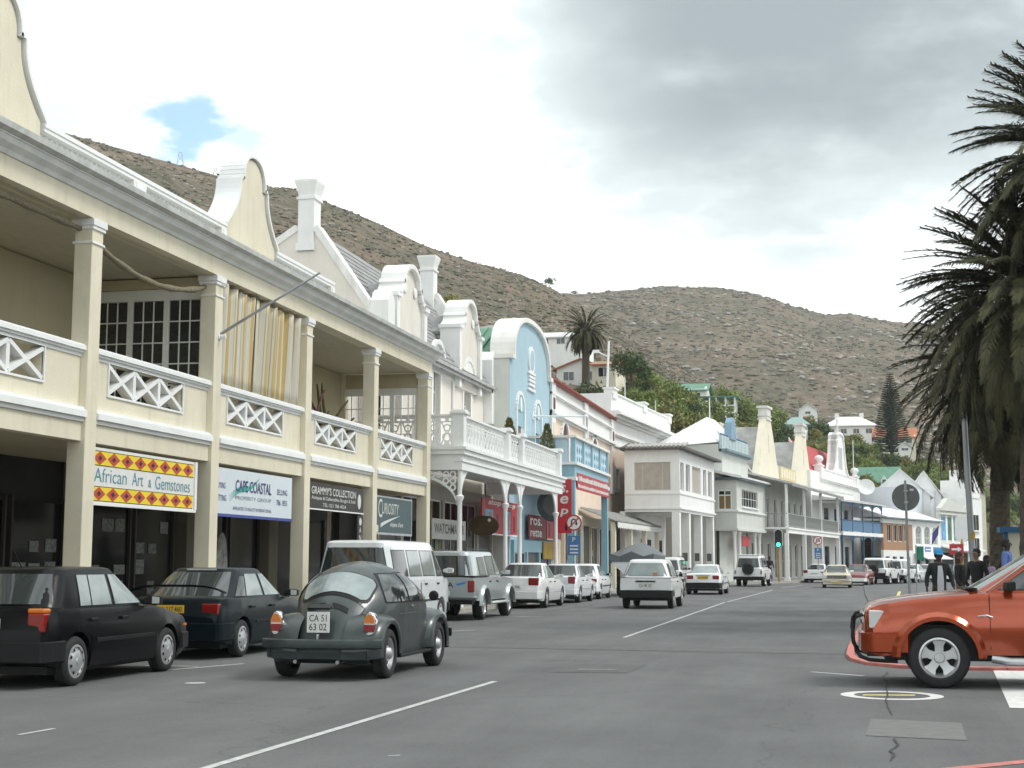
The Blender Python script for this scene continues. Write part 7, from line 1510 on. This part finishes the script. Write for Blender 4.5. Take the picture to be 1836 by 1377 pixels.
# ---------------- people (skinned figures; clothes are children that follow the same skeleton)
def skin_obj(name, verts, edges, radii, m, parent, sub=1, root=0):
    me = bpy.data.meshes.new(name); me.from_pydata([tuple(v) for v in verts], edges, []); me.materials.append(m)
    o = bpy.data.objects.new(name, me); COL.objects.link(o); o.parent = parent
    md = o.modifiers.new('skin', 'SKIN'); md.use_smooth_shade = True
    if not me.skin_vertices: me.attributes.new('skin', 'SKIN', 'POINT') if False else None
    bm = bmesh.new(); bm.from_mesh(me); lay = bm.verts.layers.skin.verify(); bm.verts.ensure_lookup_table()
    for i, v in enumerate(bm.verts):
        r = radii[i]; v[lay].radius = (r, r) if isinstance(r, (int, float)) else r; v[lay].use_root = (i == root)
    bm.to_mesh(me); bm.free()
    sb = o.modifiers.new('sub', 'SUBSURF'); sb.levels = sub; sb.render_levels = sub
    return o
def person(label, x, y, z, h, face, top, bottom, hair, skin, step=.12, arm=(.06,.10), shirt=None, cap=None, jacket_open=False, elbow=.12, female=False):
    T = thing('person', label, 'person', (x, y, z), radians(face)); T.scale = (h/1.75,)*3
    SK = mat('skin_%.2f' % skin[0], skin, .6, var=.08, vscale=8); TOP = mat('cloth_%s' % str(top), top, .9, var=.15, vscale=6); BOT = mat('cloth_%s' % str(bottom), bottom, .9, var=.15, vscale=6); HR = mat('hair_%.3f' % hair[0], hair, .8, var=.2, vscale=20)
    V = []; E = []; R = []
    def add(p, r, par=None):
        V.append(p); R.append(r)
        if par is not None: E.append((par, len(V)-1))
        return len(V)-1
    # facing -y locally
    pel = add((0,0,.95), (.15,.11)); wa = add((0,.005,1.10), (.135,.10), pel); ch = add((0,0,1.30), (.165,.11), wa); sh = add((0,.01,1.43), (.12,.08), ch); nk = add((0,0,1.50), .052, sh); h0 = add((0,-.015,1.56), .062, nk); h1 = add((0,-.01,1.645), (.078,.096), h0); add((0,-.002,1.715), (.062,.075), h1)
    J = {}
    for s in (1, -1):
        a = add((s*.175,.01,1.42), .056, sh); e = add((s*(.235+elbow*.3),.03+.02*s*step*4,1.15), .042, a); w = add((s*(.235+arm[0]),-.02-arm[1]-.05*s*step*4,.93), .028, e); pm = add((s*(.235+arm[0]),-.03-arm[1]-.05*s*step*4,.87), (.018,.036), w); J[s] = (a, e, w)
        for k, (dy, ln) in enumerate(((-.032,.066),(-.011,.078),(.011,.073),(.030,.058))):
            f = add((V[pm][0]-s*.004, V[pm][1]+dy, V[pm][2]-.035), .009, pm); add((V[pm][0]-s*.02, V[pm][1]+dy, V[pm][2]-.035-ln), .0075, f)
        t1 = add((V[w][0]-s*.012, V[w][1]-.038, V[w][2]-.035), .011, w); add((V[w][0]-s*.018, V[w][1]-.055, V[w][2]-.075), .009, t1)
        hp = add((s*.09,0,.90), .088, pel); kn = add((s*.10,-.03-s*step*.5,.50), .058, hp); an = add((s*.10,.0-s*step,.09), .04, kn); add((s*.11,-.11-s*step,.045), (.038,.03), an); J[s] += (hp, kn, an)
    skin_obj('body', V, E, R, SK, T)
    up = [pel, wa, ch, sh]; g = 1.16
    vi = [V[i] for i in up]; ei = [(0,1),(1,2),(2,3)]; ri = [tuple(q*1.2 for q in R[i]) for i in up]; vi[0] = (0,0,.82 if jacket_open else .86); vi.append((0,.0,1.475)); ei.append((3,4)); ri.append(.075)
    for s in (1, -1):
        a, e, w = J[s][:3]; b0 = len(vi); vi += [V[a], V[e], tuple(Vector(V[w])*.98+Vector((0,0,.03)))]; ri += [.072,.056,.044]; ei += [(3,b0),(b0,b0+1),(b0+1,b0+2)]
    skin_obj('jacket' if jacket_open else 'shirt', vi, ei, ri, TOP, T)
    if shirt: MB().loft([[(-w, yy, zz), (w, yy, zz), (w*.9, yy-.02, zz), (-w*.9, yy-.02, zz)] for w, yy, zz in ((.07,-.135,.84),(.075,-.14,1.05),(.06,-.155,1.28),(.045,-.12,1.42))]).build('shirt_front', mat('shirt_pale', shirt, .9, var=.08), T, smooth=60)
    vi = [V[pel], (0,0,1.04)]; ei = [(0,1)]; ri = [(.168,.128),(.155,.118)]
    for s in (1, -1):
        hp, kn, an = J[s][3:6]; b0 = len(vi); vi += [V[hp], V[kn], (V[an][0], V[an][1], .12)]; ri += [.105,.08,.072]; ei += [(0,b0),(b0,b0+1),(b0+1,b0+2)]
        MB().loft([[(s*.11-.045*k, V[an][1]+.06, zz), (s*.11+.045*k, V[an][1]+.06, zz), (s*.11+.05*k, V[an][1]-.17*k, zz*.8), (s*.11-.05*k, V[an][1]-.17*k, zz*.8)] for k, zz in ((1,0),(1,.05),(.75,.10))]).build('shoe', BLACK, T, bevel=.01)
    skin_obj('trousers', vi, ei, ri, BOT, T)
    b = MB()       # hair shell over the skull, ears, nose, eyes
    b.loft([[(.093*k*cos(a), .012+.112*k*sin(a)*(1 if sin(a) > 0 else .72 if zz > 1.68 else .45), zz) for a in [2*pi*j/16 for j in range(16)]] for k, zz in ((.82,1.585 if not female else 1.44),(1.0,1.65),(.99,1.70),(.78,1.755),(.3,1.785))]); b.build('hair', HR, T, smooth=60)
    for s in (1, -1): MB().lathe([(0,-.006),(.012,-.004),(.012,.004),(0,.006)], (s*.034,-.098,1.655), 8, 'y').build('eye', BLACK, T); MB().lathe([(0,-.012),(.022,-.008),(.022,.008),(0,.012)], (s*.088,.005,1.64), 8, 'x').build('ear', SK, T)
    MB().loft([[(-.012,-.098,1.655),(.012,-.098,1.655),(0,-.108,1.655)], [(-.018,-.095,1.615),(.018,-.095,1.615),(0,-.125,1.612)]]).build('nose', SK, T); bx('mouth', mat('lips', (.16,.06,.05), .6), T, -.024, .024, -.102, -.094, 1.585, 1.593)
    if cap:
        CP = mat('cap_cloth', cap, .8, var=.1); c = MB().lathe([(.105,1.68),(.108,1.72),(.10,1.77),(.07,1.81),(.0,1.825)], (0,.0,0), 18).build('cap', CP, T, smooth=50); MB().loft([[(-.075,-.08,1.69),(.075,-.08,1.69),(.075,-.08,1.70),(-.075,-.08,1.70)], [(-.06,-.19,1.665),(.06,-.19,1.665),(.06,-.19,1.675),(-.06,-.19,1.675)]]).build('cap_peak', CP, c)
    return T
DKS = (.045,.028,.020); MDS = (.20,.115,.075)
person('man in a bright blue cap, dark jacket and white shirt walking towards the camera', 2.12, 34, .04, 1.72, 8, (.016,.018,.020), (.018,.018,.022), (.01,.01,.01), DKS, shirt=(.50,.50,.53), cap=(.06,.30,.55), jacket_open=True, step=.14)
person('person in black with long hair under the red arrow sign', 2.72, 36, .04, 1.68, 70, (.012,.012,.013), (.013,.013,.014), (.05,.025,.015), MDS, female=True, step=.08); person('person in a dark coat and khaki trousers beside the lamp post', 3.22, 37.5, .04, 1.78, -40, (.013,.013,.014), (.07,.055,.035), (.015,.012,.010), MDS, step=.06)
person('person in a lavender jersey beside the pickup windscreen', 3.55, 38.5, .04, 1.62, 20, (.36,.28,.42), (.05,.05,.06), (.012,.01,.01), DKS, step=.04)
st = thing('square_step', 'low stone step under the man in the blue shirt', 'step', (3.75, 34.6, .04)); bx('tread', KERB, st, -.8, 1.6, -.6, .6, 0, .2, .01)
person('man in a blue shirt standing higher behind the pickup', 3.62, 34.6, .24, 1.78, 75, (.10,.17,.40), (.02,.022,.03), (.01,.01,.01), DKS, step=.03)
person('child with a dark head just behind the man in the blue shirt', 3.85, 38.0, .04, 1.45, 10, (.02,.02,.025), (.02,.02,.02), (.01,.01,.01), DKS, step=.03)
person('dim figure in brown clothes standing in the dark arcade at the left edge', -13.2, 21.3, .13, 1.70, 100, (.10,.05,.03), (.03,.025,.02), (.012,.01,.01), MDS, step=.05); person('pedestrian in dark clothes beside the traffic light', -4.95, 108.5, .13, 1.75, 10, (.012,.014,.02), (.015,.015,.02), (.01,.01,.01), DKS, step=.1)
# ---------------- street furniture
SIGNG = mat('sign_back_grey', (.17,.18,.17), .6, .2, var=.1, vscale=5); POLEG = mat('pole_grey', (.34,.35,.36), .5, .4, var=.15, vscale=3, stretch=(1,1,.2))
rs = thing('road_sign', 'grey back of a round road sign on a tall pole', 'sign', (1.88, 43, .04)); MB().tube([(0,0,0),(-.04,0,3.75)], .038, 10).build('pole', POLEG, rs, smooth=40); d = MB().lathe([(0,.035),(.375,.035),(.38,.03),(.38,.04),(0,.045)], (-.035,0,3.28), 32, 'y').build('disc', SIGNG, rs); bx('sticker', TCLR, rs, .08, .19, .028, .034, 3.46, 3.52); [bx('clamp', STEEL, rs, -.09, .03, -.045, .035, z, z+.04) for z in (3.12, 3.44)]
lp = thing('lamp_post', 'tall grey steel lamp post in front of the palms', 'lamp post', (3.32, 39.8, .04)); MB().tube([(.08,0,0),(.04,0,1.6),(0,0,1.7),(-.06,0,4),(-.12,0,7.2)], [.11,.105,.085,.075,.055], 12).build('pole', POLEG, lp, smooth=50); MB().tube([(-.12,0,7.2),(.2,.4,7.7),(.8,.9,7.85)], .04, 8).build('arm', POLEG, lp); MB().box(.75,1.25,.85,1.1,7.78,7.92).build('lamp_head', SIGNG, lp, bevel=.04); MB().lathe([(.086,0),(.088,.12),(.084,.2)], (.0,0,2.05), 12, cap=False).build('yellow_band', mat('band_yellow', (.5,.36,.06), .7, var=.3), lp)
def no_uturn(label, x, y, s=1., group=None):
    T = thing('no_u_turn_sign', label, 'sign', (x, y, .13)); MB().tube([(0,0.03,0),(0,.03,3.2)], .035, 8).build('pole', POLEG, T)
    z = 2.95
    d = MB().lathe([(0,-.02),(.33,-.02),(.33,0),(0,0)], (0,0,z), 30, 'y').build('disc', mat('sign_face_white', (.75,.75,.73), .5, var=.03), T)
    b = MB(); n = 30
    for k in range(n): a, a2 = 2*pi*k/n, 2*pi*(k+1)/n; b.poly([(.27*cos(a), -.024, z+.27*sin(a)), (.33*cos(a), -.024, z+.33*sin(a)), (.33*cos(a2), -.024, z+.33*sin(a2)), (.27*cos(a2), -.024, z+.27*sin(a2))])
    b.build('red_ring', REDB, d); pts = [(-.10,z-.16),(-.10,z+.04)]+[(-.10+.10*(1-cos(pi*k/8)), z+.04+.10*sin(pi*k/8)) for k in range(1,9)]+[(.10,z-.04)]
    b = MB()
    for p, q in zip(pts, pts[1:]):
        dx, dz = q[0]-p[0], q[1]-p[1]; l = max(1e-4, sqrt(dx*dx+dz*dz)); nx, nz = -dz/l*.026, dx/l*.026; b.poly([(p[0]-nx,-.0255,p[1]-nz),(q[0]-nx,-.0255,q[1]-nz),(q[0]+nx,-.0255,q[1]+nz),(p[0]+nx,-.0255,p[1]+nz)])
    b.poly([(.03,-.0255,z-.02),(.10,-.0255,z-.12),(.17,-.0255,z-.02)]); b.build('u_turn_arrow', BLACK, d); MB().poly([(-.21,-.027,z-.17),(-.17,-.027,z-.21),(.21,-.027,z+.17),(.17,-.027,z+.21)]).build('red_slash', REDB, d)
    p = bx('parking_panel', mat('sign_parking_blue', (.05,.17,.38), .5, var=.05), T, -.26, .26, -.015, 0, 1.62, 2.42, .01); text('P', SW, p, -.07, -.017, 2.18, .14, .18, bold=.02)
    for k in range(3): bx('panel_text', SW, p, -.17, .17, -.018, -.015, 1.7+.14*k, 1.76+.14*k)
no_uturn('no U-turn sign with blue parking panel in front of the blue post', -10.62, 60.0); no_uturn('no U-turn sign with blue parking panel far away by the verandah', -1.55, 111.5)
def traffic_light(label, x, y, rz, lit):
    T = thing('traffic_light', label, 'traffic light', (x, y, .13), rz); MB().tube([(0,0,0),(0,0,2.5)], .06, 10).build('pole', mat('robot_yellow', (.42,.24,.03), .6, var=.25), T)
    MB().prism([(.30*cos(a), 2.62+.28*sin(a)) for a in [pi+pi*k/10 for k in range(11)]]+[(.30*cos(a), 3.38+.28*sin(a)) for a in [pi*k/10 for k in range(11)]], .02, .05, 'y').build('white_border', WHITE, T); MB().prism([(.25*cos(a), 2.62+.24*sin(a)) for a in [pi+pi*k/10 for k in range(11)]]+[(.25*cos(a), 3.38+.24*sin(a)) for a in [pi*k/10 for k in range(11)]], -.10, .019, 'y').build('housing', BLACK, T)
    for k, z in enumerate((3.42, 3.0, 2.58)):
        m = mat('green_lamp', (.05,.8,.45), .3, var=0, emit=(.05,.95,.50,2.2)) if (k == 2 and lit) else mat('dark_lens', (.03,.03,.03), .2, var=0); MB().lathe([(0,-.135),(.10,-.13),(.15,-.11),(.15,-.09),(0,-.09)], (0,0,z), 18, 'y').build('lamp', m, T, smooth=40)
        MB().loft([[(.17*cos(a), yy, z+.17*sin(a)) for a in [pi*j/10 for j in range(11)]] for yy in (-.10,-.26)], close=False, cap0=False, cap1=False).build('visor', BLACK, T)
traffic_light('traffic light on a yellow pole showing green', -4.15, 105, 0, True); traffic_light('unlit traffic light behind the red arrow sign', 5.75, 74.5, pi, False)
ar = thing('arrow_sign', 'red road sign with a white arrow pointing right', 'sign', (5.45, 74, .04)); ar.scale = (.8,.8,.92); MB().tube([(-.15,.05,0),(-.15,.05,2.6)], .04, 8).build('pole', POLEG, ar); p = bx('board', REDB, ar, -.40, .42, 0, .03, 2.0, 2.55, .01); MB().poly([(-.28,-.004,2.23),(.08,-.004,2.23),(.08,-.004,2.15),(.32,-.004,2.28),(.08,-.004,2.41),(.08,-.004,2.33),(-.28,-.004,2.33)]).build('white_arrow', WHITE, p)
ks = thing('blue_kiosk', 'small blue-framed kiosk between the palm trunks', 'kiosk', (4.75, 43.2, .04)); BK = paint('kiosk_blue', (.03,.12,.25)); [bx('frame_post', BK, ks, x, x+.12, 0, .12, 0, 2.3) for x in (-.3, .9)]; bx('frame_top', BK, ks, -.4, 1.2, -.1, .8, 2.3, 2.45); bx('panel', CRM2, ks, -.18, .9, .05, .08, .1, 2.3)
# lamp pole, flag poles on roofs and slope
for lb, x, y, z, h, arm in (('tall white lamp pole on the slope beside the hillside palm', -15.45, 100, 11.2, 5.4, True), ('short white pole on the white parapet', -15.55, 110, 12.6, 2.7, False), ('thin pole rising behind the white parapet', -14.45, 120, 12.6, 2.0, False), ('thin pole on the peak of the white hip roof', -8.88, 106, 11.0, 2.2, False), ('thin aerial beside the cross-topped gable', 1.6, 158, 9.6, 4.6, False), ('thin aerial pole above the blue gable', -19.5, 72, 9.5, 4.3, False)):
    T = thing('slope_pole', lb, 'pole', (x, y, z)); MB().tube([(0,0,0),(.22 if arm else 0,0,h)], [.1,.07] if arm else [.05,.035], 8).build('mast', WHITE, T)
    if arm: MB().tube([(.17,0,h*.8),(-.5,-.1,h*.86)], .05, 6).build('arm', WHITE, T); bx('lamp_head', WHITE, T, -.85, -.45, -.2, 0, h*.85, h*.89)
fl = thing('flag', 'dark blue and white flag hanging from the arched shop', 'flag', (8.9, 160.5, 3.9)); MB().tube([(0,0,0),(1.2,-.9,1.5)], .03, 6).build('staff', WHITE, fl); MB().grid(lambda u, v: (.55+.65*u-.12*v, -.42-.48*u+.1*sin(4*v+u), .68+.8*u-1.3*v*(1-.2*u)), 8, 8).build('cloth', mat('flag_blue', (.06,.07,.25), .8, var=.8, vscale=2.5), fl, smooth=60)
aw2 = thing('hanging_flag', 'teal cloth flag hanging near the round sign pole', 'flag', (3.0, 62, 1.4)); MB().grid(lambda u, v: (.0+.3*u, .04*sin(u*6+v*3), .75-.62*v*(.8+.2*u)), 8, 8).build('cloth', mat('flag_green', (.02,.22,.14), .8, var=.3), aw2, smooth=60); MB().tube([(0,0,-1.36),(0,0,.8)], .03, 6).build('staff', POLEG, aw2)

pk = MB(); rg = random.Random(77)
for k in range(16):
    cx_, cy_ = 15+rg.uniform(-2,4), -22+k*3.6+rg.uniform(-1,1); H_ = rg.uniform(4.5,8)
    pk.tube([(cx_,cy_,0),(cx_,cy_,H_*.6)], .25, 6)
    for q in range(900):
        d = Vector((rg.gauss(0,1), rg.gauss(0,1), rg.gauss(0,1))).normalized()*rg.uniform(.6,1.05); p = Vector((cx_+d.x*2.6, cy_+d.y*2.6, H_*.7+d.z*H_*.38)); u = Vector((rg.uniform(-1,1), rg.uniform(-1,1), rg.uniform(-1,1)))*.35; v = Vector((rg.uniform(-1,1), rg.uniform(-1,1), rg.uniform(-1,1)))*.35
        pk.poly([p-u, p-v, p+u, p+v])
tag(pk.build('park_trees', LD), 'belt of dark trees across the street, outside the picture on the right', 'trees', kind='stuff')
# ---------------- thin sea haze
hz = MB().box(-1600, 1600, -400, 2000, -3, 175).build('haze', None); hz['kind'] = 'stuff'; tag(hz, 'thin pale sea haze over the whole valley', 'haze')
hm = bpy.data.materials.new('haze'); hm.use_nodes = True; nt = hm.node_tree; nt.nodes.clear(); pv = nt.nodes.new('ShaderNodeVolumePrincipled'); pv.inputs['Color'].default_value = (.93,.95,.97,1); pv.inputs['Density'].default_value = .0002; pv.inputs['Anisotropy'].default_value = .3
oo = nt.nodes.new('ShaderNodeOutputMaterial'); nt.links.new(pv.outputs[0], oo.inputs['Volume']); hz.data.materials.append(hm)
